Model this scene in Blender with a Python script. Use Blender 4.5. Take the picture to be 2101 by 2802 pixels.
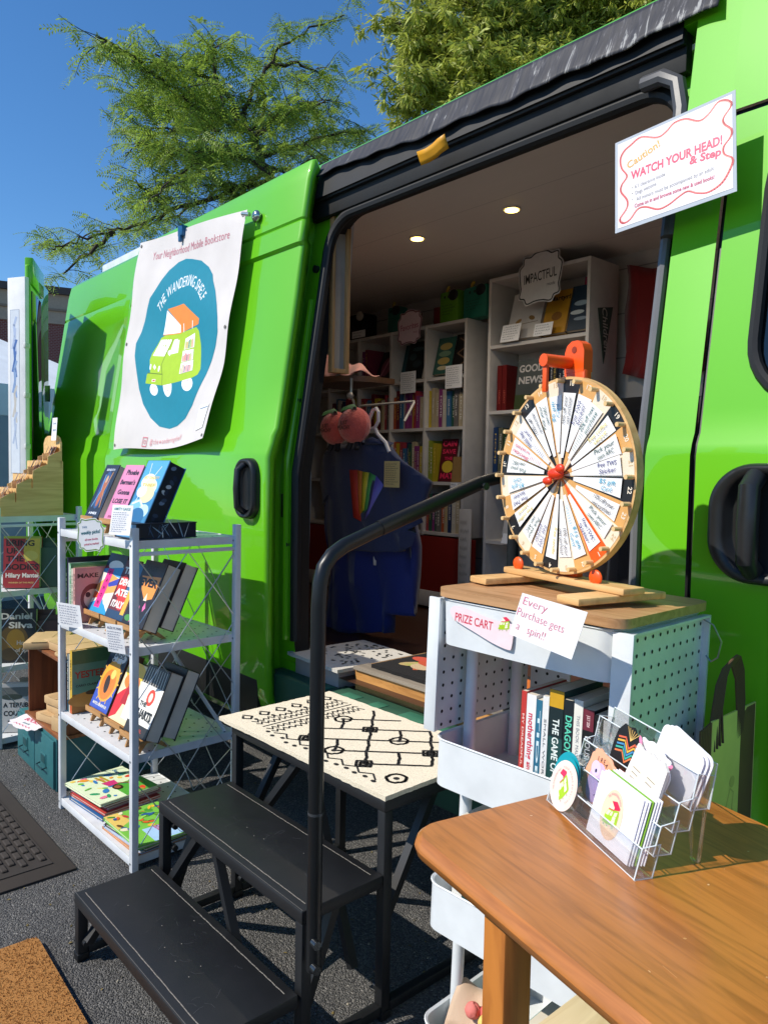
import bpy, bmesh, math, random
import numpy as np
from mathutils import Matrix, Vector, Euler
random.seed(7)
for o in list(bpy.data.objects): bpy.data.objects.remove(o)
SC = bpy.context.scene
COL = SC.collection
rad = math.radians

# ------------------------------------------------------------ camera, sky, sun, exposure
EYE = np.array([0, 0, 1.25]); FOC = 2060.0; CX, CY = 1050.5, 1401.0
yaw, pit, rol = rad(48.47), rad(2.887), rad(1.05)
fw = np.array([-math.sin(yaw)*math.cos(pit), math.cos(yaw)*math.cos(pit), -math.sin(pit)])
_r = np.array([math.cos(yaw), math.sin(yaw), 0]); _u = np.cross(_r, fw)
rt = math.cos(rol)*_r + math.sin(rol)*_u; up = -math.sin(rol)*_r + math.cos(rol)*_u
cam_d = bpy.data.cameras.new('camera'); cam = bpy.data.objects.new('camera', cam_d); COL.objects.link(cam)
cam_d.sensor_fit = 'HORIZONTAL'; cam_d.sensor_width = 36; cam_d.lens = 36*FOC/2101
cam_d.clip_start = 0.05; cam_d.clip_end = 2000
cam.matrix_world = Matrix(((rt[0], up[0], -fw[0], EYE[0]), (rt[1], up[1], -fw[1], EYE[1]), (rt[2], up[2], -fw[2], EYE[2]), (0, 0, 0, 1)))
SC.camera = cam
W = bpy.data.worlds.new('World'); SC.world = W; W.use_nodes = True
wn = W.node_tree; bg = wn.nodes['Background']
sky = wn.nodes.new('ShaderNodeTexSky'); sky.sky_type = 'NISHITA'; sky.sun_disc = False
SUN_DIR = Vector((.265, .656, -.707)).normalized()          # the way the light travels
sky.sun_elevation = rad(45); sky.sun_rotation = math.atan2(-SUN_DIR.x, -SUN_DIR.y)
sky.altitude = 300; sky.air_density = 1.1; sky.dust_density = 0.0; sky.ozone_density = 7.0
hs_ = wn.nodes.new('ShaderNodeHueSaturation'); hs_.inputs['Saturation'].default_value = 1.14; hs_.inputs['Value'].default_value = .95; wn.links.new(sky.outputs[0], hs_.inputs['Color']); wn.links.new(hs_.outputs[0], bg.inputs[0]); bg.inputs[1].default_value = 0.15
sl = bpy.data.lights.new('sun', 'SUN'); sl.energy = 4.8; sl.angle = rad(.5); sl.color = (1, .935, .83)
so = bpy.data.objects.new('sun', sl); COL.objects.link(so); so.location = (-3, -8, 9)
so.rotation_euler = SUN_DIR.to_track_quat('-Z', 'Y').to_euler()
vs = SC.view_settings; vs.view_transform = 'Standard'; vs.look = 'None'; vs.exposure = 0.12; vs.gamma = 1
SC.cycles.max_bounces = 8; SC.cycles.diffuse_bounces = 5; SC.cycles.transparent_max_bounces = 16

# ------------------------------------------------------------ materials
def lin(h):
    if not isinstance(h, str): return tuple(h)
    h = h.lstrip('#'); v = [int(h[i:i+2], 16)/255 for i in (0, 2, 4)]
    return tuple(c/12.92 if c <= .04045 else ((c+.055)/1.055)**2.4 for c in v)
MATS = {}
def mat(col, rough=.55, kind='plain', metal=0, name=None, **k):
    key = (str(col), rough, kind, metal, str(k))
    if key in MATS: return MATS[key]
    m = bpy.data.materials.new(name or kind + '_' + str(col).strip('#()').replace(', ', '_')[:18]); MATS[key] = m; m.use_nodes = True
    nt = m.node_tree; N = nt.nodes; L = nt.links; b = N['Principled BSDF']
    c = lin(col); b.inputs['Base Color'].default_value = (*c, 1); b.inputs['Roughness'].default_value = rough; b.inputs['Metallic'].default_value = metal
    tc = N.new('ShaderNodeTexCoord')
    def noise(scale, det=3, dist=0, vec=None, rough_=.5):
        n = N.new('ShaderNodeTexNoise'); n.inputs['Scale'].default_value = scale; n.inputs['Detail'].default_value = det; n.inputs['Distortion'].default_value = dist; n.inputs['Roughness'].default_value = rough_
        L.new(vec or tc.outputs['Object'], n.inputs['Vector']); return n
    def ramp(src, stops):
        r = N.new('ShaderNodeValToRGB'); e = r.color_ramp.elements
        while len(e) < len(stops): e.new(.5)
        for i, (p, cc) in enumerate(stops): e[i].position = p; e[i].color = (*lin(cc), 1)
        L.new(src, r.inputs[0]); return r
    def bump(src, st, dist=.002):
        bp = N.new('ShaderNodeBump'); bp.inputs['Strength'].default_value = st; bp.inputs['Distance'].default_value = dist
        L.new(src, bp.inputs['Height']); L.new(bp.outputs[0], b.inputs['Normal']); return bp
    def scaled(sx, sy, sz):
        mp = N.new('ShaderNodeMapping'); mp.inputs['Scale'].default_value = (sx, sy, sz); L.new(tc.outputs['Object'], mp.inputs['Vector']); return mp.outputs[0]
    dk = tuple(x*.86 for x in c)
    if kind == 'plain':
        n = noise(14, 5); r = ramp(n.outputs[0], [(.3, dk), (.7, c)]); L.new(r.outputs[0], b.inputs['Base Color'])
        n2 = noise(260, 2); bump(n2.outputs[0], .12, .001)
        rr = N.new('ShaderNodeMapRange'); rr.inputs[3].default_value = rough*.85; rr.inputs[4].default_value = min(1, rough*1.15); L.new(n.outputs[0], rr.inputs[0]); L.new(rr.outputs[0], b.inputs['Roughness'])
    elif kind == 'print':                       # ink on paper or board
        n = noise(40, 3); r = ramp(n.outputs[0], [(.3, tuple(x*.93 for x in c)), (.7, c)]); L.new(r.outputs[0], b.inputs['Base Color'])
    elif kind == 'carpaint':
        n = noise(1.7, 4); r = ramp(n.outputs[0], [(.3, tuple(x*.94 for x in c)), (.7, c)]); L.new(r.outputs[0], b.inputs['Base Color'])
        b.inputs['Coat Weight'].default_value = .85; b.inputs['Coat Roughness'].default_value = .06; b.inputs['Specular IOR Level'].default_value = .2
        n2 = noise(5, 2); s = N.new('ShaderNodeMapRange'); s.inputs[3].default_value = .015; s.inputs[4].default_value = .06; L.new(n2.outputs[0], s.inputs[0]); L.new(s.outputs[0], b.inputs['Coat Roughness'])
        n3 = noise(2.2, 2); bp = bump(n3.outputs[0], .12, .02); L.new(bp.outputs[0], b.inputs['Coat Normal'])
    elif kind == 'asphalt':
        v = N.new('ShaderNodeTexVoronoi'); v.inputs['Scale'].default_value = 230; L.new(tc.outputs['Object'], v.inputs['Vector'])
        r = ramp(v.outputs['Color'], [(.1, (.055, .055, .057)), (.5, (.115, .113, .11)), (.82, (.185, .18, .172)), (1, (.36, .345, .32))])
        n = noise(2.1, 7, .4, None, .62); r2 = ramp(n.outputs[0], [(.25, (.62, .62, .65)), (.5, (1, .99, .97)), (.75, (1.18, 1.15, 1.1))])
        mx = N.new('ShaderNodeMix'); mx.data_type = 'RGBA'; mx.blend_type = 'MULTIPLY'; mx.inputs[0].default_value = 1
        L.new(r.outputs[0], mx.inputs[6]); L.new(r2.outputs[0], mx.inputs[7]); L.new(mx.outputs[2], b.inputs['Base Color'])
        n2 = noise(160, 4, 0, None, .7); ad = N.new('ShaderNodeMath'); ad.operation = 'SUBTRACT'; L.new(n2.outputs[0], ad.inputs[0]); L.new(v.outputs['Distance'], ad.inputs[1]); bump(ad.outputs[0], 1, .009)
    elif kind == 'wood':
        ax = k.get('axis', 0); s = [18, 18, 18]; s[ax] = 1.6; s = [q*k.get('scale', 1) for q in s]
        n = noise(2.2, 6, 1.2, scaled(*s)); c2 = lin(k.get('col2', tuple(x*.6 for x in c)))
        r = ramp(n.outputs[0], [(.3, c2), (.55, c), (.8, tuple(min(1, x*1.15) for x in c))]); L.new(r.outputs[0], b.inputs['Base Color']); bump(n.outputs[0], .15, .001)
        if k.get('coat'): b.inputs['Coat Weight'].default_value = k['coat']; b.inputs['Coat Roughness'].default_value = .22
    elif kind == 'cloth':
        n = noise(5, 4); r = ramp(n.outputs[0], [(.3, dk), (.7, c)]); L.new(r.outputs[0], b.inputs['Base Color'])
        n2 = noise(420, 2); bump(n2.outputs[0], .4, .002); b.inputs['Sheen Weight'].default_value = .25
    elif kind == 'pile':
        n = noise(330, 3, 0, None, .7); r = ramp(n.outputs[0], [(.3, tuple(x*.72 for x in c)), (.55, c), (.9, tuple(min(1, x*1.25) for x in c))]); L.new(r.outputs[0], b.inputs['Base Color']); bump(n.outputs[0], .6, .004)
    elif kind == 'tape':
        n = noise(1, 5, .6, scaled(55, 8, 9), .65); r = ramp(n.outputs[0], [(.0, (.006, .006, .011)), (.62, (.009, .010, .017)), (.71, (.035, .035, .045)), (.76, (.30, .30, .29))])
        n0 = noise(2.5, 3); sm = N.new('ShaderNodeMath'); sm.operation = 'MULTIPLY_ADD'; L.new(n0.outputs[0], sm.inputs[0]); sm.inputs[1].default_value = .3
        gz = N.new('ShaderNodeSeparateXYZ'); L.new(tc.outputs['Object'], gz.inputs[0]); gm = N.new('ShaderNodeMath'); gm.operation = 'MULTIPLY_ADD'; L.new(gz.outputs[0], gm.inputs[0]); gm.inputs[1].default_value = .075; gm.inputs[2].default_value = .03
        L.new(gm.outputs[0], sm.inputs[2]); a2 = N.new('ShaderNodeMath'); a2.operation = 'ADD'; L.new(n.outputs[0], a2.inputs[0]); L.new(sm.outputs[0], a2.inputs[1]); a3 = N.new('ShaderNodeMath'); a3.operation = 'SUBTRACT'; L.new(a2.outputs[0], a3.inputs[0]); a3.inputs[1].default_value = .168; L.new(a3.outputs[0], r.inputs[0])
        L.new(r.outputs[0], b.inputs['Base Color']); n2 = noise(1, 3, 0, scaled(30, 5, 5)); bump(n2.outputs[0], .7, .008)
    elif kind == 'brick':
        t = N.new('ShaderNodeTexBrick'); mp = N.new('ShaderNodeMapping'); mp.inputs['Rotation'].default_value = k.get('rot', (rad(90), 0, 0)); L.new(tc.outputs['Object'], mp.inputs['Vector'])
        t.inputs['Scale'].default_value = 4.2; L.new(mp.outputs[0], t.inputs['Vector']); t.inputs['Color1'].default_value = (*c, 1); t.inputs['Color2'].default_value = (*dk, 1); t.inputs['Mortar'].default_value = (.3, .26, .22, 1); L.new(t.outputs['Color'], b.inputs['Base Color'])
    elif kind == 'leaf':
        g = N.new('ShaderNodeNewGeometry'); r = ramp(g.outputs['Random Per Island'], [(0, tuple(x*.55 for x in c)), (.5, c), (1, tuple(min(1, x*1.5) for x in c))]); L.new(r.outputs[0], b.inputs['Base Color'])
        tr = N.new('ShaderNodeBsdfTranslucent'); mx = N.new('ShaderNodeMixShader'); mx.inputs[0].default_value = .45; L.new(r.outputs[0], tr.inputs[0]); L.new(b.outputs[0], mx.inputs[1]); L.new(tr.outputs[0], mx.inputs[2]); L.new(mx.outputs[0], N['Material Output'].inputs[0])
    elif kind == 'glass':
        b.inputs['Transmission Weight'].default_value = 0; b.inputs['Roughness'].default_value = .03; b.inputs['Specular IOR Level'].default_value = .8
    elif kind == 'acrylic':
        b.inputs['Transmission Weight'].default_value = 1; b.inputs['IOR'].default_value = 1.25; b.inputs['Roughness'].default_value = .02
        tb = N.new('ShaderNodeBsdfTransparent'); mx = N.new('ShaderNodeMixShader'); lw = N.new('ShaderNodeLayerWeight'); lw.inputs[0].default_value = .35
        gl = N.new('ShaderNodeBsdfGlossy'); gl.inputs['Roughness'].default_value = .04; mr = N.new('ShaderNodeMapRange'); mr.inputs[3].default_value = .035; mr.inputs[4].default_value = .6; L.new(lw.outputs['Facing'], mr.inputs[0])
        tb.inputs[0].default_value = (.985, .99, .99, 1); L.new(mr.outputs[0], mx.inputs[0]); L.new(tb.outputs[0], mx.inputs[1]); L.new(gl.outputs[0], mx.inputs[2]); L.new(mx.outputs[0], N['Material Output'].inputs[0])
    elif kind == 'emit':
        b.inputs['Emission Color'].default_value = (*c, 1); b.inputs['Emission Strength'].default_value = k.get('e', 3)
    elif kind == 'plush':
        n = noise(90, 4, 0, None, .7); r = ramp(n.outputs[0], [(.3, dk), (.7, c)]); L.new(r.outputs[0], b.inputs['Base Color']); bump(n.outputs[0], .8, .006); b.inputs['Sheen Weight'].default_value = .5
    elif kind == 'planks':
        ax = k.get('axis', 1); w = N.new('ShaderNodeSeparateXYZ'); L.new(tc.outputs['Object'], w.inputs[0])
        md = N.new('ShaderNodeMath'); md.operation = 'PINGPONG'; md.inputs[1].default_value = k.get('w', .14)/2; L.new(w.outputs[ax], md.inputs[0])
        r = ramp(md.outputs[0], [(0, tuple(x*k.get('gap', .35) for x in c)), (.004, c)]); n = noise(1, 5, 1, scaled(*( (2, 30, 30) if ax != 0 else (30, 2, 30))))
        r2 = ramp(n.outputs[0], [(.3, (.75, .75, .75)), (.7, (1, 1, 1))]); mx = N.new('ShaderNodeMix'); mx.data_type = 'RGBA'; mx.blend_type = 'MULTIPLY'; mx.inputs[0].default_value = k.get('grain', .3); L.new(r.outputs[0], mx.inputs[6]); L.new(r2.outputs[0], mx.inputs[7]); L.new(mx.outputs[2], b.inputs['Base Color'])
        r.color_ramp.interpolation = 'LINEAR'
    return m

# ------------------------------------------------------------ mesh builder
def frame(loc=(0, 0, 0), rz=0, rx=0, ry=0):
    return Matrix.Translation(loc) @ Matrix.Rotation(rz, 4, 'Z') @ Matrix.Rotation(ry, 4, 'Y') @ Matrix.Rotation(rx, 4, 'X')
_boxc = {}
class MB:
    def __init__(s): s.v = []; s.f = []; s.mi = []; s.ms = []; s.sm = []
    def m(s, mt):
        if mt not in s.ms: s.ms.append(mt)
        return s.ms.index(mt)
    def add(s, vs, fs, mt, M=None, smooth=False):
        n = len(s.v); i = s.m(mt)
        if M is not None: vs = [M @ Vector(p) for p in vs]
        s.v.extend(tuple(p) for p in vs)
        for f in fs: s.f.append([n+q for q in f]); s.mi.append(i); s.sm.append(smooth)
        return s
    def box(s, a, b, mt, bev=0, M=None, seg=2):
        x0, x1 = sorted((a[0], b[0])); y0, y1 = sorted((a[1], b[1])); z0, z1 = sorted((a[2], b[2]))
        if not bev:
            vs = [(x0, y0, z0), (x1, y0, z0), (x1, y1, z0), (x0, y1, z0), (x0, y0, z1), (x1, y0, z1), (x1, y1, z1), (x0, y1, z1)]
            return s.add(vs, [(0, 3, 2, 1), (4, 5, 6, 7), (0, 1, 5, 4), (1, 2, 6, 5), (2, 3, 7, 6), (3, 0, 4, 7)], mt, M)
        bm = bmesh.new(); bmesh.ops.create_cube(bm, size=1)
        for q in bm.verts: q.co = Vector(((x0+x1)/2+q.co.x*(x1-x0), (y0+y1)/2+q.co.y*(y1-y0), (z0+z1)/2+q.co.z*(z1-z0)))
        bmesh.ops.bevel(bm, geom=bm.edges[:], offset=min(bev, (x1-x0)*.45, (y1-y0)*.45, (z1-z0)*.45), segments=seg, affect='EDGES', profile=.5)
        bm.verts.index_update(); s.add([q.co.copy() for q in bm.verts], [[q.index for q in f.verts] for f in bm.faces], mt, M); bm.free(); return s
    def tube(s, pts, r, mt, n=8, M=None, closed=False, cap=True):
        P = [Vector(p) for p in pts]; k = len(P); rs = r if isinstance(r, (list, tuple)) else [r]*k; vs = []; fs = []
        prev = None
        for i in range(k):
            a = P[(i-1) % k] if (closed or i > 0) else P[i]; c = P[(i+1) % k] if (closed or i < k-1) else P[i]
            t = (c-a).normalized() if (c-a).length > 1e-9 else Vector((0, 0, 1))
            if prev is None: x = t.orthogonal().normalized()
            else: x = (prev - t*prev.dot(t)); x = x.normalized() if x.length > 1e-6 else t.orthogonal().normalized()
            prev = x; y = t.cross(x)
            for j in range(n):
                an = 2*math.pi*j/n; vs.append(P[i] + (x*math.cos(an)+y*math.sin(an))*rs[i])
        for i in range(k if closed else k-1):
            for j in range(n): a = i*n+j; b = i*n+(j+1) % n; c = ((i+1) % k)*n+(j+1) % n; d = ((i+1) % k)*n+j; fs.append((a, b, c, d))
        s.add(vs, fs, mt, M, True)
        if cap and not closed:
            s.add(vs[:n], [tuple(reversed(range(n)))], mt, M); s.add(vs[-n:], [tuple(range(n))], mt, M)
        return s
    def cyl(s, a, b, r, mt, n=16, M=None, r2=None): return s.tube([a, b], [r, r if r2 is None else r2], mt, n, M)
    def prism(s, out, lo, hi, mt, M=None, side=None):
        """outline [(x,y)] extruded in z"""
        n = len(out); vs = [(x, y, lo) for x, y in out]+[(x, y, hi) for x, y in out]
        s.add(vs, [tuple(reversed(range(n))), tuple(range(n, 2*n))], mt, M)
        s.add(vs, [(i, (i+1) % n, n+(i+1) % n, n+i) for i in range(n)], side or mt, M); return s
    def grid(s, nu, nv, fn, mt, M=None, smooth=True):
        vs = [fn(i/nu, j/nv) for j in range(nv+1) for i in range(nu+1)]
        fs = [(j*(nu+1)+i, j*(nu+1)+i+1, (j+1)*(nu+1)+i+1, (j+1)*(nu+1)+i) for j in range(nv) for i in range(nu)]
        return s.add(vs, fs, mt, M, smooth)
    def ball(s, c, r, mt, M=None, nu=20, nv=12, sx=1, sy=1, sz=1):
        def fn(u, v): a = u*2*math.pi; b = (v-.5)*math.pi; return (c[0]+r*sx*math.cos(b)*math.cos(a), c[1]+r*sy*math.cos(b)*math.sin(a), c[2]+r*sz*math.sin(b))
        return s.grid(nu, nv, fn, mt, M)
    def build(s, name, parent=None, world=False, solid=0):
        me = bpy.data.meshes.new(name); vs = [Vector(p) for p in s.v]; loc = Vector((0, 0, 0))
        if parent is None:
            a = np.array(s.v); loc = Vector(((a[:, 0].min()+a[:, 0].max())/2, (a[:, 1].min()+a[:, 1].max())/2, a[:, 2].min())); vs = [p-loc for p in vs]
        elif world:
            Mi = WM[parent.name].inverted(); vs = [Mi @ p for p in vs]
        me.from_pydata(vs, [], s.f); me.validate()
        for q in s.ms: me.materials.append(q)
        if len(me.polygons) == len(s.f): me.polygons.foreach_set('material_index', s.mi); me.polygons.foreach_set('use_smooth', s.sm)
        else: print('WARN polys', name, len(me.polygons), len(s.f))
        me.update(); me.set_sharp_from_angle(angle=rad(32))
        o = bpy.data.objects.new(name, me); COL.objects.link(o); o.location = loc
        if parent is not None: o.parent = parent; WM[o.name] = WM[parent.name].copy()
        else: WM[o.name] = Matrix.Translation(loc)
        if solid: md = o.modifiers.new('solid', 'SOLIDIFY'); md.thickness = solid; md.offset = -1
        return o
WM = {}
def tag(o, label, cat, group=None, kind=None):
    if label: o['label'] = label
    if cat: o['category'] = cat
    if group: o['group'] = group
    if kind: o['kind'] = kind
    return o
def thing(name, label, cat, M=None, group=None):
    o = bpy.data.objects.new(name, None); COL.objects.link(o); o.empty_display_size = .1
    M = M if isinstance(M, Matrix) else Matrix.Translation(M or (0, 0, 0)); o.matrix_world = M; WM[o.name] = M.copy()
    return tag(o, label, cat, group)
def pix(x, y, dist):
    d = fw + (x-CX)/FOC*rt - (y-CY)/FOC*up; return Vector(EYE + d*dist/math.hypot(d[0], d[1]))

# ------------------------------------------------------------ lettering and flat printed art
_gl = {}
def glyphs(t, bold=0.0, shear=0.0):
    key = (t, bold, shear)
    if key in _gl: return _gl[key]
    cu = bpy.data.curves.new('t', 'FONT'); cu.body = t; cu.size = 1; cu.align_x = 'CENTER'; cu.align_y = 'CENTER'; cu.resolution_u = 3; cu.offset = bold; cu.shear = shear; cu.fill_mode = 'FRONT'
    o = bpy.data.objects.new('t', cu); COL.objects.link(o); dg = bpy.context.evaluated_depsgraph_get(); dg.update()
    me = o.evaluated_get(dg).to_mesh(); vs = [(p.co.x, p.co.y) for p in me.vertices]; fs = [tuple(f.vertices) for f in me.polygons]
    xs = [p[0] for p in vs] or [0, 1]; w = max(xs)-min(xs); o.evaluated_get(dg).to_mesh_clear(); bpy.data.objects.remove(o); bpy.data.curves.remove(cu)
    _gl[key] = (vs, fs, w); return _gl[key]
class Art:
    """prints flat shapes on the plane O + u*U + v*V, each a hair above the last"""
    def __init__(s, mb, O, U, V, M=None, lift=.0006, step=.00004, warp=None):
        s.mb = mb; s.O = Vector(O); s.U = Vector(U).normalized(); s.V = Vector(V).normalized(); s.N = s.U.cross(s.V); s.h = lift; s.st = step; s.M = M; s.warp = warp
    def _put(s, uv, fs, col, rough=.4):
        mt = col if not isinstance(col, (str, tuple)) else mat(col, rough, 'print')
        if s.warp: vs = [s.warp(u, v, s.h) for u, v in uv]
        else: vs = [s.O+s.U*u+s.V*v+s.N*s.h for u, v in uv]
        s.mb.add(vs, fs, mt, s.M); s.h += s.st
    def poly(s, pts, col): s._put(pts, [tuple(range(len(pts)))], col)
    def rect(s, u0, v0, u1, v1, col): s.poly([(u0, v0), (u1, v0), (u1, v1), (u0, v1)], col)
    def ell(s, u, v, a, b, col, n=28, rot=0):
        c, q = math.cos(rot), math.sin(rot); P = [(a*math.cos(2*math.pi*i/n), b*math.sin(2*math.pi*i/n)) for i in range(n)]; s.poly([(u+x*c-y*q, v+x*q+y*c) for x, y in P], col)
    def line(s, pts, w, col, closed=False):
        P = pts+[pts[0]] if closed else pts; vs = []; fs = []
        for i in range(len(P)-1):
            (a, b), (c, d) = P[i], P[i+1]; l = math.hypot(c-a, d-b) or 1; nx, ny = -(d-b)/l*w/2, (c-a)/l*w/2; ex, ey = (c-a)/l*w*.3, (d-b)/l*w*.3
            k = len(vs); vs += [(a+nx-ex, b+ny-ey), (a-nx-ex, b-ny-ey), (c-nx+ex, d-ny+ey), (c+nx+ex, d+ny+ey)]; fs.append((k, k+1, k+2, k+3))
        s._put(vs, fs, col)
    def text(s, t, u, v, size, col, rot=0, bold=0., shear=0., sx=1., width=None):
        vs, fs, w = glyphs(t, bold, shear)
        if not vs: return
        k = size*sx
        if width: k = width/max(w, .01)
        c, q = math.cos(rot), math.sin(rot); s._put([(u+(x*k)*c-(y*size)*q, v+(x*k)*q+(y*size)*c) for x, y in vs], fs, col)
    def arc(s, t, pts, size, col, bold=0., sx=1.):
        P = [Vector(p) for p in pts]; L = [0]
        for i in range(1, len(P)): L.append(L[-1]+(P[i]-P[i-1]).length)
        def at(d):
            for i in range(1, len(P)):
                if d <= L[i] or i == len(P)-1: f = (d-L[i-1])/max(1e-9, L[i]-L[i-1]); return P[i-1].lerp(P[i], f), P[i]-P[i-1]
        h = s.h; adv = [(.30 if ch == ' ' else glyphs(ch, bold)[2]+.11) for ch in t]; tot = sum(adv); pos = 0; k = L[-1]/tot; sx = min(sx, k/size) if k < size*sx else sx
        for ch, a_ in zip(t, adv):
            d0, d1 = pos*k, (pos+a_)*k; pos += a_
            if ch == ' ': continue
            p, d = at((d0+d1)/2); p0, _ = at(d0); p1, _ = at(d1); d = p1-p0; s.h = h
            s.text(ch, p.x, p.y, size, col, math.atan2(d.y, d.x), bold, 0, sx)
    def scribble(s, u, v, w, h, rows, col, seed=0):
        rg = random.Random(seed); fs = []; vs = []
        for r in range(rows):
            y = v+h-(r+.5)*h/rows; x = u; end = u+w*(rg.uniform(.75, 1) if r < rows-1 else rg.uniform(.3, .8))
            while x < end:
                l = min(rg.uniform(.05, .14)*w, end-x); n = max(2, int(l/(h/rows*.35))); a = h/rows*.28; tw = h/rows*.12
                for i in range(n):
                    xa = x+l*i/n; xb = x+l*(i+1)/n; ya = y+(a if i % 2 else -a)*rg.uniform(.4, 1); yb = y+(-a if i % 2 else a)*rg.uniform(.4, 1); k = len(vs)
                    vs += [(xa, ya-tw), (xb, yb-tw), (xb, yb+tw), (xa, ya+tw)]; fs.append((k, k+1, k+2, k+3))
                x += l+.035*w
        if fs: s._put(vs, fs, col)
def smooth(P, n=6, closed=True):
    Q = []; m = len(P)
    for i in range(m if closed else m-1):
        a, b_, c, d = (P[(i-1) % m] if closed or i else P[0]), P[i], P[(i+1) % m], (P[(i+2) % m] if closed or i < m-2 else P[-1])
        for j in range(n):
            t = j/n; Q.append(tuple(.5*(2*b_[q]+(c[q]-a[q])*t+(2*a[q]-5*b_[q]+4*c[q]-d[q])*t*t+(-a[q]+3*b_[q]-3*c[q]+d[q])*t**3) for q in (0, 1)))
    return Q if closed else Q+[tuple(P[-1])]
def homog(src, dst):
    A = []; b = []
    for (x, y), (u, v) in zip(src, dst): A += [[x, y, 1, 0, 0, 0, -u*x, -u*y], [0, 0, 0, x, y, 1, -v*x, -v*y]]; b += [u, v]
    h = np.linalg.solve(np.array(A, float), np.array(b, float))
    return lambda x, y: ((h[0]*x+h[1]*y+h[2])/(h[6]*x+h[7]*y+1), (h[3]*x+h[4]*y+h[5])/(h[6]*x+h[7]*y+1))
def logo_van(A, F, bars=True, cols=('#A9CC1F', '#F98A2E', '#ffffff')):
    """the little book van; F maps the drawing's own coordinates to the art plane"""
    g, o, w = cols; P = lambda *q: [F(x, y) for x, y in q]
    for cx, cy, rx, ry in ((250, 1680, 32, 46), (362, 1640, 36, 86), (535, 1620, 50, 60)):
        A.poly([F(cx+rx*math.cos(t*.3), cy+ry*math.sin(t*.3)) for t in range(21)], w)
        A.line([F(cx+rx*.45*math.cos(t*.5), cy+ry*.45*math.sin(t*.5)) for t in range(13)], .0035 if bars else .001, '#c8b4b4')
    A.poly(P((330, 1240), (480, 1200), (615, 1150), (636, 1180), (648, 1300), (646, 1500), (625, 1545), (580, 1570), (400, 1618), (320, 1640), (185, 1640), (200, 1565), (225, 1550), (220, 1450), (235, 1400), (270, 1330), (300, 1262)), g)
    A.poly(P((300, 1278), (392, 1262), (330, 1408), (242, 1415)), w); A.poly(P((408, 1265), (456, 1250), (442, 1368), (368, 1390)), w)
    A.poly(P((355, 1030), (470, 1140), (470, 1205), (315, 1235)), w); A.poly(P((360, 1020), (510, 960), (645, 1078), (470, 1142)), o); A.poly(P((470, 1142), (645, 1078), (636, 1125), (468, 1205)), o)
    A.line(P((470, 1205), (315, 1237)), .004 if bars else .0012, o)
    if bars:
        A.line(P((205, 1556), (322, 1552), (318, 1640)), .0035, '#557018'); A.line(P((400, 1262), (340, 1400), (312, 1480), (322, 1560)), .0035, '#557018')
        A.rect(*P((236, 1622))[0], *P((268, 1596))[0], '#f6efe0'); A.rect(*P((243, 1616))[0], *P((262, 1602))[0], '#e8452e')
        A.poly(P((375, 1350), (384, 1375), (375, 1402), (360, 1385), (358, 1365)), w)
        for q in ((228, 1505), (294, 1512)): A.ell(*F(*q), .008, .014, w)
        A.poly(P((260, 1480), (272, 1505), (260, 1525), (248, 1503)), w)
        for dy in (30, 60, 85): A.line(P((360, 1045+dy*.5), (462, 1150+dy*.55)), .003, '#d9c9c0')
        A.line(P((500, 1128), (497, 1195)), .006, w); A.line(P((585, 1100), (578, 1160)), .006, w)
    rg = random.Random(3); pal = ['#e0443a', '#f28a2e', '#f4b183', '#3d5a80', '#222222', '#7a3b52', '#e06666', '#9ccf3a']
    for (a, b, c, d) in (((510, 1250), (600, 1200), (586, 1318), (495, 1342)), ((486, 1352), (582, 1333), (576, 1420), (476, 1446)), ((475, 1452), (582, 1424), (577, 1510), (463, 1542))):
        A.poly(P(a, b, c, d), w)
        if bars:
            for i in range(9):
                f = .08+i*.095; q = lambda s, e: (s[0]+(e[0]-s[0])*f, s[1]+(e[1]-s[1])*f); t0 = q(a, b); b0 = q(d, c); k = rg.uniform(.25, .5)
                A.line([F(t0[0]+(b0[0]-t0[0])*k, t0[1]+(b0[1]-t0[1])*k), F(t0[0]+(b0[0]-t0[0])*.93, t0[1]+(b0[1]-t0[1])*.93)], .007, pal[rg.randrange(8)])
def wobble(w, h, n=72, amp=.06, k=9, ph=0.):
    """outline of a wavy-edged card centred on 0,0"""
    P = []
    for i in range(n):
        a = 2*math.pi*i/n; c, s = math.cos(a), math.sin(a); e = .28; r = 1+amp*math.sin(k*a+ph)
        P.append((w/2*r*math.copysign(abs(c)**(2*e), c), h/2*r*math.copysign(abs(s)**(2*e), s)))
    return P
# ------------------------------------------------------------ ground
g = MB(); g.add([(-160, -160, 0), (160, -160, 0), (160, 160, 0), (-160, 160, 0)], [(0, 1, 2, 3)], mat('#565657', .85, 'asphalt'))
o = g.build('ground'); tag(o, 'dark grey asphalt of the car park', 'ground', kind='structure')

# ------------------------------------------------------------ the van
GREEN = mat((.135, .50, .008), .42, 'carpaint', name='green_paint'); BLACK = mat('#101114', .45); RUB = mat('#0b0b0c', .6); PLAST = mat('#1d1e20', .5); DARKG = GREEN
van = thing('bookshop_van', 'bright green high-roofed delivery van with its side door slid open, used as a bookshop', 'van', (-2.5, 2.5, 0))
PRZ = [(.30, 1.60), (.36, 1.565), (.42, 1.546), (.55, 1.538), (.9, 1.535), (1.30, 1.535), (1.325, 1.541), (1.35, 1.552), (2.33, 1.704), (2.40, 1.722), (2.42, 1.74), (2.433, 1.79), (2.441, 1.92), (2.448, 2.2), (2.452, 2.56)]
def Yb(z):
    for (a, b), (c, d) in zip(PRZ, PRZ[1:]):
        if z <= c: return b+(d-b)*(z-a)/(c-a)
    return 2.56
def zs(z0, z1, extra=()):
    q = sorted({z0, z1, *[a for a, b in PRZ if z0 < a < z1], *[e for e in extra if z0 < e < z1]}); return q
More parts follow.
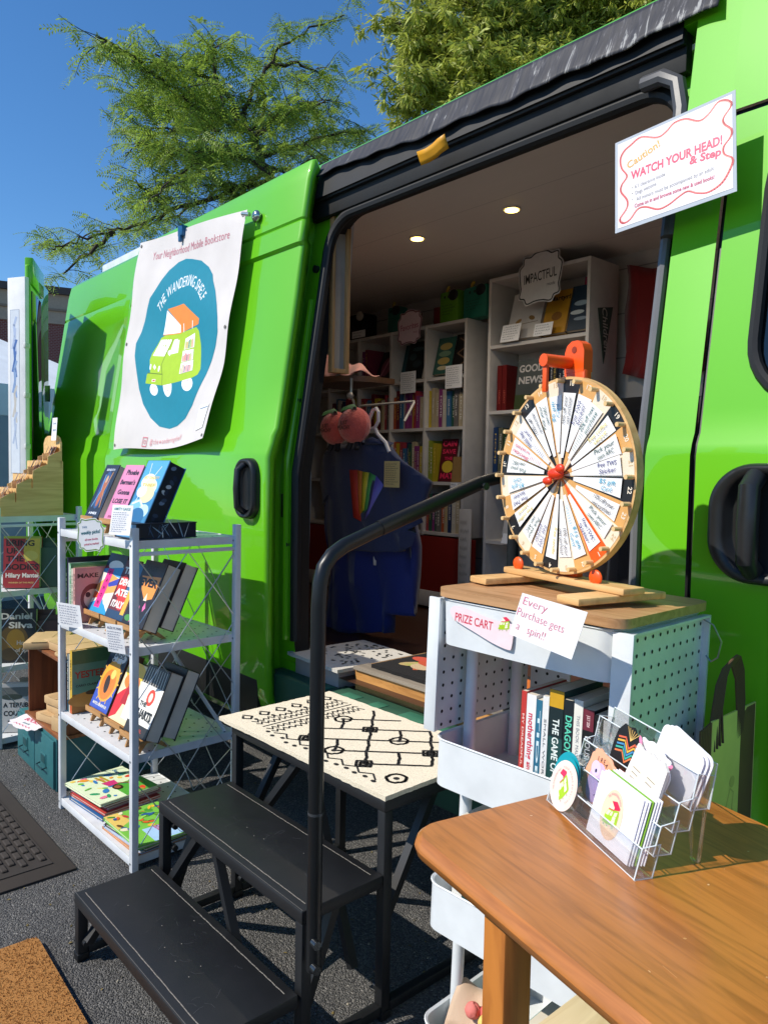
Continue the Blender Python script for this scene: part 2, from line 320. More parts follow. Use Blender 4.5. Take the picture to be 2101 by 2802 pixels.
def wall(mb, xs, zz, off=0., mt=None, f=None, mirror=True):
    def one(sgn):
        vs = []
        for z in zz:
            for x in xs:
                y = Yb(z)+(f(x, z) if f else off); vs.append((x, y if sgn > 0 else 5.12-y, z))
        n = len(xs); fs = [(j*n+i, j*n+i+1, (j+1)*n+i+1, (j+1)*n+i) for j in range(len(zz)-1) for i in range(n-1)]
        if sgn < 0: fs = [tuple(reversed(q)) for q in fs]
        mb.add(vs, fs, mt or GREEN, None, True)
    one(1)
    if mirror: one(-1)
def pressed(x0, x1, z0, z1, d, ch=.02):
    def f(x, z):
        k = min((x-x0)/ch, (x1-x)/ch, (z-z0)/ch, (z1-z)/ch); return d*max(0, min(1, k))
    return f
b = MB()
pr = pressed(-4.93, -4.02, 1.42, 2.08, .014, .025)
xs_ = [-5.0, -4.93, -4.905, -4.5, -4.045, -4.02, -3.2, -2.40]
zz_ = zs(.30, 2.40, (1.42, 1.445, 1.6, 1.8, 2.055, 2.08, 2.17, 2.18, 2.19))
wall(b, xs_, zz_, f=lambda x, z: pr(x, z)+(.006 if abs(z-2.18) < .004 and x < -4.1 else 0), mirror=False)
wall(b, [-5.0, -2.4, -.86, -.785], zs(.30, 2.40), mirror=False) if False else None
wall(b, [-2.40, -.867], zs(.30, .47), mirror=False); wall(b, [-2.40, -1.6, -.867], zs(2.30, 2.40), mirror=False)
wall(b, [-.867, -.765], zs(.30, 2.40), mirror=False); wall(b, [-.765, .2], zs(2.05, 2.40), mirror=False); wall(b, [-.765, .2], zs(.30, .44), mirror=False)
# roof and the far side in one sweep
full = [p for p in PRZ if p[0] >= 2.40]; ring = [(y, z) for z, y in full]+[(5.12-y, z) for z, y in reversed(PRZ[:-1])]
X = [-5.0, -4.0, -3, -2, -1, .2]
vs = [(x, y, z) for x in X for y, z in ring]; n = len(ring)
b.add(vs, [(i*n+j, (i+1)*n+j, (i+1)*n+j+1, i*n+j+1) for i in range(len(X)-1) for j in range(n-1)], GREEN, None, True)
# rear end, corner rounded
allp = [(y, z) for z, y in PRZ]+[(5.12-y, z) for z, y in reversed(PRZ[:-1])]; m = len(allp)
r0 = [(-5.0, y, z) for y, z in allp]; r1 = [(-5.04, 2.56+(y-2.56)*.975, z*.992) for y, z in allp]
b.add(r0+r1, [(j, (j+1), m+j+1, m+j) for j in range(m-1)], GREEN, None, True); b.add(r1, [tuple(range(m))], GREEN)
body = b.build('body', van, True)
# cab front, beyond the frame of the photo
b = MB(); out = [(.2, .30), (1.02, .30), (1.12, .62), (1.08, 1.08), (.92, 1.28), (.3, 2.33), (.2, 2.45)]
Mx = Matrix(((1, 0, 0, 0), (0, 0, 1, 0), (0, 1, 0, 0), (0, 0, 0, 1)))
b.prism(out, 1.60, 3.52, GREEN, Mx); b.build('cab_front', van, True)
b = MB(); b.add([(.36, 1.72, 2.25), (.36, 3.40, 2.25), (.93, 3.46, 1.31), (.93, 1.66, 1.31)], [(0, 1, 2, 3)], mat('#0c1013', .05, 'glass')); o = b.build('windscreen', van, True); 
for p in o.data.vertices: p.co += Vector((.012, 0, .008))
for wx in (-4.0, .45):
    b = MB(); b.cyl((wx, 1.56, .34), (wx, 1.80, .34), .34, mat('#0d0d0e', .85), 36); w_ = b.build('wheel', van, True)
    b = MB(); b.cyl((wx, 1.552, .34), (wx, 1.562, .34), .20, mat('#9a9da0', .4, 'plain', .8), 28); b.build('rim', w_, True)
# opening: step back, jamb frame, rubber seal
b = MB(); x0, x1, z0, z1 = -2.40, -.867, .47, 2.30; D = .06
def rr(x0, x1, z0, z1, r, n=8):
    P = []
    for cx, cz, a0 in ((x1-r, z0+r, -90), (x1-r, z1-r, 0), (x0+r, z1-r, 90), (x0+r, z0+r, 180)):
        for i in range(n+1): a = rad(a0+90*i/n); P.append((cx+r*math.cos(a), cz+r*math.sin(a)))
    return P
def dens(P, step=.12):
    Q = []
    for i in range(len(P)):
        a, c = P[i], P[(i+1) % len(P)]; k = max(1, int(math.hypot(c[0]-a[0], c[1]-a[1])/step)); Q += [(a[0]+(c[0]-a[0])*j/k, a[1]+(c[1]-a[1])*j/k) for j in range(k)]
    return Q
inn = dens(rr(-2.30, -.885, .50, 2.21, .12))
def oc(x, z):
    ux = 0 if x < -2.18+1e-6 else 1 if x > -1.005-1e-6 else None; uz = 0 if z < .62+1e-6 else 1 if z > 2.09-1e-6 else None
    return ((x0, x1)[ux] if ux is not None else x, (z0, z1)[uz] if uz is not None else z)
ou = [oc(*p) for p in inn]; k = len(inn)
A_ = [(x, Yb(z), z) for x, z in ou]; B_ = [(x, Yb(z)+D, z) for x, z in ou]; C_ = [(x, Yb(z)+D+.004, z) for x, z in inn]; E_ = [(x, Yb(z)+D+.07, z) for x, z in inn]
b.add(A_+B_, [(i, (i+1) % k, k+(i+1) % k, k+i) for i in range(k)], GREEN); b.add(B_+C_, [(i, (i+1) % k, k+(i+1) % k, k+i) for i in range(k)], GREEN); b.add(C_+E_, [(i, (i+1) % k, k+(i+1) % k, k+i) for i in range(k)], RUB)
# pressed ribs, bolts and striker plates of the rear jamb
b.tube([(-2.345, Yb(z)+D-.004, z) for z in (.62, 1.0, 1.3, 1.6, 1.9)], .014, GREEN); 
for z in (2.02, 1.52, .98): b.cyl((-2.345, Yb(z)+D-.012, z), (-2.345, Yb(z)+D+.01, z), .014, mat('#3c4043', .4, 'plain', .7), 12)
b.box((-2.375, Yb(1.12)+D-.012, 1.08), (-2.335, Yb(1.12)+D, 1.17), mat('#2b2d2f', .4, 'plain', .6), .004)
b.build('door_frame', van, True)
b = MB(); sp = dens(rr(-2.282, -.902, .30, 2.195, .12), .1); i0 = min(range(len(sp)), key=lambda i: (sp[i][1], -sp[i][0])); sp = [p for p in sp[i0:]+sp[:i0] if p[1] > .56]
b.tube([(x, Yb(z)+D-.004, z) for x, z in sp], .02, RUB, 10); b.build('door_seal', van, True)
b = MB(); b.tube([(-1.0, Yb(2.2)+.02, 2.206), (-.945, Yb(2.2)+.01, 2.200), (-.905, Yb(2.17)+.01, 2.17), (-.888, Yb(2.1)+.01, 2.10), (-.884, Yb(1.95)+.012, 1.95), (-.884, Yb(1.8)+.012, 1.8)], .019, mat('#4d4d4f', .45), 10); b.tube([(-.895, Yb(z)+.02, z) for z in (1.8, 1.4, 1.2, .9, .6)], .012, mat('#6d6d6f', .45), 8); b.build('edge_trim', van, True)
b = MB(); b.box((-2.39, 1.715, 2.205), (-.90, 1.745, 2.298), mat('#08090a', .7), .004); b.box((-2.39, 1.70, 2.262), (-.90, 1.716, 2.30), mat('#0a0b0c', .6), .003); wall(b, [-2.40, -1.6, -.90], [2.27, 2.33, 2.375], off=-.003, mt=mat('#0a0b0c', .6), mirror=False); b.build('header_shade', van, True)  # black strips paint in the deep shade of the header recess under the flap
# flap of worn black tape over the door
def flap(u, v):
    x = -2.325+u*1.515; lo = 2.345 if x < -2.12 else 2.345-.032*min(1, (x+2.12)/.32); lo -= .014*max(0, min(1, (x+1.8)/.5)); lo += .004*math.sin(x*19)+.0025*math.sin(x*51+1)
    z = 2.403+(lo-2.403)*v; return (x, Yb(z)-.006-.020*v**1.4-.0015*math.sin(x*37)*v, z)
b = MB(); b.grid(120, 8, lambda u, v: flap(u, 1-v), mat('#22242c', .62, 'tape')); b.build('tape_flap', van, True, .004)
b = MB(); b.grid(4, 3, lambda u, v: (-1.735+u*.125, 1.664-.02*v+.008*math.sin(u*5), 2.215+v*.036+u*.012), mat('#d99a12', .5)); b.build('warning_tag', van, True, .003)
# sliding door
DO = -.062
def dsl(x, z):
    q = DO
    if 1.38 < z < 2.095: q += .014*max(0, min(1, (z-1.38)/.03, (2.095-z)/.012))*max(0, min(1, (x+3.80)/.03))
    if abs(z-2.18) < .0035: q += .007
    q += .02*max(0, min(1, (-3.815-x)/.03)); q += .01*max(0, 1-(-2.30-x)/.02) if x > -2.32 else 0
    return q
b = MB(); wall(b, [-3.85, -3.815, -3.80, -3.77, -3.4, -3, -2.6, -2.32, -2.30], zs(.27, 2.405, (1.38, 1.41, 2.083, 2.095, 2.172, 2.18, 2.188, 1.6, 1.9)), f=dsl, mirror=False)
sd = b.build('sliding_door', van, True, .048)
b = MB(); b.box((-3.30, Yb(.4)+DO-.010, .335), (-2.36, Yb(.4)+DO+.012, .555), PLAST, .004); b.box((-3.0, Yb(.4)+DO-.009, .54), (-2.34, Yb(.4)+DO+.01, .562), PLAST, .003); b.build('lower_cladding', sd, True)
def handle(x0, x1, z0, z1, y, par, name='door_handle'):
    b = MB(); P = rr(x0, x1, z0, z1, (x1-x0)*.42, 12); P = [(x, z) for x, z in P]
    n = len(P); cx, cz = (x0+x1)/2, (z0+z1)/2
    lv = [(1.0, 0), (.995, -.010), (.98, -.018), (.95, -.025), (.90, -.029), (.84, -.030), (.74, -.028), (.66, -.022), (.60, -.010), (.56, -.005), (0.3, -.004)]
    vs = [(cx+(x-cx)*s, y+d, cz+(z-cz)*(1-(1-s)*.6)) for s, d in lv for x, z in P]
    b.add(vs, [(j*n+i, j*n+(i+1) % n, (j+1)*n+(i+1) % n, (j+1)*n+i) for j in range(len(lv)-1) for i in range(n)], mat('#1b1c1e', .38), None, True); b.add(vs[-n:], [tuple(range(n))], BLACK)
    wv = (x1-x0)
    b.tube([(cx-.06*wv, y-.014, z1-.10*(z1-z0)), (cx-.06*wv, y-.046, z1-.2*(z1-z0)), (cx-.06*wv, y-.05, cz), (cx-.06*wv, y-.046, z0+.2*(z1-z0)), (cx-.06*wv, y-.014, z0+.1*(z1-z0))], wv*.095, mat('#232426', .34), 14)
    return b.build(name, par, True)
handle(-2.485, -2.345, 1.075, 1.30, Yb(1.2)+DO, sd)
# front door
b = MB(); wx0, wx1, wz0, wz1 = -.665, .02, 1.40, 1.985
fd_z = zs(.445, 2.035, (1.40, 1.985, 1.5, 1.7)); wall(b, [-.752, -.665, .02, .17], [z for z in fd_z if z <= 1.40001], mirror=False); wall(b, [-.752, -.665, .02, .17], [1.985, 2.035], mirror=False)
wall(b, [-.752, -.665], [z for z in fd_z if 1.40 <= z <= 1.986], mirror=False); wall(b, [.02, .17], [z for z in fd_z if 1.40 <= z <= 1.986], mirror=False)
for cx, cz, sx, sz in ((wx0, wz0, 1, 1), (wx0, wz1, 1, -1), (wx1, wz0, -1, 1), (wx1, wz1, -1, -1)):
    r = .14; P = [(cx, cz)]+[(cx+sx*r*(1-math.cos(a)), cz+sz*r*(1-math.sin(a))) for a in [i*math.pi/16 for i in range(9)]]
    b.add([(x, Yb(z), z) for x, z in P], [tuple(range(len(P)))], GREEN)
fd = b.build('front_door', van, True)
b = MB(); P = dens(rr(wx0+.004, wx1-.004, wz0+.004, wz1-.004, .13), .1); b.tube([(x, Yb(z)-.002, z) for x, z in P], .013, RUB, 8, None, True)
P = rr(wx0-.002, wx1+.002, wz0-.002, wz1+.002, .13); win_f = b.build('window_frame', fd, True)
b = MB(); b.add([(x, Yb(z)+.006, z) for x, z in P], [tuple(range(len(P)))], mat('#0c1013', .05, 'glass')); b.build('window', fd, True)
handle(-.715, -.50, 1.045, 1.285, Yb(1.2), fd)
b = MB()
wall(b, [-.765, -.752], zs(.44, 2.05), off=.012, mt=BLACK, mirror=False); wall(b, [-.765, .2], [2.035, 2.05], off=.012, mt=BLACK, mirror=False); b.build('door_gap', van, True)
# rear door swung right round beside the rear corner
hx, hy = -5.0, 1.585; dv = Vector((.90, -.436, 0)).normalized(); nv = Vector((-dv.y, dv.x, 0)); Mr = Matrix(((dv.x, nv.x, 0, hx), (dv.y, nv.y, 0, hy), (0, 0, 1, 0), (0, 0, 0, 1)))
b = MB(); b.box((.03, -.03, .50), (.65, .0, 2.36), GREEN, .012, Mr, 3); b.box((.28, -.032, 2.25), (.64, .012, 2.40), GREEN, .008, Mr); rd = b.build('rear_door', van, True)
b = MB(); b.box((.34, -.002, .95), (.63, .006, 2.22), mat('#050607', .1, 'glass'), .003, Mr); b.build('window', rd, True)
for z in (.9, 1.72):
    b = MB(); b.box((-.03, -.05, z-.06), (.09, -.02, z+.06), mat('#15201a', .5), .006, Mr); b.cyl((.0, -.015, z-.05), (.0, -.015, z+.05), .018, mat('#20281f', .4), 12, Mr); b.build('hinge', rd, True)
b = MB(); b.box((-4.85, 1.86, 2.44), (-3.45, 3.0, 2.545), mat('#d9dcdc', .4), .01); b.build('roof_panel', van, True)
# inside of the van
WHT = mat('#cfc8c0', .6); 
b = MB(); b.add([(-4.85, 1.60, .54), (-.2, 1.60, .54), (-.2, 3.2, .54), (-4.85, 3.2, .54)], [(0, 1, 2, 3)], mat('#4a2f22', .4, 'planks', axis=1, w=.13, grain=.9)); b.build('cabin_floor', van, True)
b = MB(); b.box((-4.85, 1.74, 2.262), (-.2, 3.2, 2.275), mat('#e2dad2', .55, 'planks', axis=1, w=.34, grain=.08, gap=.72)); ceil = b.build('ceiling', van, True)
for x, y in ((-2.37, 2.26), (-1.866, 2.27)):
    b = MB(); b.cyl((x, y, 2.2615), (x, y, 2.257), .034, mat('#e8e2d8', .4), 24); cl = b.build('ceiling_light', ceil, True)
    ld = bpy.data.lights.new('ceiling_lamp', 'SPOT'); ld.energy = 10; ld.spot_size = rad(150); ld.spot_blend = .8; ld.shadow_soft_size = .03; ld.color = (1, .86, .68); lo_ = bpy.data.objects.new('ceiling_lamp', ld); COL.objects.link(lo_); lo_.location = (x, y, 2.245)
    b = MB(); b.cyl((x, y, 2.2575), (x, y, 2.2545), .026, mat('#ffd873', .4, 'emit', e=9.0), 24); b.build('lens', cl, True)
b = MB(); b.add([(-4.85, 3.1, .54), (-.2, 3.1, .54), (-.2, 3.1, 2.265), (-4.85, 3.1, 2.265)], [(0, 1, 2, 3)], mat('#cbc3ba', .55, 'planks', axis=2, w=.2, grain=.12))
b.add([(-4.85, 1.7, .54), (-4.85, 3.2, .54), (-4.85, 3.2, 2.265), (-4.85, 1.7, 2.265)], [(0, 1, 2, 3)], WHT); b.add([(-.2, 1.6, .54), (-.2, 3.2, .54), (-.2, 3.2, 2.265), (-.2, 1.7, 2.265)], [(3, 2, 1, 0)], mat('#2a2422', .7))
b.add([(-4.85, 1.66, .54), (-2.30, 1.66, .54), (-2.30, 1.67, 1.3), (-4.85, 1.67, 1.3), (-2.30, 1.78, 2.265), (-4.85, 1.78, 2.265)], [(3, 2, 1, 0), (5, 4, 2, 3)], WHT); b.build('wall_lining', van, True)
# sill: worn green board, timber step box with mats
b = MB(); b.box((-2.38, 1.527, .30), (-.88, 1.64, .5055), mat('#2a5540', .7), .004)
rg = random.Random(4)
for i in range(9): x = -2.1+i*.14; b.box((x, 1.55, .505), (x+rg.uniform(.05, .11), 1.59+rg.uniform(0, .03), .5075), mat('#37745a', .6), .002)
b.build('door_sill', van, True)
b = MB(); b.box((-1.985, 1.640, .488), (-.88, 1.663, .575), mat('#c08a4a', .6, 'wood', axis=0, col2='#9c6a33')); b.box((-1.985, 1.630, .576), (-.88, 1.70, .586), mat('#8c8172', .7, 'wood', axis=0)); b.box((-1.985, 1.701, .541), (-.88, 1.98, .583), mat('#8a6a45', .7, 'wood', axis=0)); tb = b.build('timber_step', van, True)
b = MB(); b.box((-2.29, 1.60, .49), (-2.03, 1.90, .565), mat('#a89c98', .7), .004); tag(b.build('step_block'), 'pale block just inside the van doorway under the black and white rug', 'block')
# mats on them
def rugmesh(name, label, x0, x1, y0, y1, z, base, art, t=.012, rz=0, edge=None):
    b = MB(); M = frame(((x0+x1)/2, (y0+y1)/2, z), rz); w, h = x1-x0, y1-y0
    rg = random.Random(len(name)); P = []
    for i in range(160):
        f = i/160*4; s = int(f); q = f-s; x, y = ((-.5+q, -.5), (.5, -.5+q), (.5-q, .5), (-.5, .5-q))[s]; P.append((x*w+rg.uniform(-.002, .002), y*h+rg.uniform(-.002, .002)))
    b.prism(P, 0, t, base, M, edge or base); art(Art(b, (0, 0, t), (1, 0, 0), (0, 1, 0), M, .0008, .000006), w, h)
    return tag(b.build(name), label, 'rug')
def art_floral(A, w, h):
    pile = lambda c: mat(c, .95, 'pile'); rg = random.Random(5)
    for i in range(16):
        x = rg.uniform(-.46, .46)*w; y = rg.uniform(-.4, .42)*h; A.ell(x, y, rg.uniform(.03, .07), rg.uniform(.015, .03), pile(rg.choice(['#c4562e', '#d8762a', '#b8a06a', '#9c8a6e', '#a5482f', '#7f8b3c'])), 12, rg.uniform(0, 3))
        for k in range(5): a = rg.uniform(0, 6); A.line([(x, y), (x+.035*math.cos(a), y+.03*math.sin(a))], .007, pile('#9fae4c'))
    A.ell(-.20*w, .22*h, .13, .055, pile('#e08a30'), 16); A.ell(-.40*w, .10*h, .055, .03, pile('#c94f38'), 14); A.ell(-.31*w, -.12*h, .05, .045, pile('#c9ad86'), 14); A.ell(-.16*w, -.10*h, .07, .04, pile('#b99a72'), 14); [A.line([(-.33*w, .05*h), (-.33*w+.06*math.cos(q_), .05*h+.05*math.sin(q_))], .009, pile('#c2cc66')) for q_ in (.3, .8, 1.3, 1.8, 2.4)]; A.ell(-.08*w, -.28*h, .06, .022, pile('#8f9a3c'), 12); A.ell(-.12*w, .18*h, .12, .05, pile('#d8762a'), 16); A.ell(-.3*w, .0*h, .07, .03, pile('#c4502e'), 14); A.ell(-.1*w, .12*h, .14, .05, pile('#d9832f'), 16); A.ell(.2*w, .2*h, .16, .06, pile('#cf7026'), 16); A.ell(-.05*w, -.2*h, .1, .03, pile('#b79b78'), 16); A.ell(.12*w, -.25*h, .09, .03, pile('#a58c6a'), 14)
rugmesh('floral_doormat', 'black doormat with orange and red flowers on the timber step in the van doorway', -1.93, -1.2, 1.665, 1.97, .5865, mat('#131110', .95, 'pile'), art_floral)
def art_bw(A, w, h):
    k = mat('#121212', .95, 'pile'); rg = random.Random(2)
    for i in range(90): A.ell(rg.uniform(-.4, .36)*w, rg.uniform(-.34, .45)*h, .008, .005, k, 7, rg.uniform(0, 3))
rugmesh('threshold_rug', 'small white rug with dense black marks hanging over the pale block in the van doorway', -2.31, -1.985, 1.575, 1.93, .568, mat('#c9c4ba', .95, 'pile'), art_bw, .012, rad(-3))

# ------------------------------------------------------------ building, tent, trees behind
cB = pix(88, 1280, 30); a1 = Vector((-.96, -.28, 0)); a2 = Vector((-.10, .995, 0))
def fr(o, a, b): return Matrix(((a.x, b.x, 0, o.x), (a.y, b.y, 0, o.y), (0, 0, 1, 0), (0, 0, 0, 1)))
Mb = fr(cB, Vector((-.30, -.954, 0)), Vector((-.954, .30, 0)))
bl = thing('brick_building', 'red brick building with a tan band and brown roof far behind the van', 'building', Mb)
b = MB(); b.box((-9, 0, 0), (14, 12, 6.45), mat('#7d3b30', .8, 'brick')); b.build('wall', bl)
b = MB(); b.box((-9.05, -.06, 6.45), (14.05, 12, 7.5), mat('#b39f86', .7)); b.box((-9.1, -.12, 6.9), (14.1, 12, 6.98), mat('#8d7a64', .7)); b.build('cornice_band', bl)
b = MB(); b.box((-9.12, -.2, 7.5), (14.12, 12, 7.75), mat('#4d4038', .6)); b.build('fascia', bl)
b = MB(); b.add([(3, -.3, 7.76), (14.2, -.3, 7.76), (14.2, 5, 10.4), (3.8, 5, 10.4), (3, 5, 7.76)], [(0, 1, 2, 3), (0, 3, 4)], mat('#8a6f57', .5, 'planks', axis=0, w=.9, grain=.1)); b.build('roof', bl)
tc_ = pix(-215, 1280, 9.2); tn = thing('market_tent', 'white canopy tent of a neighbouring stall at the left edge', 'tent', frame((tc_.x, tc_.y, 0), rad(12)))
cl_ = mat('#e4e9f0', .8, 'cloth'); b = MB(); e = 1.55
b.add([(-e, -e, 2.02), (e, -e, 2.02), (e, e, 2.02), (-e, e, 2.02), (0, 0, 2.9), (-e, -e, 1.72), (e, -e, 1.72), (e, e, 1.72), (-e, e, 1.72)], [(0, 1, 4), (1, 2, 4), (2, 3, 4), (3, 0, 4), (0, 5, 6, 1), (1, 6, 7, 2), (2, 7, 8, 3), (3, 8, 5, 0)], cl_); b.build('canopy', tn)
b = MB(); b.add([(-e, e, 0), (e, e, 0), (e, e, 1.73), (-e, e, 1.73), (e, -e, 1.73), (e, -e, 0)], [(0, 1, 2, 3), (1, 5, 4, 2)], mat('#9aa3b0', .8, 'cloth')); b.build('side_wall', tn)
for x in (-e, e):
    for y in (-e, e): b = MB(); b.box((x-.025, y-.025, 0), (x+.025, y+.025, 2.02), mat('#c9ccd0', .4, 'plain', .5)); b.build('leg', tn)

def tree(name, label, base, limbs, leafmat, bark, frond, n_tw, dist, seed, twig_len=(.22, .6), droop=.35, sub=3, per=.026):
    rg = random.Random(seed); root = thing(name, label, 'tree', Vector((base.x, base.y, 0)))
    t = MB(); paths = []
    for w0, w1, pts in limbs:
        P = []
        for i in range(len(pts)-1):
            for k in range(4): P.append(pts[i].lerp(pts[i+1], k/4)+Vector((rg.uniform(-.03, .03), rg.uniform(-.03, .03), rg.uniform(-.03, .03))))
        P.append(pts[-1]); rs = [w0+(w1-w0)*i/(len(P)-1) for i in range(len(P))]; t.tube(P, rs, bark, 7); paths.append((P, len(pts)))
    c = []
    pool = [p for P, k in paths[1:] for p in P[2:]]
    for i in range(n_tw):
        s = rg.choice(pool)+Vector((rg.gauss(0, .05), rg.gauss(0, .05), rg.gauss(0, .04))); a = rg.uniform(0, 2*math.pi); L = rg.uniform(*twig_len); el = rg.uniform(-.3, .6)
        d = Vector((math.cos(a)*math.cos(el), math.sin(a)*math.cos(el), math.sin(el))); P = [s]; m = max(3, int(L/.07))
        for k in range(m): d = (d+Vector((rg.gauss(0, .16), rg.gauss(0, .16), rg.gauss(0, .12)-droop*.12))).normalized(); P.append(P[-1]+d*L/m)
        t.tube(P, [.006-.0045*k/m for k in range(m+1)], bark, 4, None, False, False)
        for k in range(m):
            for _ in range(max(1, int(L/m/per))):
                f = rg.random(); c.append((P[k].lerp(P[k+1], f), d, rg.uniform(.75, 1.25), rg.uniform(0, 2*math.pi), rg.uniform(-1.0, .35)))
    t.build('trunk', root, True)
    fv = np.array(frond[0]); ff = np.array(frond[1]); nv_, nf = len(fv), len(ff); V = np.empty((len(c)*nv_, 3)); F = np.empty((len(c)*nf, 4), int)
    for i, (p, d, s, a, el) in enumerate(c):
        h = Vector((math.cos(a), math.sin(a), el)).normalized(); side = h.cross(Vector((rg.gauss(0, .8), rg.gauss(0, .8), 1))).normalized(); n_ = side.cross(h)
        R_ = np.array([[h.x, side.x, n_.x], [h.y, side.y, n_.y], [h.z, side.z, n_.z]])*s
        V[i*nv_:(i+1)*nv_] = fv @ R_.T + np.array(p); F[i*nf:(i+1)*nf] = ff+i*nv_
    V -= np.array([base.x, base.y, 0])
    me = bpy.data.meshes.new('crown'); me.vertices.add(len(V)); me.vertices.foreach_set('co', V.ravel()); me.loops.add(F.size); me.loops.foreach_set('vertex_index', F.ravel().astype(np.int32)); me.polygons.add(len(F)); me.polygons.foreach_set('loop_start', np.arange(0, F.size, 4, dtype=np.int32)); me.update(calc_edges=True); me.materials.append(leafmat)
    o = bpy.data.objects.new('crown', me); COL.objects.link(o); o.parent = root; return root
def frond_pinnate(n=8, L=.19, ll=.046, w=.015):
    vs = []; fs = []
    for i in range(n):
        x = L*(i+1)/(n+.5); z = -.35*x*x/L
        for s in (-1, 1):
            k = len(vs); q = ll*(1-.35*abs(i/n-.45)); vs += [(x, 0, z), (x+.35*q-w/2, s*q*.5, z-.002), (x+.45*q, s*q, z-.006), (x+.25*q+w*.7, s*q*.45, z-.001)]; fs.append((k, k+1, k+2, k+3))
    return vs, fs
def frond_willow(n=7, ll=.10, w=.020):
    rg = random.Random(9); vs = []; fs = []
    for i in range(n):
        a = rg.uniform(-1.2, 1.2); e = rg.uniform(-.9, .5); x0 = i*.012; d = Vector((math.cos(a)*math.cos(e), math.sin(a)*math.cos(e), math.sin(e))); s = d.orthogonal().normalized(); q = ll*rg.uniform(.7, 1.2); b0 = Vector((x0, 0, 0)); k = len(vs)
        vs += [tuple(b0), tuple(b0+d*q*.5+s*w/2), tuple(b0+d*q+Vector((0, 0, -.012))), tuple(b0+d*q*.5-s*w/2)]; fs.append((k, k+1, k+2, k+3))
    return vs, fs
rg = random.Random(11)
def LP(pts, D, jit=0., k=.663, x0=0, y0=0):
    dd = D+rg.uniform(-jit, jit); sl_ = rg.uniform(-jit, jit)*.7; n = len(pts); return [pix(x0+k*x, y0+k*y, dd+sl_*i/n) for i, (x, y) in enumerate(pts)]
D1 = 9.3; base1 = pix(748, 1280, D1); top1 = pix(745, 560, D1)
trunk1 = [Vector((base1.x, base1.y, 0)), pix(752, 900, D1), top1, pix(735, 490, D1), pix(713, 430, D1), pix(690, 371, D1), pix(663, 318, D1)]
LM = [[(1075, 690), (1000, 650), (930, 620), (850, 640), (760, 700), (650, 780), (560, 850)], [(1040, 560), (930, 500), (830, 430), (720, 390), (620, 300), (530, 210), (420, 165)], [(1000, 480), (1050, 350), (1110, 260), (1160, 180), (1280, 120), (1420, 60)], [(1040, 560), (1150, 480), (1250, 440), (1370, 410)], [(1075, 650), (1200, 600), (1350, 560), (1490, 535)], [(960, 420), (900, 330), (870, 230), (890, 190)], [(1100, 740), (900, 800), (700, 880), (560, 930), (400, 970), (280, 1000), (200, 1025)], [(480, 950), (360, 1040), (260, 1130)], [(1110, 260), (1230, 265), (1320, 300)], [(930, 500), (780, 520), (640, 560), (550, 620)], [(1000, 480), (900, 440), (760, 480), (620, 430), (560, 380)], [(850, 640), (720, 620), (600, 620)], [(1090, 720), (980, 760), (860, 760)], [(1100, 700), (1230, 700), (1330, 640)], [(830, 430), (740, 300), (640, 220)], [(1040, 560), (1100, 420), (1050, 350)], [(900, 330), (760, 280), (650, 250)], [(700, 880), (620, 800), (560, 740)]]
limbs1 = [(.10, .035, trunk1)]
for P in LM: limbs1.append((.030, .008, LP(P, D1, .25)))
for P in LM[:2]+LM[3:7]+LM[9:14]: limbs1.append((.018, .006, LP([(x+rg.uniform(-35, 35), y+rg.uniform(-30, 30)) for x, y in P], D1, 1.3)))
tree('locust_tree', 'feathery honey locust tree rising behind the left half of the van', base1, limbs1, mat((.27, .385, .055), .55, 'leaf'), mat('#3a3129', .9), frond_pinnate(), 410, D1, 5, (.22, .55), .3, per=.026)
D2 = 8.0; base2 = pix(1650, 1280, D2); limbs2 = [(.16, .08, [Vector((base2.x, base2.y, 0)), pix(1660, 700, D2), pix(1640, 330, D2), pix(1600, 120, D2)])]
for i in range(34):
    x = rg.uniform(1080, 1900); y = rg.uniform(-330, 350); y = max(y, -330); dd = D2+rg.uniform(-.5, 1.5); s0 = pix(1620+rg.uniform(-60, 60), 380-rg.uniform(0, 350), D2+.4); e0 = pix(x, y, dd); mid = s0.lerp(e0, .5)+Vector((0, 0, .25)); limbs2.append((.035, .006, [s0, s0.lerp(mid, .6)+Vector((0, 0, .1)), mid, e0]))
for x, y in ((1075, 60), (1110, 240), (1085, 300), (1140, 40), (1180, 330), (1230, 120), (1150, 160), (1100, 120)): s0 = pix(1500, 300, D2); e0 = pix(x+15, y, D2+rg.uniform(-.3, .5)); limbs2.append((.03, .006, [s0, s0.lerp(e0, .5)+Vector((0, 0, .2)), e0]))
tree('willow_tree', 'dense narrow-leaved willow tree behind the middle of the van roof', base2, limbs2, mat((.42, .47, .08), .5, 'leaf'), mat('#2a241e', .9), frond_willow(), 1900, D2, 8, (.2, .55), .5, per=.02)
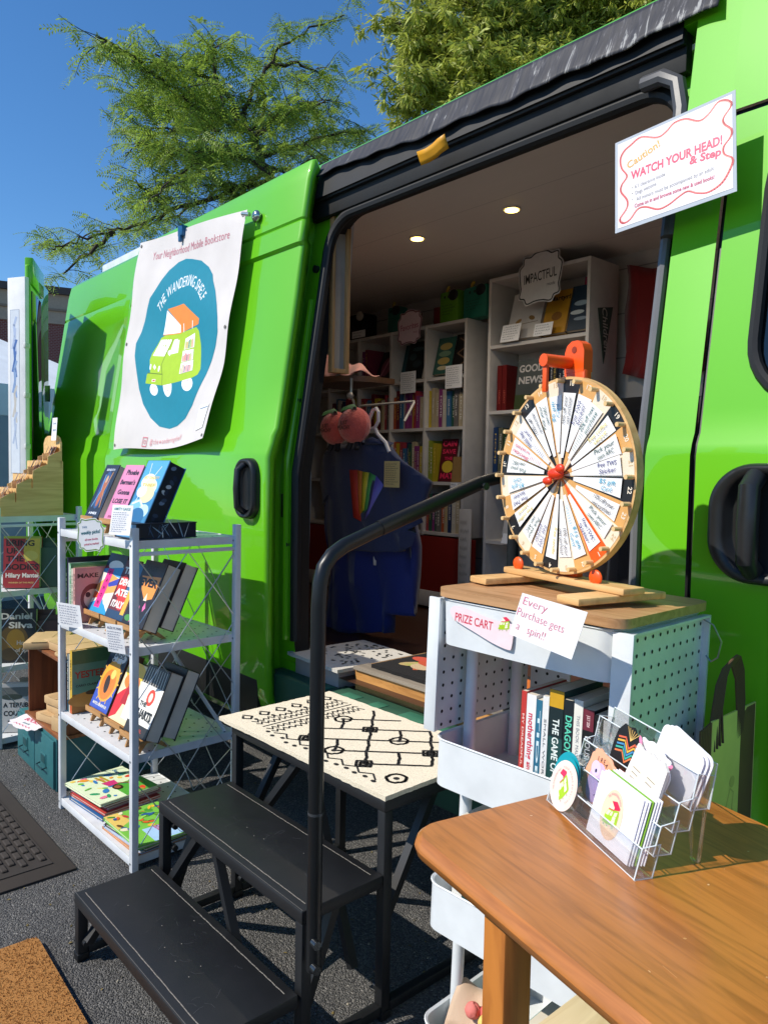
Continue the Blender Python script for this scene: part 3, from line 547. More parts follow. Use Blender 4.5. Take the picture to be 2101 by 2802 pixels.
# ------------------------------------------------------------ banner, clip, signs on the van
PAPER = '#e9e6e4'
Tb = [Vector((-3.694, 1.612, 2.385)), Vector((-2.654, 1.598, 2.29)), Vector((-2.65, 1.452, 1.345)), Vector((-3.63, 1.452, 1.345))]
def on_banner(u, v, h):                       # u,v in 0..1; hangs clear of the door and curls at its lower right corner
    p = Tb[3].lerp(Tb[2], u).lerp(Tb[0].lerp(Tb[1], u), v)
    cr = max(0, (u-.55)/.45)*max(0, (.35-v)/.35); sag = .006*math.sin(u*7+v*3)+.004*math.sin(v*17+u*5)
    return p+Vector((-.018*cr**1.5, -(.004+.034*cr**1.3)-sag-h, .030*cr**2+.004*math.sin(u*9)*(1-v)))
ban = thing('bookshop_banner', 'white fabric banner with a little green van, clipped to the sliding door', 'banner', (-3.15, 1.5, 1.34))
b = MB(); b.grid(48, 48, lambda u, v: on_banner(u, v, 0), mat('#d9d3cf', .75, 'cloth'))
Hb = homog([(120, 490), (1050, 70), (735, 2110), (-85, 2150)], [(0, 1), (1, 1), (1, 0), (0, 0)])
class BanArt(Art):
    def _put(s, uv, fs, col, rough=.5):
        bm = bmesh.new(); vv = [bm.verts.new((u, v, 0)) for u, v in uv]
        for f in fs:
            try: bm.faces.new([vv[i] for i in f])
            except ValueError: pass
        us = [u for u, v in uv]; vs_ = [v for u, v in uv]
        if max(us)-min(us) > .04 or max(vs_)-min(vs_) > .04:
            bmesh.ops.triangulate(bm, faces=[f for f in bm.faces if len(f.verts) > 4])
            for k in range(1, 48):
                for co, no in (((k/48, 0, 0), (1, 0, 0)), ((0, k/48, 0), (0, 1, 0))): bmesh.ops.bisect_plane(bm, geom=bm.verts[:]+bm.edges[:]+bm.faces[:], plane_co=co, plane_no=no)
        bm.verts.index_update(); mt = mat(col, rough, 'print'); s.mb.add([on_banner(p.co.x, p.co.y, s.h) for p in bm.verts], [[q.index for q in f.verts] for f in bm.faces], mt, None, True); bm.free(); s.h += s.st
A = BanArt(b, (0, 0, 0), (1, 0, 0), (0, 0, 1), None, .0009, .00003)
blob = [(575, 568), (660, 575), (725, 625), (758, 690), (762, 740), (785, 830), (800, 950), (805, 1060), (800, 1180), (775, 1300), (740, 1420), (700, 1540), (640, 1680), (590, 1800), (520, 1900), (440, 1955), (370, 1975), (290, 1960), (220, 1900), (160, 1800), (130, 1690), (115, 1560), (100, 1430), (105, 1330), (140, 1240), (165, 1140), (185, 1040), (210, 950), (260, 870), (310, 780), (370, 690), (450, 610), (520, 572)]
A.poly([Hb(*p) for p in reversed(blob)], '#0b8298')
A.arc('THE WANDERING SHELF', [Hb(*p) for p in ((278, 1040), (345, 915), (400, 850), (480, 790), (560, 757), (620, 778), (665, 840), (690, 905))], .072, '#f4f6f4', 0, .9)
A.arc('Your Neighborhood Mobile Bookstore', [Hb(*p) for p in ((225, 595), (560, 470), (915, 318))], .054, '#c4717e', 0, .82)
logo_van(A, Hb); 
q = Hb(190, 2085); A.line([(q[0]-.02, q[1]-.02), (q[0]+.02, q[1]-.02), (q[0]+.02, q[1]+.02), (q[0]-.02, q[1]+.02)], .004, '#d98089', True); A.line([(q[0]+.008*math.cos(t*.7), q[1]+.008*math.sin(t*.7)) for t in range(10)], .003, '#d98089')
A.arc('@thewanderingshelf', [Hb(225, 2085), Hb(490, 2050)], .032, '#d98089', 0, .8)
A.poly([Hb(*p) for p in ((672, 1805), (765, 1785), (715, 2000), (635, 2020))], '#f4f3f2'); A.line([Hb(680, 1835), Hb(752, 1815)], .006, '#7b8fa0')
for u in (.02, .98):
    for v in (.02, .5, .98): A.ell(u, v, .008, .008, '#6d675f', 10)
b.build('fabric', ban, True)
b = MB(); c0 = on_banner(.47, 1, 0); b.box((c0.x-.022, c0.y-.02, c0.z-.035), (c0.x+.022, c0.y+.012, c0.z+.012), mat('#24618c', .35, 'plain', .3), .005)
b.tube([c0+Vector((-.015, -.01, .012)), c0+Vector((-.012, -.03, .03)), c0+Vector((.02, -.045, .03)), c0+Vector((.018, -.01, .012))], .003, mat('#7fa3b8', .3, 'plain', .8), 6); b.box((c0.x-.012, c0.y-.022, c0.z-.06), (c0.x+.006, c0.y-.008, c0.z-.03), mat('#24618c', .35, 'plain', .3), .003); tag(b.build('bulldog_clip'), 'blue metal clip holding the top edge of the white banner', 'clip')
b = MB(); c1 = on_banner(1, 1, 0)+Vector((.035, .0, -.03)); b.ball(c1+Vector((0, .02, 0)), .024, mat('#b9c2b8', .15, 'plain', .9), None, 18, 10, 1, .7, 1); b.cyl(c1+Vector((0, -.012, 0)), c1+Vector((-.04, -.02, .01)), .008, mat('#c7cdc6', .2, 'plain', .9)); tag(b.build('suction_hook'), 'silver suction hook at the upper right corner of the banner', 'hook')
# caution sign
cs = [Vector((-.965, 1.57, 2.025)), Vector((-.694, 1.57, 2.048)), Vector((-.698, 1.555, 1.835)), Vector((-.970, 1.55, 1.81))]
O = cs[3]; U = (cs[2]-cs[3]); V = (cs[0]-cs[3]); w_, h_ = U.length, V.length
sg = thing('caution_sign', 'laminated white caution sign with wavy red border by the van doorway', 'sign', O)
Un = U.normalized(); Vn = (V-Un*V.dot(Un)).normalized(); Nn = Un.cross(Vn); Ms = Matrix(((Un.x, Vn.x, Nn.x, O.x), (Un.y, Vn.y, Nn.y, O.y), (Un.z, Vn.z, Nn.z, O.z), (0, 0, 0, 1)))
b = MB(); b.prism([(0, 0), (w_, 0), (w_, h_), (0, h_)], -.0012, 0, mat('#b9bfc4', .12, 'glass'), Ms); b.build('laminate', sg, True)
b = MB(); b.prism([(.007, .009), (w_-.007, .009), (w_-.007, h_-.007), (.007, h_-.007)], .0002, .0006, mat('#ebe7e8', .3, 'print'), Ms)
Hs = homog([(280, 1220), (1330, 730), (1275, 1635), (225, 2015)], [(0, h_), (w_, h_), (w_, 0), (0, 0)]); A = Art(b, (0, 0, .0006), (1, 0, 0), (0, 1, 0), Ms, .0003, .00004); F = lambda *p: [Hs(*q) for q in p]
bord = F((410, 1235), (500, 1165), (640, 1165), (720, 1110), (790, 1035), (890, 998), (1000, 1015), (1080, 960), (1170, 850), (1240, 825), (1285, 845), (1275, 890), (1210, 985), (1215, 1040), (1270, 1085), (1260, 1150), (1195, 1240), (1195, 1310), (1260, 1345), (1245, 1420), (1160, 1560), (1040, 1645), (940, 1655), (860, 1640), (780, 1690), (690, 1760), (600, 1800), (500, 1780), (430, 1800), (360, 1890), (300, 1925), (275, 1890), (340, 1790), (345, 1720), (300, 1650), (310, 1590), (360, 1510), (320, 1440), (315, 1360), (350, 1290))
bord = smooth(bord, 5); A.line(bord, .0040, '#e2595f', True); A.line([(x+(w_/2-x)*.02, y+(h_/2-y)*.02) for x, y in bord], .0012, '#f0a08e', True)
def tx(A, H, t, p0, p1, size, col, bold=0, shear=0, fill=1.): 
    (x0, y0), (x1, y1) = H(*p0), H(*p1); A.text(t, (x0+x1)/2, (y0+y1)/2, size, col, math.atan2(y1-y0, x1-x0), bold, shear, 1, math.hypot(x1-x0, y1-y0)*fill)
tx(A, Hs, 'Caution!', (370, 1425), (655, 1215), .024, '#d8a23e', .02); tx(A, Hs, 'WATCH YOUR HEAD!', (395, 1510), (1190, 1180), .027, '#d83a63', .035); tx(A, Hs, '& Step', (895, 1375), (1170, 1285), .024, '#d83a63', .03)
tx(A, Hs, "6'1 clearance inside", (420, 1605), (680, 1490), .0125, '#8a8a90'); tx(A, Hs, 'Dogs welcome', (420, 1660), (600, 1575), .0125, '#8a8a90'); tx(A, Hs, 'All minors must be accompanied by an adult', (425, 1715), (1095, 1435), .0125, '#8a8a90'); tx(A, Hs, 'Come on in and browse some new & used books!', (405, 1775), (1095, 1510), .0125, '#c4456a', .02)
for p in ((400, 1612), (395, 1662), (393, 1718)): A.ell(*Hs(*p), .0012, .0012, '#666666', 8)
b.build('printed_sheet', sg, True)
# white board at the free edge of the rear door
p0, p1 = Vector((-4.25, 1.225, 1.10)), Vector((-4.355, 1.168, 1.10)); dx = (p0-p1).normalized(); nb = Vector((dx.y, -dx.x, 0)); Mw = Matrix(((dx.x, -nb.x, 0, p1.x), (dx.y, -nb.y, 0, p1.y), (0, 0, 1, 1.10), (0, 0, 0, 1)))
wb = thing('hanging_board', 'narrow white board with a blue picture hung on the open rear door', 'board', Mw); L_ = (p0-p1).length
b = MB(); b.box((0, 0, 0), (L_, .028, 1.15), mat('#e8e8e6', .6), .003); 
for z in (.25, .52, .78): b.box((L_-.01, -.004, z), (L_+.004, .03, z+.025), mat('#d8d8d4', .5), .002)
b.build('panel', wb)
b = MB(); A = Art(b, (0, 0, 0), (1, 0, 0), (0, 0, 1)); A.rect(.02, .12, L_-.04, .98, '#dfe4ea'); A.line([(.02, .12), (L_-.04, .12), (L_-.04, .98), (.02, .98)], .003, '#a9b3c2', True)
for y, a, c_ in ((.78, .05, '#b9c6e0'), (.66, .05, '#5577b4'), (.55, .045, '#8fa9d0'), (.42, .04, '#cfc7bb'), (.28, .04, '#b7c3d8')): A.line([(.035, y), (.05, y+.06), (.045, y+.12), (.06, y+.16)], a*.3, c_); A.line([(.06, y-.03), (.05, y+.04), (.055, y+.1)], a*.2, c_)
b.build('picture', wb)

# ------------------------------------------------------------ black folding steps with handrails
ST = mat('#191a1c', .5); EDGE = mat('#8b857c', .6)
sp = thing('folding_steps', 'black three-tread folding steps with handrails in front of the van doorway', 'steps', (-1.57, 1.09, 0))
x0, x1 = -1.905, -1.230
TR = [(.658, .878, .172), (.884, 1.108, .345)]
def tread(y0, y1, z):
    b = MB(); b.box((x0, y0, z-.03), (x1, y1, z), ST, .004)
    for yy in (y0+.022, y1-.022): 
        rg = random.Random(int(z*1000+yy*100)); P = [(x0+.02+(x1-x0-.04)*i/40, yy+rg.uniform(-.0006, .0006)) for i in range(41)]; Art(b, (0, 0, z), (1, 0, 0), (0, 1, 0), None, .0006).line(P, .0022, EDGE)
    A = Art(b, (0, 0, z), (1, 0, 0), (0, 1, 0), None, .0005, .00002)
    rg = random.Random(int(z*100))
    P = [(x0+.003+(x1-x0-.006)*i/30, y0+.0035) for i in range(31)]; A.line(P, .0012, mat('#6b6964', .6))
    for i in range(26): x, y = rg.uniform(x0+.05, x1-.05), rg.uniform(y0+.04, y1-.04); a = rg.uniform(0, 6); l = rg.uniform(.004, .03); A.line([(x, y), (x+l*math.cos(a)*.5, y+l*math.sin(a)*.3), (x+l*math.cos(a+.3), y+l*math.sin(a+.3))], .0006, mat('#4b4d50', .6))
    for i in range(8): A.ell(rg.uniform(x0+.05, x1-.05), rg.uniform(y0+.04, y1-.04), .0015, .0012, mat('#9b968c', .7), 7)
    return b.build('tread', sp, True)
for t in TR: tread(*t)
b = MB(); b.box((x0, 1.108, .487), (x1, 1.525, .515), ST, .004); b.build('platform', sp, True)
def leg(x, y, z1, z0=0, w=.026):
    b = MB(); b.box((x-w/2, y-w/2, z0), (x+w/2, y+w/2, z1), ST, .003); b.box((x-w/2-.002, y-w/2-.002, 0), (x+w/2+.002, y+w/2+.002, .02), BLACK, .002); return b.build('leg', sp, True)
for x in (x0+.013, x1-.013):
    leg(x, .672, .143); leg(x, .898, .316); leg(x, 1.122, .488); leg(x, 1.51, .488)
    b = MB(); b.box((x-.012, .686, .012), (x+.012, .885, .036), ST, .003); b.box((x-.012, .912, .012), (x+.012, 1.109, .036), ST, .003); b.box((x-.012, 1.136, .012), (x+.012, 1.497, .036), ST, .003); b.build('base_bar', sp, True)
def bar(a, c, w=.02): b = MB(); b.tube([a, c], w/1.35, ST, 4); return b.build('brace', sp, True)
for x in (x0+.035, x1-.035):
    bar((x, .76, .145), (x, .68, .05)); bar((x, 1.0, .318), (x, .90, .06)); bar((x, 1.30, .487), (x, 1.135, .20))
for x, s in ((x0+.03, 1), (x1-.03, -1)): pass
bar((x0+.30, .898, .315), (x1-.21, .888, .03)); bar((x0+.35, 1.14, .487), (x1-.12, 1.122, .06)); bar((x0+.30, 1.14, .487), (x0+.06, 1.122, .20)); bar((x0+.20, .90, .315), (x0+.04, .892, .12))
for y, z in ((.915, .28), (.915, .22), (1.125, .10), (1.125, .06), (.675, .05)): 
    for x in (x0+.03, x1-.03): b = MB(); b.cyl((x-.012, y, z), (x+.012, y, z), .008, mat('#3a3c3e', .35, 'plain', .7), 10); b.build('bolt', sp, True)
RAIL = mat('#1a1c1e', .36, 'plain', .3)
def rail(x):
    b = MB(); P = [(x, .893, .235), (x, .893, .98), (x, .896, 1.03), (x, .905, 1.062), (x, .925, 1.085), (x, .955, 1.102), (x, 1.06, 1.137), (x, 1.25, 1.198), (x, 1.38, 1.236), (x, 1.44, 1.247), (x, 1.475, 1.240), (x, 1.495, 1.215), (x, 1.50, 1.17), (x, 1.50, .50)]
    b.tube(P, .0155, RAIL, 14); b.tube([(x, 1.05, 1.134), (x, 1.37, 1.233)], .0172, RAIL, 14); b.tube([(x, .893, .56), (x, .893, .565)], .0165, mat('#3a3d40', .4), 12)
    h = b.build('handrail', sp, True)
    for y, z in ((.885, .30), (.885, .248), (1.365, 1.225)): b = MB(); b.cyl((x+.010, y, z), (x+.026, y-.002, z), .009, mat('#55585a', .25, 'plain', .9), 12); b.build('screw', h, True)
rail(-1.20)
# rug on the platform
INK = mat('#1c1b1c', .95, 'pile')
def art_rug(A, w, h):
    def ln(P, t=.0080): 
        Q = []; rg = random.Random(len(P))
        for i in range(len(P)-1):
            (a, c), (d, e) = P[i], P[i+1]; k = max(2, int(math.hypot(d-a, e-c)/.012)); Q += [(a+(d-a)*j/k+rg.uniform(-.0016, .0016), c+(e-c)*j/k+rg.uniform(-.0016, .0016)) for j in range(k)]
        A.line(Q+[P[-1]], t, INK)
    hw, hh = w/2, h/2; rg = random.Random(8); X0 = -hw+.27
    for s in range(8):                       # diagonal lattice on the main field
        pass
    a_ = .084; q = a_*.7071; cl_r = lambda p: (max(X0-.03, min(hw-.012, p[0])), max(-hh+.03, min(hh-.025, p[1])))
    inside = lambda p: X0-.03 < p[0] < hw-.012 and -hh+.03 < p[1] < hh-.025
    pos = lambda i, j: (X0+(i+j)*q-.02, -hh+.03+(i-j)*q)
    for j in range(-8, 9):                   # running-bond diamonds: long diagonals crossed by short staggered ones
        for i in range(-8, 14):
            p, e = pos(i, j), pos(i+1, j)
            if inside(p) and inside(e): ln([p, e])
            if (i+2*j) % 4 != 0:
                e = pos(i, j+1)
                if inside(p) and inside(e): ln([p, ((p[0]*.5+e[0]*.5)+.004, (p[1]+e[1])*.5+.004), e])
            if not inside(p): continue
            k = (i+2*j) % 6
            if k == 1: ln([(p[0]-.026, p[1]), (p[0], p[1]+.026), (p[0]+.026, p[1]), (p[0], p[1]-.026), (p[0]-.026, p[1])]); ln([(p[0]-.012, p[1]), (p[0], p[1]+.012), (p[0]+.012, p[1]), (p[0], p[1]-.012), (p[0]-.012, p[1])], .008)
            elif k == 4: ln([(p[0]+.025*math.cos(t*.6), p[1]+.025*math.sin(t*.6)) for t in range(12)]); A.ell(p[0], p[1], .008, .008, INK, 8)
    for i in range(9):
        x = -hw+.16+i*.035; y = -hh+.035+i*.0
    for k in range(5):                       # band of dense scribble along the left end
        x = -hw+.105+k*.026; P = []
        for i in range(34): P.append((x+(.010 if i % 2 else -.010)*rg.uniform(.5, 1.2), -hh+.05+(h-.09)*i/33))
        if k != 2: A.line(P, .0042, INK)
        else: A.line([(x, -hh+.05+(h-.09)*i/20) for i in range(21)], .004, INK)
    for i in range(6): y = -hh+.06+(h-.12)*i/5; A.line([(-hw+.035, y), (-hw+.06, y+.016), (-hw+.078, y), (-hw+.06, y-.016), (-hw+.045, y-.006)], .0065, INK); A.ell(-hw+.09, y+.01, .008, .006, INK, 8)
    for i in range(14): x = -hw+.2+i*.034; A.ell(x, -hh+.028+rg.uniform(-.005, .014), .008, .006, INK, 8); 
    P = [(-hw+.22+i*.03, -hh+.045+(.02 if i % 2 else 0)) for i in range(15)]; A.line(P, .0045, INK)
rugmesh('patterned_rug', 'cream rug with black diamond line pattern on the top platform of the black steps', -1.955, -1.232, 1.10, 1.515, .5155, mat('#efe3ca', .95, 'pile'), art_rug, .011, rad(1.0), mat('#e6d9bf', .95, 'pile'))

# ------------------------------------------------------------ mats on the asphalt
b = MB(); bx = mat('#3a332d', .9); b.box((-3.35, .05, 0), (-2.33, .815, .008), bx, .003)
b.box((-3.28, .10, .008), (-2.40, .765, .011), mat('#332d28', .95)); i = 0
y = .12; r = 0
while y < .75:
    x = -3.26+(.028 if r % 2 else 0)
    while x < -2.45: b.box((x, y, .011), (x+.046, y+.019, .0175), bx, .006, None, 1); x += .056
    y += .028; r += 1
tag(b.build('rubber_doormat'), 'dark brown ribbed rubber-edged doormat lying on the asphalt at the left', 'doormat')
b = MB(); P = rr(-.34, .30, -.26, .26, .02, 4); Mc = frame((-1.70, .335, 0), rad(-2)); b.prism([(x, y) for x, y in P], 0, .018, mat('#a8743a', .95, 'pile'), Mc)
rg = random.Random(2); vs = []; fs = []; cm = mat('#b98244', .9, 'pile')
for i in range(15000):
    x, y = rg.uniform(-.338, .298), rg.uniform(-.258, .258); a = rg.uniform(0, 6.3); l = rg.uniform(.002, .005); k = len(vs); w = .0012
    vs += [(x-w*math.sin(a), y+w*math.cos(a), .0175), (x+w*math.sin(a), y-w*math.cos(a), .0175), (x+l*math.cos(a), y+l*math.sin(a), .018+rg.uniform(.003, .008))]; fs.append((k, k+1, k+2))
b.add(vs, fs, cm, Mc); tag(b.build('coir_doormat'), 'golden brown coir doormat lying on the asphalt in the lower left corner', 'doormat')

# loose grit and bits of leaf on the asphalt
rg = random.Random(31); b = MB(); gm = [mat('#8f8a80', .9), mat('#5f5a50', .9), mat('#7a6a3a', .8), mat('#a89f8c', .9)]
for i in range(520):
    x, y = rg.uniform(-3.6, -.9), rg.uniform(.3, 1.6); r = rg.uniform(.0012, .0038); a = rg.uniform(0, 6)
    P = [(r*math.cos(a+k*1.05)*rg.uniform(.6, 1.3), r*math.sin(a+k*1.05)*rg.uniform(.6, 1.3)) for k in range(6)]
    vs = [(x+p[0], y+p[1], .0005) for p in P]+[(x+p[0]*.6, y+p[1]*.6, .0008+r*.8) for p in P]; b.add(vs, [(k, (k+1) % 6, 6+(k+1) % 6, 6+k) for k in range(6)]+[tuple(range(6, 12))], gm[i % 4])
for i in range(70):
    x, y = rg.uniform(-3.6, -.9), rg.uniform(.3, 1.6); a = rg.uniform(0, 6); l = rg.uniform(.006, .014); w_ = l*.3; c, s_ = math.cos(a), math.sin(a)
    b.add([(x, y, .002), (x+l*.5*c-w_*s_, y+l*.5*s_+w_*c, .004), (x+l*c, y+l*s_, .002), (x+l*.5*c+w_*s_, y+l*.5*s_-w_*c, .003)], [(0, 1, 2, 3)], gm[2])
o = b.build('grit'); tag(o, 'small grit and leaf bits scattered on the asphalt', 'grit', kind='stuff')
# ------------------------------------------------------------ books
PG = mat('#d8cfbd', .8); PGD = mat('#d6ccbd', .8); KR = mat('#b98f5c', .75); WOOD = mat('#b98a55', .6, 'wood', axis=0)
def book(label, w, h, t, M, cover, page=PG, front=None, spine=None, edge=None, group=None, cat='book', name='book', solo=False, soft=False, back=None):
    cm = cover if not isinstance(cover, (str, tuple)) else mat(cover, .42)
    bt = .0009 if soft else .0026; lip = .0 if soft else .003
    root = None if solo else thing(name, label, cat, M, group)
    b = MB(); bM = M if solo else None
    b.box((0, 0, 0), (w, bt, h), cm, 0, bM); b.box((0, t-bt, 0), (w, t, h), cm, 0, bM); b.box((-.0004, .0, 0), (bt, t, h), cm, 0, bM)
    if front: front(Art(b, (0, 0, 0), (1, 0, 0), (0, 0, 1), bM, .0005, .00004), w, h)
    if spine: spine(Art(b, (-.0004, t, 0), (0, -1, 0), (0, 0, 1), bM, .0005, .00004), t, h)
    if back: back(Art(b, (w, t, 0), (-1, 0, 0), (0, 0, 1), bM, .0005, .00004), w, h)
    pg = b if solo else MB(); pg.box((bt, bt, lip), (w-lip, t-bt, h-lip), page, 0, bM)
    if edge: edge(Art(pg, (w-lip, 0, 0), (0, 1, 0), (0, 0, 1), bM, .0004, .00004), t, h)
    if solo: return tag(b.build(name), label, cat, group)
    b.build('cover', root); pg.build('pages', root); return root
def spine_text(t, col, size=.6, pos=.5, bold=.02, wmax=.8, base=None, bands=()):
    def f(A, w, h):
        for v0, v1, c in bands: A.rect(.0003, v0*h, w-.0003, v1*h, c)
        for k, (s, c, p, sz, ln) in enumerate(t if isinstance(t, list) else [(t, col, pos, size, wmax)]): A.text(s, w/2, h*p, w*sz, c, -math.pi/2, bold, 0, 1, ln*h)
    return f
def front_text(bgs=(), lines=(), extra=None):
    def f(A, w, h):
        for q in bgs:
            if q[0] == 'r': A.rect(q[1]*w, q[2]*h, q[3]*w, q[4]*h, q[5])
            elif q[0] == 'e': A.ell(q[1]*w, q[2]*h, q[3]*w, q[4]*h, q[5], 20, q[6] if len(q) > 6 else 0)
            elif q[0] == 'p': A.poly([(x*w, y*h) for x, y in q[1]], q[2])
            elif q[0] == 'l': A.line([(x*w, y*h) for x, y in q[1]], q[3]*w, q[2])
        for s, u, v, sz, c, wd in lines: A.text(s, u*w, v*h, sz*h, c, 0, .03, 0, 1, wd*w)
        if extra: extra(A, w, h)
    return f
def easel(label, x, y, z, rz=0, w=.1, grp='wooden book easels on the front rack'):
    M = frame((x, y, z), rz); r = thing('book_easel', label, 'easel', M, grp)
    b = MB(); b.box((-w/2, -.022, .034), (w/2, .03, .042), WOOD, .002); b.box((-w/2, -.027, .034), (w/2, -.022, .052), WOOD, .001); b.build('ledge', r)
    for s in (-1, 1):
        b = MB(); b.prism([(-.02, 0), (.0, .05), (.075, .20), (.082, .20), (.03, .05), (.09, 0), (.075, 0), (.02, .035), (-.008, 0)], s*w*.3-.004, s*w*.3+.004, WOOD, Matrix(((0, 0, 1, 0), (1, 0, 0, 0), (0, 1, 0, 0), (0, 0, 0, 1)))); b.build('side_leg', r)
def card(label, pts_M, w, h, rows, ink='#6b6f86', seed=1, title=None, col='#f1f0ef', name='note_card', cat='card', out=None, art=None, group=None):
    b = MB(); P = out or [(-w/2, -h/2), (w/2, -h/2), (w/2, h/2), (-w/2, h/2)]
    Mv = pts_M @ Matrix(((1, 0, 0, 0), (0, 0, -1, 0), (0, 1, 0, 0), (0, 0, 0, 1)))
    b.prism(P, -.0006, 0, mat(col, .6, 'print'), Mv); A = Art(b, (0, 0, 0), (1, 0, 0), (0, 1, 0), Mv, .0005, .00004)
    if title: A.text(title[0], 0, h*.36, h*.13, title[1], 0, .01, 0, 1, w*.8)
    if rows: A.scribble(-w*.42, -h*.42, w*.84, h*(.7 if title else .85), rows, ink, seed)
    if art: art(A, w, h)
    return tag(b.build(name), label, cat, group)

# ------------------------------------------------------------ white wire racks
MW = mat('#dfe1e3', .35, 'plain', .0); WIRE = mat('#c9cdd0', .3, 'plain', .6)
RZ = [.040, .362, .698, 1.03]
def perf(A, w, d):
    k = mat('#26292a', .8)
    for i in range(20):
        for j in range(10):
            if (i+j) % 2 == 0: A.ell((i+.8)*w/20.6, (j+.8)*d/10.6, .0045, .0035, k, 7)
def rack(M, label):
    r = thing('wire_rack', label, 'shelving rack', M, 'white metal racks of books'); w, d, h = .596, .36, 1.072
    for x in (0, w):
        for y in (0, d):
            b = MB(); b.box((x-.011, y-.011, 0), (x+.011, y+.011, h), MW, .002)
            for z in RZ: b.cyl((x-.002, y-.0125, z-.012), (x-.002, y-.011, z-.012), .0035, mat('#8d9296', .3, 'plain', .8), 8)
            b.build('post', r)
    for z in RZ:
        b = MB(); b.box((.011, -.004, z-.004), (w-.011, d+.004, z), MW); b.box((.011, -.008, z-.024), (w-.011, -.004, z+.002), MW, .001); b.box((.011, d+.004, z-.024), (w-.011, d+.008, z+.002), MW, .001)
        for x in (.006, w-.012): b.box((x, .011, z-.024), (x+.006, d-.011, z+.002), MW)
        h0 = Art(b, (0, 0, z), (1, 0, 0), (0, 1, 0), None, .0006, 0); perf(h0, w, d); b.build('shelf', r)
    for x in (0, w): b = MB(); b.box((x-.006, .011, .985), (x+.006, d-.011, .997), MW, .001); b.build('side_rail', r)
    for x in (0., w):
        b = MB(); zt, zb = .99, .05; m = (zt+zb)/2
        for a, c in (((0, zt), (d, m)), ((d, zt), (0, m)), ((0, m), (d, zb)), ((d, m), (0, zb)), ((d/2, zt), (d, .755)), ((d/2, zt), (0, .755)), ((0, .755), (d, .285)), ((d, .755), (0, .285)), ((0, .285), (d/2, zb)), ((d, .285), (d/2, zb))): b.tube([(x, a[0], a[1]), (x, c[0], c[1])], .0018, WIRE, 5)
        b.build('cross_wire', r)
    b = MB()
    for a, c in (((0, .67), (w/2, .38)), ((w, .67), (w/2, .38)), ((0, .38), (w/2, .67)), ((w, .38), (w/2, .67)), ((0, .33), (w/2, .06)), ((w, .33), (w/2, .06)), ((0, .06), (w/2, .33)), ((w, .06), (w/2, .33)), ((0, 1.0), (w/2, .72)), ((w, 1.0), (w/2, .72)), ((0, .72), (w/2, 1.0)), ((w, .72), (w/2, 1.0))): b.tube([(a[0], d+.01, a[1]), (c[0], d+.01, c[1])], .0018, WIRE, 5)
    b.build('back_wire', r)
    b = MB(); b.tube([(w-.03, d-.02, .36), (w-.20, .20, .67)], .007, MW, 6); b.build('strut', r)
    return r
R1 = frame((-2.803, .928, 0), rad(1.6)); R2 = frame((-4.168, .870, 0), rad(4))
rack(R1, 'white metal rack of displayed books standing beside the black steps'); rack(R2, 'white metal rack with the wooden card display on top, by the left edge')
TH = rad(24)
def disp(label, x, y, z, w, h, t, cover, front=None, page=PGD, edge=None, rz=rad(2), th=TH, es=True, **k):
    if es: easel('small wooden easel under the '+k.pop('el', label.split(' book')[0]+' book'), x+w/2, y+.012, z, rz, w*.9)
    else: k.pop('el', 0)
    return book(label, w, h, t, frame((x, y, z+.046), rz, -th), cover, page, front, None, edge, **k)
G1 = 'books faced out on the front rack'
# top shelf
disp('navy book with an orange figure on its cover, leftmost on top of the front rack', -2.735, .985, 1.032, .112, .205, .046, '#20283c', front_text([('e', .5, .52, .3, .36, '#31507e'), ('e', .5, .5, .13, .3, '#b0633a'), ('e', .5, .72, .08, .07, '#caa27c'), ('l', [(.2, .2), (.4, .5), (.3, .8)], '#6ea0c8', .05), ('l', [(.8, .2), (.62, .5), (.75, .85)], '#c98b4a', .05)], [('BENEATH', .5, .9, .06, '#c9d2e0', .6), ('AMES', .5, .08, .06, '#e2e6ee', .6)]), group=G1)
disp('pink book with loose black lettering on top of the front rack', -2.560, .985, 1.032, .138, .205, .03, '#e58bb0', front_text([('e', .35, .2, .1, .04, '#c33b5c'), ('e', .62, .21, .1, .04, '#c33b5c')], [('Phoebe', .55, .86, .13, '#2b2233', .66), ('Berman\'s', .5, .68, .12, '#2b2233', .8), ('Gonna', .5, .50, .12, '#2b2233', .66), ('LOSE IT', .5, .34, .11, '#2b2233', .8), ('ZOE DUBNO', .5, .06, .05, '#8b2c54', .6)]), group=G1)
def sprayed(A, w, h):
    A.rect(.001, .002, w-.001, h-.003, '#16202f')
    for i in range(10): rg = random.Random(i+3); A.ell(w*rg.uniform(.25, .75), h*rg.uniform(.05, .95), w*.16, h*.03, rg.choice(['#31455f', '#6f86a3', '#b9c6cf', '#1d2c46']), 10, rg.uniform(0, 3))
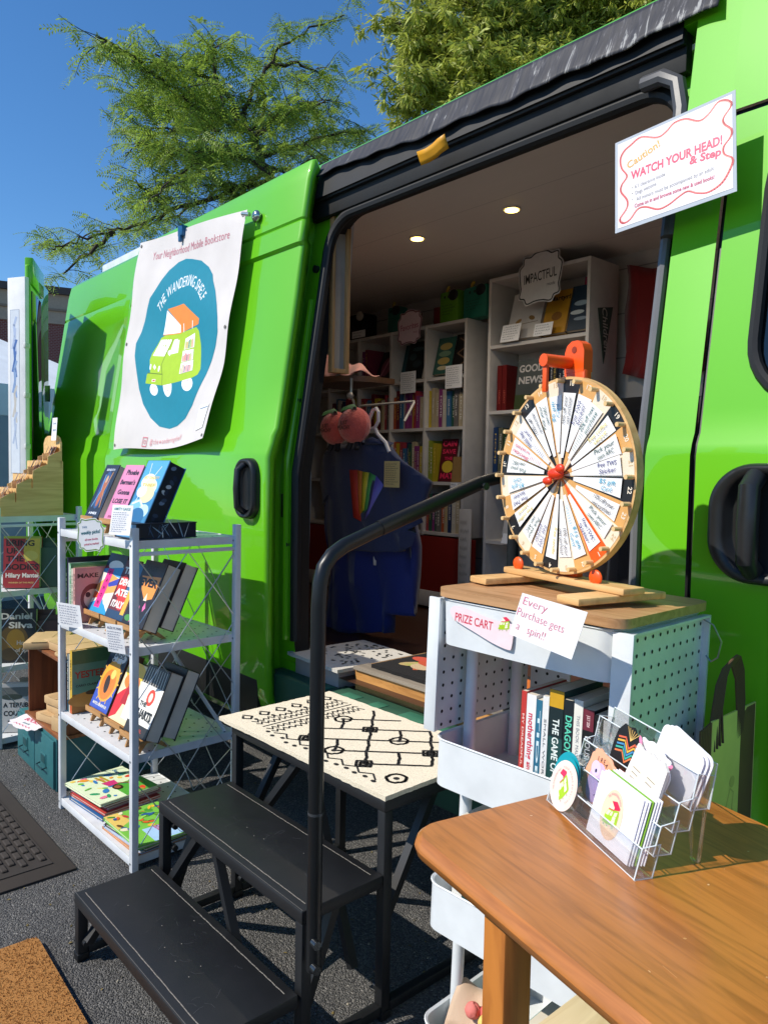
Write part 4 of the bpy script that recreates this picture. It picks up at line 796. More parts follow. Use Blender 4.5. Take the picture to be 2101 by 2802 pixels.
def wave_art(A, w, h):
    A.rect(.02*w, .5*h, .98*w, .99*h, '#58a6dc'); A.rect(.02*w, .01*h, .98*w, .5*h, '#3d86b2')
    for u, v, a, c in ((.4, .66, .3, '#f0ead2'), (.55, .56, .34, '#f3e9bd'), (.6, .45, .3, '#efe3a8'), (.3, .5, .22, '#e8e6dc'), (.3, .25, .3, '#7db9d8'), (.7, .2, .25, '#bfe0ea'), (.5, .1, .35, '#2b6a97')): A.ell(u*w, v*h, a*w, a*.42*h, c, 16)
    A.line([(.25*w, .95*h), (.35*w, .7*h), (.2*w, .35*h)], .02*w, '#f5f4e6'); A.line([(.75*w, .9*h), (.55*w, .72*h)], .02*w, '#f5f4e6')
    A.text('SKY DADDY', .5*w, .72*h, .06*h, '#d9c04a', 0, .02, 0, 1, .7*w); A.text('THIEF', .5*w, .6*h, .07*h, '#cdb443', 0, .02, 0, 1, .6*w); A.line([(.1*w, .3*h), (.4*w, .36*h), (.62*w, .27*h)], .05*w, '#dff0f2')
disp('blue sky and wave covered book with dark painted page edges on the front rack', -2.395, .985, 1.032, .150, .222, .062, '#3f7fae', wave_art, mat('#16202f', .6), sprayed, group=G1)
lay = frame((-2.345, .948, 1.034), rad(3)) @ Matrix.Rotation(rad(90), 4, 'X') @ Matrix.Rotation(0, 4, 'Z')
def lay_edge(A, w, h):
    A.rect(.002, .002, w-.002, h-.002, '#1a2433')
    for i in range(14): rg = random.Random(i+40); A.ell(w*rg.uniform(.2, .8), h*rg.uniform(.05, .95), w*rg.uniform(.08, .3), h*rg.uniform(.01, .04), rg.choice(['#39597d', '#8fb0c6', '#d6dfe0', '#27486b']), 9, rg.uniform(0, 3))
# a thick book lying flat: spine towards the front, painted edge to the right
b_lay = thing('book', 'thick dark blue book with painted page edges lying flat on top of the front rack', 'book', frame((-2.365, .948, 1.034), rad(3)), G1)
b = MB(); b.box((0, 0, 0), (.145, .21, .003), mat('#1c2c44', .4)); b.box((0, 0, .047), (.145, .21, .05), mat('#1b2536', .4)); b.box((-.001, 0, 0), (.003, .21, .05), mat('#223a58', .4)); A = Art(b, (0, 0, 0), (1, 0, 0), (0, 0, 1)); b.build('cover', b_lay)
b = MB(); b.box((.003, .003, .003), (.142, .207, .047), mat('#1a2433', .6)); lay_edge(Art(b, (.142, 0, 0), (0, 1, 0), (0, 0, 1), None, .0004, .0002), .21, .05)
A = Art(b, (0, .003, 0), (1, 0, 0), (0, 0, 1), None, .0004, .0002); A.rect(.004, .004, .14, .046, '#5d9ecb')
for i in range(9): rg = random.Random(i+70); A.ell(rg.uniform(.015, .13), rg.uniform(.012, .038), rg.uniform(.006, .016), rg.uniform(.004, .01), rg.choice(['#e4eef2', '#16304c', '#98c4df', '#f1efe2']), 10, rg.uniform(0, 3))
b.build('pages', b_lay)
def wavy_art(txts, c):
    def f(A, w, h):
        P = wobble(w*.93, h*.92, 72, .05, 10); A.line(P, .0028, c, True)
        for s, u, v, sz, cc, wd in txts: A.text(s, u*w, v*h, sz*h, cc, rad(8), .02, .2, 1, wd*w)
    return f
card('wavy-edged white weekly picks sign with a green outline on the front rack', frame((-2.445, .900, 1.036), rad(36), rad(4)), .096, .108, 0, out=wobble(.096, .108, 72, .05, 10), art=wavy_art([('TWS', -.22, .22, .08, '#4a7aa0', .18), ('weekly picks!', .0, .08, .15, '#2f6f79', .74), ('all new books', .02, -.13, .09, '#c4456a', .5), ('priced as marked', .02, -.27, .09, '#c4456a', .56)], '#7ea83a'), name='rack_sign', cat='sign')
card('handwritten note card with a teal heading at the top front edge of the rack', frame((-2.235, .915, 1.096), rad(24), rad(-10)), .082, .092, 10, '#6a7090', 3, ('AMITY GAIGE', '#3c8f8f'))
# middle shelf
def canon(A, w, h):
    A.rect(0, .78*h, w, h, '#232a3c'); A.ell(.55*w, .80*h, .4*w, .09*h, '#f0f0ec', 16); A.rect(0, .0, w, .72*h, '#efe6d4'); A.poly([(.0, .72*h), (w, .80*h), (w, .62*h), (0, .66*h)], '#4aa3d6'); A.poly([(0, .45*h), (.5*w, .66*h), (w, .60*h), (w, .38*h), (.4*w, .3*h), (0, .35*h)], '#f2a95c'); A.poly([(.5*w, .5*h), (w, .62*h), (w, .5*h), (.6*w, .44*h)], '#3a4bb0'); A.poly([(0, .12*h), (.5*w, .25*h), (w, .05*h), (w, 0), (0, 0)], '#2f9ccf'); A.poly([(0, .2*h), (.35*w, .24*h), (.3*w, .3*h), (0, .33*h)], '#e8562e'); A.ell(.75*w, .25*h, .15*w, .1*h, '#f3e2c8', 12)
    A.rect(.24*w, .08*h, .54*w, .74*h, '#e83c94')
    for i, ch in enumerate('CANON'): A.text(ch, .39*w, (.66-i*.125)*h, .085*h, '#2a1626', 0, .03)
disp('colourful CANON book with a pink strip down its cover on the middle shelf', -2.705, .985, .700, .145, .218, .06, '#8a2130', canon, group=G1)
def fox(A, w, h):
    A.rect(0, 0, w, .14*h, '#25405f'); A.poly([(.55*w, .35*h), (w, .5*h), (w, .98*h), (.7*w, .98*h)], '#3a6f97'); A.ell(.3*w, .55*h, .22*w, .2*h, '#d73a33'); A.ell(.6*w, .3*h, .3*w, .14*h, '#d73a33'); A.rect(.75*w, .1*h, .95*w, .7*h, '#e6b23c')
    for s, v in (('THE', .82), ('DEVIL', .62), ('ATE', .44), ('ITALY', .24)): A.text(s, .42*w, v*h, .15*h, '#f4efe8', 0, .05, 0, 1, .66*w)
disp('red and navy book with bold white lettering on the middle shelf', -2.550, .985, .700, .135, .205, .055, '#6a2a2f', fox, group=G1)
def lastever(A, w, h):
    A.rect(0, .72*h, w, h, '#33231f'); A.poly([(.3*w, .55*h), (.1*w, .75*h), (.95*w, .78*h), (.9*w, .45*h), (.6*w, .4*h)], '#f0953c'); A.poly([(0, 0), (0, .45*h), (.3*w, .5*h), (.5*w, .36*h), (w, .45*h), (w, 0)], '#231a1b')
    for u, v, a in ((.25, .3, .2), (.5, .2, .24), (.7, .3, .16), (.3, .12, .2)): A.poly([(u*w-.05*w, v*h), (u*w, v*h+a*.5*h), (u*w+.08*w, v*h), (u*w, v*h-a*.4*h)], '#ea6ea8')
    A.poly([(.55*w, .4*h), (.62*w, .52*h), (.7*w, .4*h)], '#f3e7c8'); A.ell(.2*w, .1*h, .16*w, .05*h, '#4b8f3c', 10)
    A.text('LAST', .42*w, .88*h, .11*h, '#120b0a', 0, .02, 0, 1, .5*w); A.text('FIRST', .5*w, .78*h, .05*h, '#3a2418', 0, .02, 0, 1, .3*w); A.text('EVER', .5*w, .66*h, .16*h, '#17100d', 0, .05, 0, 1, .78*w)
disp('dark book with EVER in black over orange, rightmost on the middle shelf', -2.405, .985, .700, .150, .222, .052, '#2a2322', lastever, group=G1)
disp('second copy standing just behind the dark EVER book, only its page edges showing', -2.400, 1.043, .700, .150, .222, .05, '#2a2322', None, PGD, es=False, group=G1)
def spine_row(items, M, z, y0=.0, x=0.):
    for lb, w, h, t, c, sp_, fr_ in items:
        book(lb, w, h, t, M @ frame((x+t, y0, z), rad(90)), c, PG, fr_, sp_, group='books standing spine out on the front rack'); x += t+.0012
spine_row([('tall dark navy book, leftmost of the spine-out set on the middle shelf', .165, .228, .016, '#1f2236', None, None), ('white spined book, second of the spine-out set on the middle shelf', .15, .21, .008, '#cfd8cf', None, None), ('pale green hardback in the spine-out set on the middle shelf', .155, .208, .014, '#5f9a6f', spine_text('MY FRIENDS', '#e8efe4', .5, bands=((.8, .97, '#8fbf9a'),)), front_text([('r', .05, .04, .95, .96, '#86a874'), ('e', .5, .5, .3, .3, '#d2c58a')])), ('cream book in the spine-out set on the middle shelf', .15, .192, .017, '#d9cfbb', spine_text('THE SISTERS', '#3b342c', .5), None), ('pink book titled MAKE on its cover beside the spine-out set', .15, .196, .018, '#d99e98', spine_text('MAKE ME', '#44302c', .6), front_text([('e', .42, .42, .3, .28, '#7a3d33'), ('e', .42, .42, .22, .18, '#e6c3a8'), ('e', .3, .5, .06, .05, '#33201c'), ('e', .52, .5, .06, .05, '#33201c'), ('e', .4, .28, .1, .05, '#a32f2c')], [('MAKE', .3, .85, .11, '#4c2f2b', .5)]))], R1, .700, .012, .018)
card('note card hanging from the middle shelf below the CANON book', frame((-2.665, .908, .738), rad(18), rad(8)), .125, .085, 8, '#777b96', 5)
card('second note card, hanging from the middle shelf near the right post', frame((-2.262, .908, .728), rad(20), rad(8)), .075, .092, 8, '#777b96', 6, ('ALEX FLYNN', '#5a6080'))
# lower shelf
def sunart(A, w, h):
    A.rect(0, .0, w, h, '#26222c'); A.rect(0, 0, w, .42*h, '#3f57b5'); A.ell(.5*w, .48*h, .46*w, .34*h, '#f3a93a', 24); A.ell(.5*w, .42*h, .36*w, .25*h, '#e77f2e', 20); A.ell(.45*w, .42*h, .13*w, .15*h, '#3b2a25', 14, .3); A.ell(.6*w, .6*h, .12*w, .08*h, '#f0cf6a', 12); A.ell(.6*w, .88*h, .34*w, .09*h, '#e9e6e0', 14)
    for i in range(12): a = i*.52; A.line([(.5*w+.46*w*math.cos(a), .48*h+.34*h*math.sin(a)), (.5*w+.52*w*math.cos(a), .48*h+.39*h*math.sin(a))], .03*w, '#f4c04c')
    A.text('KINDS', .5*w, .9*h, .10*h, '#2a2630', 0, .03, 0, 1, .6*w); A.text('OF US', .5*w, .81*h, .08*h, '#f0ece4', 0, .03, 0, 1, .5*w); A.text('MATEO ASKARIPOUR', .5*w, .08*h, .06*h, '#f0ece4', 0, .03, 0, 1, .76*w)
disp('blue and orange book with a glowing sun on the lower shelf', -2.662, .975, .364, .142, .215, .058, '#7a4a34', sunart, mat('#8a5f4c', .8), group=G1)
def redart(A, w, h):
    A.rect(0, 0, w, h, '#f0dcae'); A.ell(.5*w, .85*h, .5*w, .16*h, '#f2c237'); A.ell(.5*w, .68*h, .4*w, .14*h, '#ee7f2c'); A.poly([(0, 0), (.3*w, .1*h), (.62*w, .55*h), (.5*w, .62*h), (.2*w, .5*h), (0, .4*h)], '#d3232b'); A.ell(.45*w, .66*h, .08*w, .07*h, '#3a1d16', 12); A.poly([(.4*w, .6*h), (.52*w, .6*h), (.6*w, .3*h), (.3*w, .3*h)], '#b01a22'); A.rect(.6*w, .1*h, w, .45*h, '#f3f0e6')
disp('cream and yellow book with a woman in red on the lower shelf', -2.492, .975, .364, .135, .20, .05, '#3f3a36', redart, group=G1)
def courtart(A, w, h):
    A.rect(0, 0, w, h, '#ebe8e0'); A.rect(0, .72*h, w, h, '#2a2523')
    for i in range(9): A.line([(w*(.1+i*.1), .96*h), (w*(.05+i*.11), .7*h)], .02*w, '#cfcac0')
    A.ell(.6*w, .56*h, .16*w, .12*h, '#d8452f', 16); A.ell(.6*w, .56*h, .08*w, .07*h, '#f0d8c8', 12); A.rect(0, 0, w, .16*h, '#2e2b2c'); A.text('THE', .4*w, .44*h, .09*h, '#22201f', 0, .04, 0, 1, .3*w); A.text('STUARTS', .5*w, .3*h, .16*h, '#22201f', 0, .06, 0, 1, .84*w)
    A.text('A NOVEL', .5*w, .08*h, .06*h, '#c0432f', 0, .02, 0, 1, .5*w)
disp('white book with a red oval and big black lettering, front of the lower shelf', -2.345, .968, .364, .150, .220, .05, '#272524', courtart, group=G1)
disp('second copy tucked close behind the white and red oval book', -2.343, 1.024, .364, .150, .220, .05, '#272524', None, PGD, es=False, group=G1)
spine_row([('dark teal book with white spine lettering on the lower shelf', .15, .212, .017, '#1f4a5d', spine_text('TO THE MOON AND BACK', '#e6e2d4', .6, .6), None), ('thin white spined book on the lower shelf', .15, .214, .008, '#d9d4c4', None, None), ('green and orange YESTERYEAR book with a yellow spine on the lower shelf', .158, .228, .021, '#d9b13c', spine_text([('YESTERYEAR', '#4a3316', .62, .5, .5)], 0, bands=((0, .16, '#c2571e'),)), front_text([('r', 0, .0, 1, 1, '#5d8f7c'), ('r', 0, .78, 1, 1, '#3f6b4c'), ('r', 0, .0, 1, .3, '#a06a2c'), ('e', .4, .2, .5, .12, '#b9853f'), ('e', .5, .3, .2, .04, '#4d3a26')], [('YESTERY', .48, .6, .15, '#a1382c', .86), ('CARO CLAIRE BURKE', .48, .43, .05, '#2d3a34', .8)]))], R1, .364, .012, .016)
# bottom shelf: piles of picture books lying flat
def flat(lb, x, y, z, w, d, t, rz, col, art=None, grp='picture books lying in piles on the bottom shelf', page=PG):
    M = frame((x, y, z), rz); r = thing('picture_book', lb, 'picture book', M, grp); cm = mat(col, .3)
    b = MB(); b.box((0, 0, 0), (w, d, .002), cm); b.box((0, 0, t-.002), (w, d, t), cm, .0005); b.box((0, 0, 0), (.003, d, t), cm)
    if art: art(Art(b, (0, 0, t), (1, 0, 0), (0, 1, 0), None, .0005, .00004), w, d)
    b.build('cover', r); b = MB(); b.box((.003, .003, .002), (w-.003, d-.003, t-.002), page); b.build('pages', r)
def kidart(A, w, h):
    A.rect(.002, .002, w-.002, h-.002, '#e3efc9'); rg = random.Random(4); A.rect(.55*w, .45*h, w-.002, h-.002, '#58ad3e')
    for i in range(34): A.ell(rg.uniform(.05, .95)*w, rg.uniform(.06, .94)*h, rg.uniform(.006, .02), rg.uniform(.004, .012), rg.choice(['#e2472f', '#3c7fc0', '#f0a03a', '#e87fa0', '#6fbf4a', '#f2d25a', '#7a4a34', '#36a06a']), 10, rg.uniform(0, 3))
    A.line([(.16*w, .5*h), (.42*w, .52*h)], .010, '#b59a2a'); A.line([(.17*w, .42*h), (.42*w, .46*h)], .010, '#b59a2a'); A.poly([(.40*w, .38*h), (.56*w, .42*h), (.56*w, .58*h), (.40*w, .60*h)], '#d23c7c'); A.ell(.66*w, .5*h, .022, .018, '#3a241a', 16); A.ell(.655*w, .5*h, .014, .011, '#9a5f3c', 14); A.line([(.54*w, .58*h), (.62*w, .72*h)], .006, '#9a5f3c'); A.text('Super', .2*w, .8*h, .09*h, '#2a6a9a', 0, .02, 0, 1, .26*w)
def parkart(A, w, h):
    A.rect(.002, .002, w-.002, h-.002, '#7cc24a'); A.rect(.62*w, .3*h, w-.003, h-.003, '#a9cdf0'); A.poly([(.0, 0), (.45*w, 0), (.3*w, .3*h), (0, .25*h)], '#e8c66a'); rg = random.Random(9)
    for i in range(44): A.ell(rg.uniform(.03, .62)*w, rg.uniform(.06, .94)*h, rg.uniform(.005, .018), rg.uniform(.004, .013), rg.choice(['#4a9a34', '#e2662f', '#2f5f9a', '#f0c03a', '#c23c3c', '#9ad85a', '#6a4a2a', '#f0e6c0']), 10, rg.uniform(0, 3))
    for i in range(7): A.line([(w*(.35+.04*i), .95*h), (w*(.3+.05*i), .7*h)], .003, '#35592a')
    A.text('Scientists', .78*w, .55*h, .16*h, '#d2407a', rad(6), .01, .3, 1, .34*w); A.text('The', .74*w, .8*h, .12*h, '#f4f6fa', 0, .01, .2, 1, .12*w)
z = .042; cols = ['#2f5f94', '#e8e4e0', '#b8443c', '#d88aa0', '#8a3f4a']
for i, (c, t, n_) in enumerate(zip(cols, (.010, .010, .009, .011, .010), ('blue picture book at the bottom of the left pile on the bottom shelf', 'white picture book second from the bottom of the left pile', 'red picture book in the middle of the left pile on the bottom shelf', 'pink picture book second from the top of the left pile', 'maroon backed picture book just under the top of the left pile'))):
    flat(n_, -2.76+.006*(i % 3), .938+.006*(i % 2), z, .245, .215, t, rad((-2, 1, -1, 2, 0)[i]+8), c); z += t+.0006
flat('pale green picture book with a girl in pink on top of the left pile', -2.768, .925, z, .258, .225, .010, rad(7), '#dce8c2', kidart)
z = .042
for i, (c, t, n_) in enumerate((('#c98a5a', .008, 'tan picture book at the bottom of the right pile'), ('#9fb6d6', .009, 'light blue picture book inside the right pile'), ('#3a3a3a', .010, 'black edged picture book under the top of the right pile'))): flat(n_, -2.465+.012*i, .945, z, .25, .19, t, rad(3+i*2), c); z += t+.0006
flat('bright green park picture book on top of the right pile on the bottom shelf', -2.462, .948, z, .268, .195, .010, rad(1), '#7cc24a', parkart)

# ------------------------------------------------------------ left rack contents
kh = mat('#e3bb7c', .6, 'wood', axis=1, col2='#cfa263'); cdM = frame((-3.86, .915, 1.032), rad(2))
cd = thing('card_display', 'stepped light wooden display of small cards on top of the left rack', 'card display', cdM); wd = .27
prof = [(0, 0), (.275, 0), (.275, .25), (.205, .25), (.205, .19), (.14, .19), (.14, .125), (.07, .125), (.07, .062), (0, .062)]
Mp = Matrix(((0, 0, 1, 0), (1, 0, 0, 0), (0, 1, 0, 0), (0, 0, 0, 1)))
for x in (0, wd-.006): b = MB(); b.prism(prof, x, x+.006, kh, Mp); b.build('side_panel', cd)
for i, (y, zz) in enumerate(((.0, .0), (.07, .062), (.14, .125), (.205, .19))):
    b = MB(); b.box((.006, y, zz), (wd-.006, y+.006, zz+.062), kh); b.box((.006, y, zz+.028), (wd-.006, y+.07, zz+.034), kh); b.box((wd-.075, y+.004, zz+.034), (wd-.070, y+.06, zz+.095), kh)
    b.prism([(y+.002, zz+.06), (y+.065, zz+.06), (y+.065, zz+.108), (y+.04, zz+.10), (y+.002, zz+.080)], wd-.004, wd+.001, kh, Mp); b.prism([(y+.002, zz+.06), (y+.065, zz+.06), (y+.065, zz+.108), (y+.002, zz+.080)], wd-.13, wd-.126, kh, Mp); b.build('step_tray', cd)
b = MB(); P = [(0.06, .22), (wd, .22), (wd, .335), (wd-.02, .36), (wd-.05, .37), (.11, .37), (.08, .36), (.06, .335)]; b.prism(P, .262, .270, kh, Matrix(((1, 0, 0, 0), (0, 0, 1, 0), (0, 1, 0, 0), (0, 0, 0, 1)))); b.build('back_panel', cd)
rg = random.Random(6)
for i, (y, zz) in enumerate(((.0, .0), (.07, .062), (.14, .125), (.205, .19))):
    for j in range(5):
        b = MB(); Mq = cdM @ frame((wd-.13+.021*j+.02, y+.02+.006*(j % 3), zz+.072), rad(-20), rad(-22), rad(rg.uniform(-15, 15))); b.box((-.02, 0, 0), (.018, .0012, .062), mat(rg.choice(['#e8dcd8', '#d98a7c', '#c9c4cf', '#e8b8a8', '#8f8a94', '#f0ece6']), .5)); A = Art(b, (-.02, 0, 0), (1, 0, 0), (0, 0, 1), Mq, .0005); 
        b2 = MB(); b2.box((-.02, 0, 0), (.018, .0012, .062), mat(rg.choice(['#e8dcd8', '#d98a7c', '#c9c4cf', '#e8b8a8', '#8f8a94', '#f0ece6']), .5), 0, Mq); A = Art(b2, (-.02, 0, 0), (1, 0, 0), (0, 0, 1), Mq, .0005)
        A.ell(.019, .035, .012, .016, rg.choice(['#c0504a', '#4a5a7a', '#2f2a30', '#d8a03a']), 10); A.line([(.005, .01), (.033, .012)], .003, '#55525a')
        tag(b2.build('small_card'), 'small printed card in the %s tray of the stepped wooden display' % ('bottom', 'second lowest', 'second highest', 'top')[i], 'card', 'small cards in the %s tray of the wooden display' % ('bottom', 'second lowest', 'second highest', 'top')[i])
card('white price card clipped to the top of the wooden card display', frame((-3.635, 1.172, 1.43), rad(6), rad(-4)), .05, .105, 0, art=lambda A, w, h: (A.text('Cards', 0, .25*h, .12*h, '#5b78a0', 0, .01, .2, 1, .6*w), A.text('$6.00', 0, -.05*h, .13*h, '#5b78a0', 0, .01, .2, 1, .6*w), A.text('1', 0, -.32*h, .12*h, '#555566')), name='price_card')
GL = 'books on the left rack'
lr = lambda x, y, z, rz=4, th=8: frame((x, y, z), rad(rz), rad(-th))
book('red and yellow book titled BRING UP THE BODIES on the left rack', .155, .235, .04, frame((-3.665, .955, .704), rad(58), rad(-5)), '#8e2028', PG, front_text([('r', .0, .0, 1, .96, '#a02c2e'), ('p', [(.62, .98), (1, .98), (1, .45), (.8, .55), (.6, .5), (.55, .72)], '#d8b93c'), ('e', .75, .62, .2, .1, '#e3c95a'), ('r', 0, .955, 1, 1, '#a8b53a')], [('BRING', .46, .86, .15, '#1c1512', .78), ('UP', .24, .71, .15, '#1c1512', .32), ('THE', .32, .56, .15, '#1c1512', .48), ('BODIES', .52, .40, .15, '#1c1512', .9), ('Hilary Mantel', .52, .24, .12, '#efe6d8', .9), ('WINNER OF THE PRIZE', .5, .1, .04, '#e0b06a', .7)]), group=GL)
book('dark gold book by Daniel Silva standing on the second shelf of the left rack', .155, .24, .04, frame((-3.665, .935, .366), rad(60), rad(-6)), '#1f1d18', PG, front_text([('e', .4, .4, .4, .3, '#5a4312'), ('e', .45, .42, .25, .2, '#8a6a1c'), ('e', .3, .15, .25, .12, '#3d2f10')], [('Daniel', .46, .86, .16, '#d0cabb', .86), ('Silva', .58, .69, .16, '#d0cabb', .66), ('House', .7, .36, .11, '#9a948a', .44), ('of Spies', .7, .22, .1, '#9a948a', .5)]), group=GL)
book('white book titled A TERRIBLE COUNTRY low on the left rack', .15, .22, .035, frame((-3.66, .94, .044), rad(60), rad(-6)), '#c9c6c0', PG, front_text([('r', 0, .72, 1, .92, '#6d706c'), ('e', .3, .72, .3, .06, '#3c463e')], [('A TERRIBLE', .5, .55, .13, '#23211f', .88), ('COUNTRY', .5, .38, .14, '#23211f', .86), ('KEITH GESSEN', .5, .22, .06, '#23211f', .6)]), group=GL)
k = 0
for z, xs, hs in ((.704, (-3.70, -3.73, -3.76, -3.80), .2), (.366, (-3.69, -3.725, -3.76, -3.80, -3.84), .2), (.044, (-3.66, -3.69, -3.72, -3.75, -3.78, -3.81), .19)):
    for j, x in enumerate(xs):
        c, cn = [('#3a5a3f', 'dark green'), ('#c9c4b4', 'cream'), ('#5a3a33', 'brown'), ('#8f8a7a', 'grey'), ('#28323f', 'slate'), ('#a04a3a', 'brick red')][(k*5+j) % 6]; k += 1
        book('%s book, %s behind the faced-out one on the %s shelf of the left rack' % (cn, ('first', 'second', 'third', 'fourth', 'fifth', 'sixth')[j], {.704: 'upper', .366: 'middle', .044: 'bottom'}[z]), .14, hs+.02*((j*7) % 3-1), .024, frame((x+.06, 1.045, z), rad(62), rad(-4)), c, PG, solo=True, group=GL)
for j, z in enumerate((.704, .726, .75)): flat(('lowest', 'middle', 'top')[j]+' green cloth book of the lying pile on the upper shelf of the left rack', -3.71, 1.15, z, .16, .10, .02, rad(8), '#4a6a48', None, GL, PGD)
b = MB()
for i in range(7): b.grid(2, 10, lambda u, v, i=i: (-4.30+.02*i+.008*math.sin(v*3+i), 1.03-.012*i+u*.02, .95+v*.46-.02*i), mat(['#8f9193', '#6d7073', '#a9abad'][i % 3], .6))
tag(b.build('magazine_stack', None, False, .002), 'bent grey magazines standing behind the wooden card display at the left edge', 'magazines')

# ------------------------------------------------------------ crate, wrapped books, teal drawers
TEAL = mat('#2f6a6e', .5); td = thing('drawer_unit', 'teal two-drawer metal cabinet on the asphalt under the wooden crate', 'drawer cabinet', frame((-3.438, .953, 0), rad(-.5)))
b = MB(); b.box((0, .006, 0), (.487, .40, .208), TEAL, .003); b.build('case', td)
for x in (.008, .247):
    b = MB(); b.box((x, -.004, .010), (x+.232, .006, .198), TEAL, .002); dr = b.build('drawer_front', td)
    b = MB(); b.box((x+.085, -.007, .07), (x+.150, -.004, .125), TEAL, .001); b.box((x+.095, -.009, .085), (x+.14, -.0072, .115), mat('#1f4a4d', .5)); b.tube([(x+.08, -.005, .075), (x+.08, -.022, .07), (x+.155, -.022, .07), (x+.155, -.005, .075)], .003, mat('#1d4043', .4), 6); b.build('handle', dr)
b = MB(); Mg = frame((-3.21, .945, .212), rad(12), rad(6)); P = wobble(.20, .13, 72, .06, 11); b.prism(P, 0, .0015, mat('#efe8ea', .5, 'print'), Mg); A = Art(b, (0, 0, .0015), (1, 0, 0), (0, 1, 0), Mg, .0005); A.line([(-.06+.012*i, -.048+(.008 if i % 2 else 0)) for i in range(11)], .003, '#d84a6a'); A.text('surprise', 0, .025, .022, '#d86a80', 0, .01, .2, 1, .1); A.text('BOOKS', 0, .0, .03, '#d84a6a', 0, .02, 0, 1, .1); A.text('inside', 0, -.025, .018, '#3f8a8a', 0, .0, .2, 1, .05); tag(b.build('wavy_sign'), 'wavy-edged white sign with pink lettering lying on the teal drawer cabinet', 'sign')
CW = mat('#7a4526', .55, 'wood', axis=2, col2='#4e2a16'); CW2 = mat('#8a5430', .55, 'wood', axis=0, col2='#5d3519')
cr = thing('wooden_crate', 'brown wooden crate on its side with hand holes, on the teal cabinet', 'crate', frame((-3.33, .965, .212), rad(0)))
cw_, cd_, ch_ = .41, .30, .305
for x in (0, cw_-.012):
    b = MB(); N_ = 20; hole = [(cd_/2+.022*math.cos(2*math.pi*i/N_), ch_*.52+.042*math.sin(2*math.pi*i/N_)) for i in range(N_)]
    outp = []
    for i in range(N_):
        a = 2*math.pi*i/N_; c, s = math.cos(a), math.sin(a); k_ = min((cd_/2)/max(abs(c), 1e-6), (ch_*.5)/max(abs(s), 1e-6)); outp.append((cd_/2+c*k_, max(0, min(ch_, ch_*.5+s*k_))))
    for q in ((0, 0), (cd_, 0), (cd_, ch_), (0, ch_)): j = min(range(N_), key=lambda i: math.hypot(outp[i][0]-q[0], outp[i][1]-q[1])); outp[j] = q
    for xx, fl in ((x, 1), (x+.012, 0)):
        vs = [(xx, *p) for p in hole]+[(xx, *p) for p in outp]; fs = [(i, (i+1) % N_, N_+(i+1) % N_, N_+i) for i in range(N_)]; b.add(vs, [tuple(reversed(f)) for f in fs] if fl else fs, CW)
    for ring_ in (hole, outp): b.add([(x, *p) for p in ring_]+[(x+.012, *p) for p in ring_], [(i, (i+1) % N_, N_+(i+1) % N_, N_+i) for i in range(N_)], CW)
    b.build('end_panel', cr)
b = MB(); b.box((.012, 0, ch_-.011), (cw_-.012, cd_, ch_-.001), CW2); b.build('top_board', cr); b = MB(); b.box((-.01, -.012, 0), (cw_+.01, cd_, .012), CW2); b.build('bottom_board', cr); b = MB(); b.box((.012, cd_-.012, .012), (cw_-.012, cd_, ch_-.012), CW2); b.build('back_board', cr)
KRC = mat('#c2a071', .75); 
def kraft(lb, x, y, z, w, d, t, rz):
    b = MB(); M = frame((x, y, z), rad(rz)); b.box((-w/2, -d/2, 0), (w/2, d/2, t), KRC, .006, M); b.prism([(-w*.3, -d*.5), (w*.1, -d*.5), (w*.14, d*.5), (-w*.25, d*.5)], t, t+.0012, KRC, M)
    b.prism([(w*.5-.001, 0), (w*.5+.0015, 0), (w*.5+.0015, d*.36), (w*.5-.001, d*.36)], t*.2, t*.8, KRC, M); tag(b.build('wrapped_book'), lb, 'wrapped book', 'kraft-wrapped books around the wooden crate')
kraft('kraft-wrapped book at the left on top of the wooden crate', -3.24, 1.02, .518, .15, .21, .03, 60); kraft('long kraft-wrapped book across the top of the wooden crate', -3.06, 1.08, .518, .30, .17, .034, 5); kraft('thin kraft-wrapped book at the front corner on top of the crate', -2.97, 1.00, .518, .10, .06, .016, 0)
for j, (lb, x, y, z, w, d, t, r_) in enumerate((('kraft-wrapped book on top of the pile inside the crate', -3.10, 1.05, .292, .17, .12, .034, 8), ('kraft-wrapped book in the middle of the pile inside the crate', -3.11, 1.06, .258, .16, .13, .032, 4), ('kraft-wrapped book at the bottom of the pile inside the crate', -3.12, 1.04, .224, .18, .14, .033, 14), ('kraft-wrapped book lying alone at the right inside the crate', -2.985, 1.03, .224, .10, .13, .06, 10))): kraft(lb, x, y, z, w, d, t, r_)
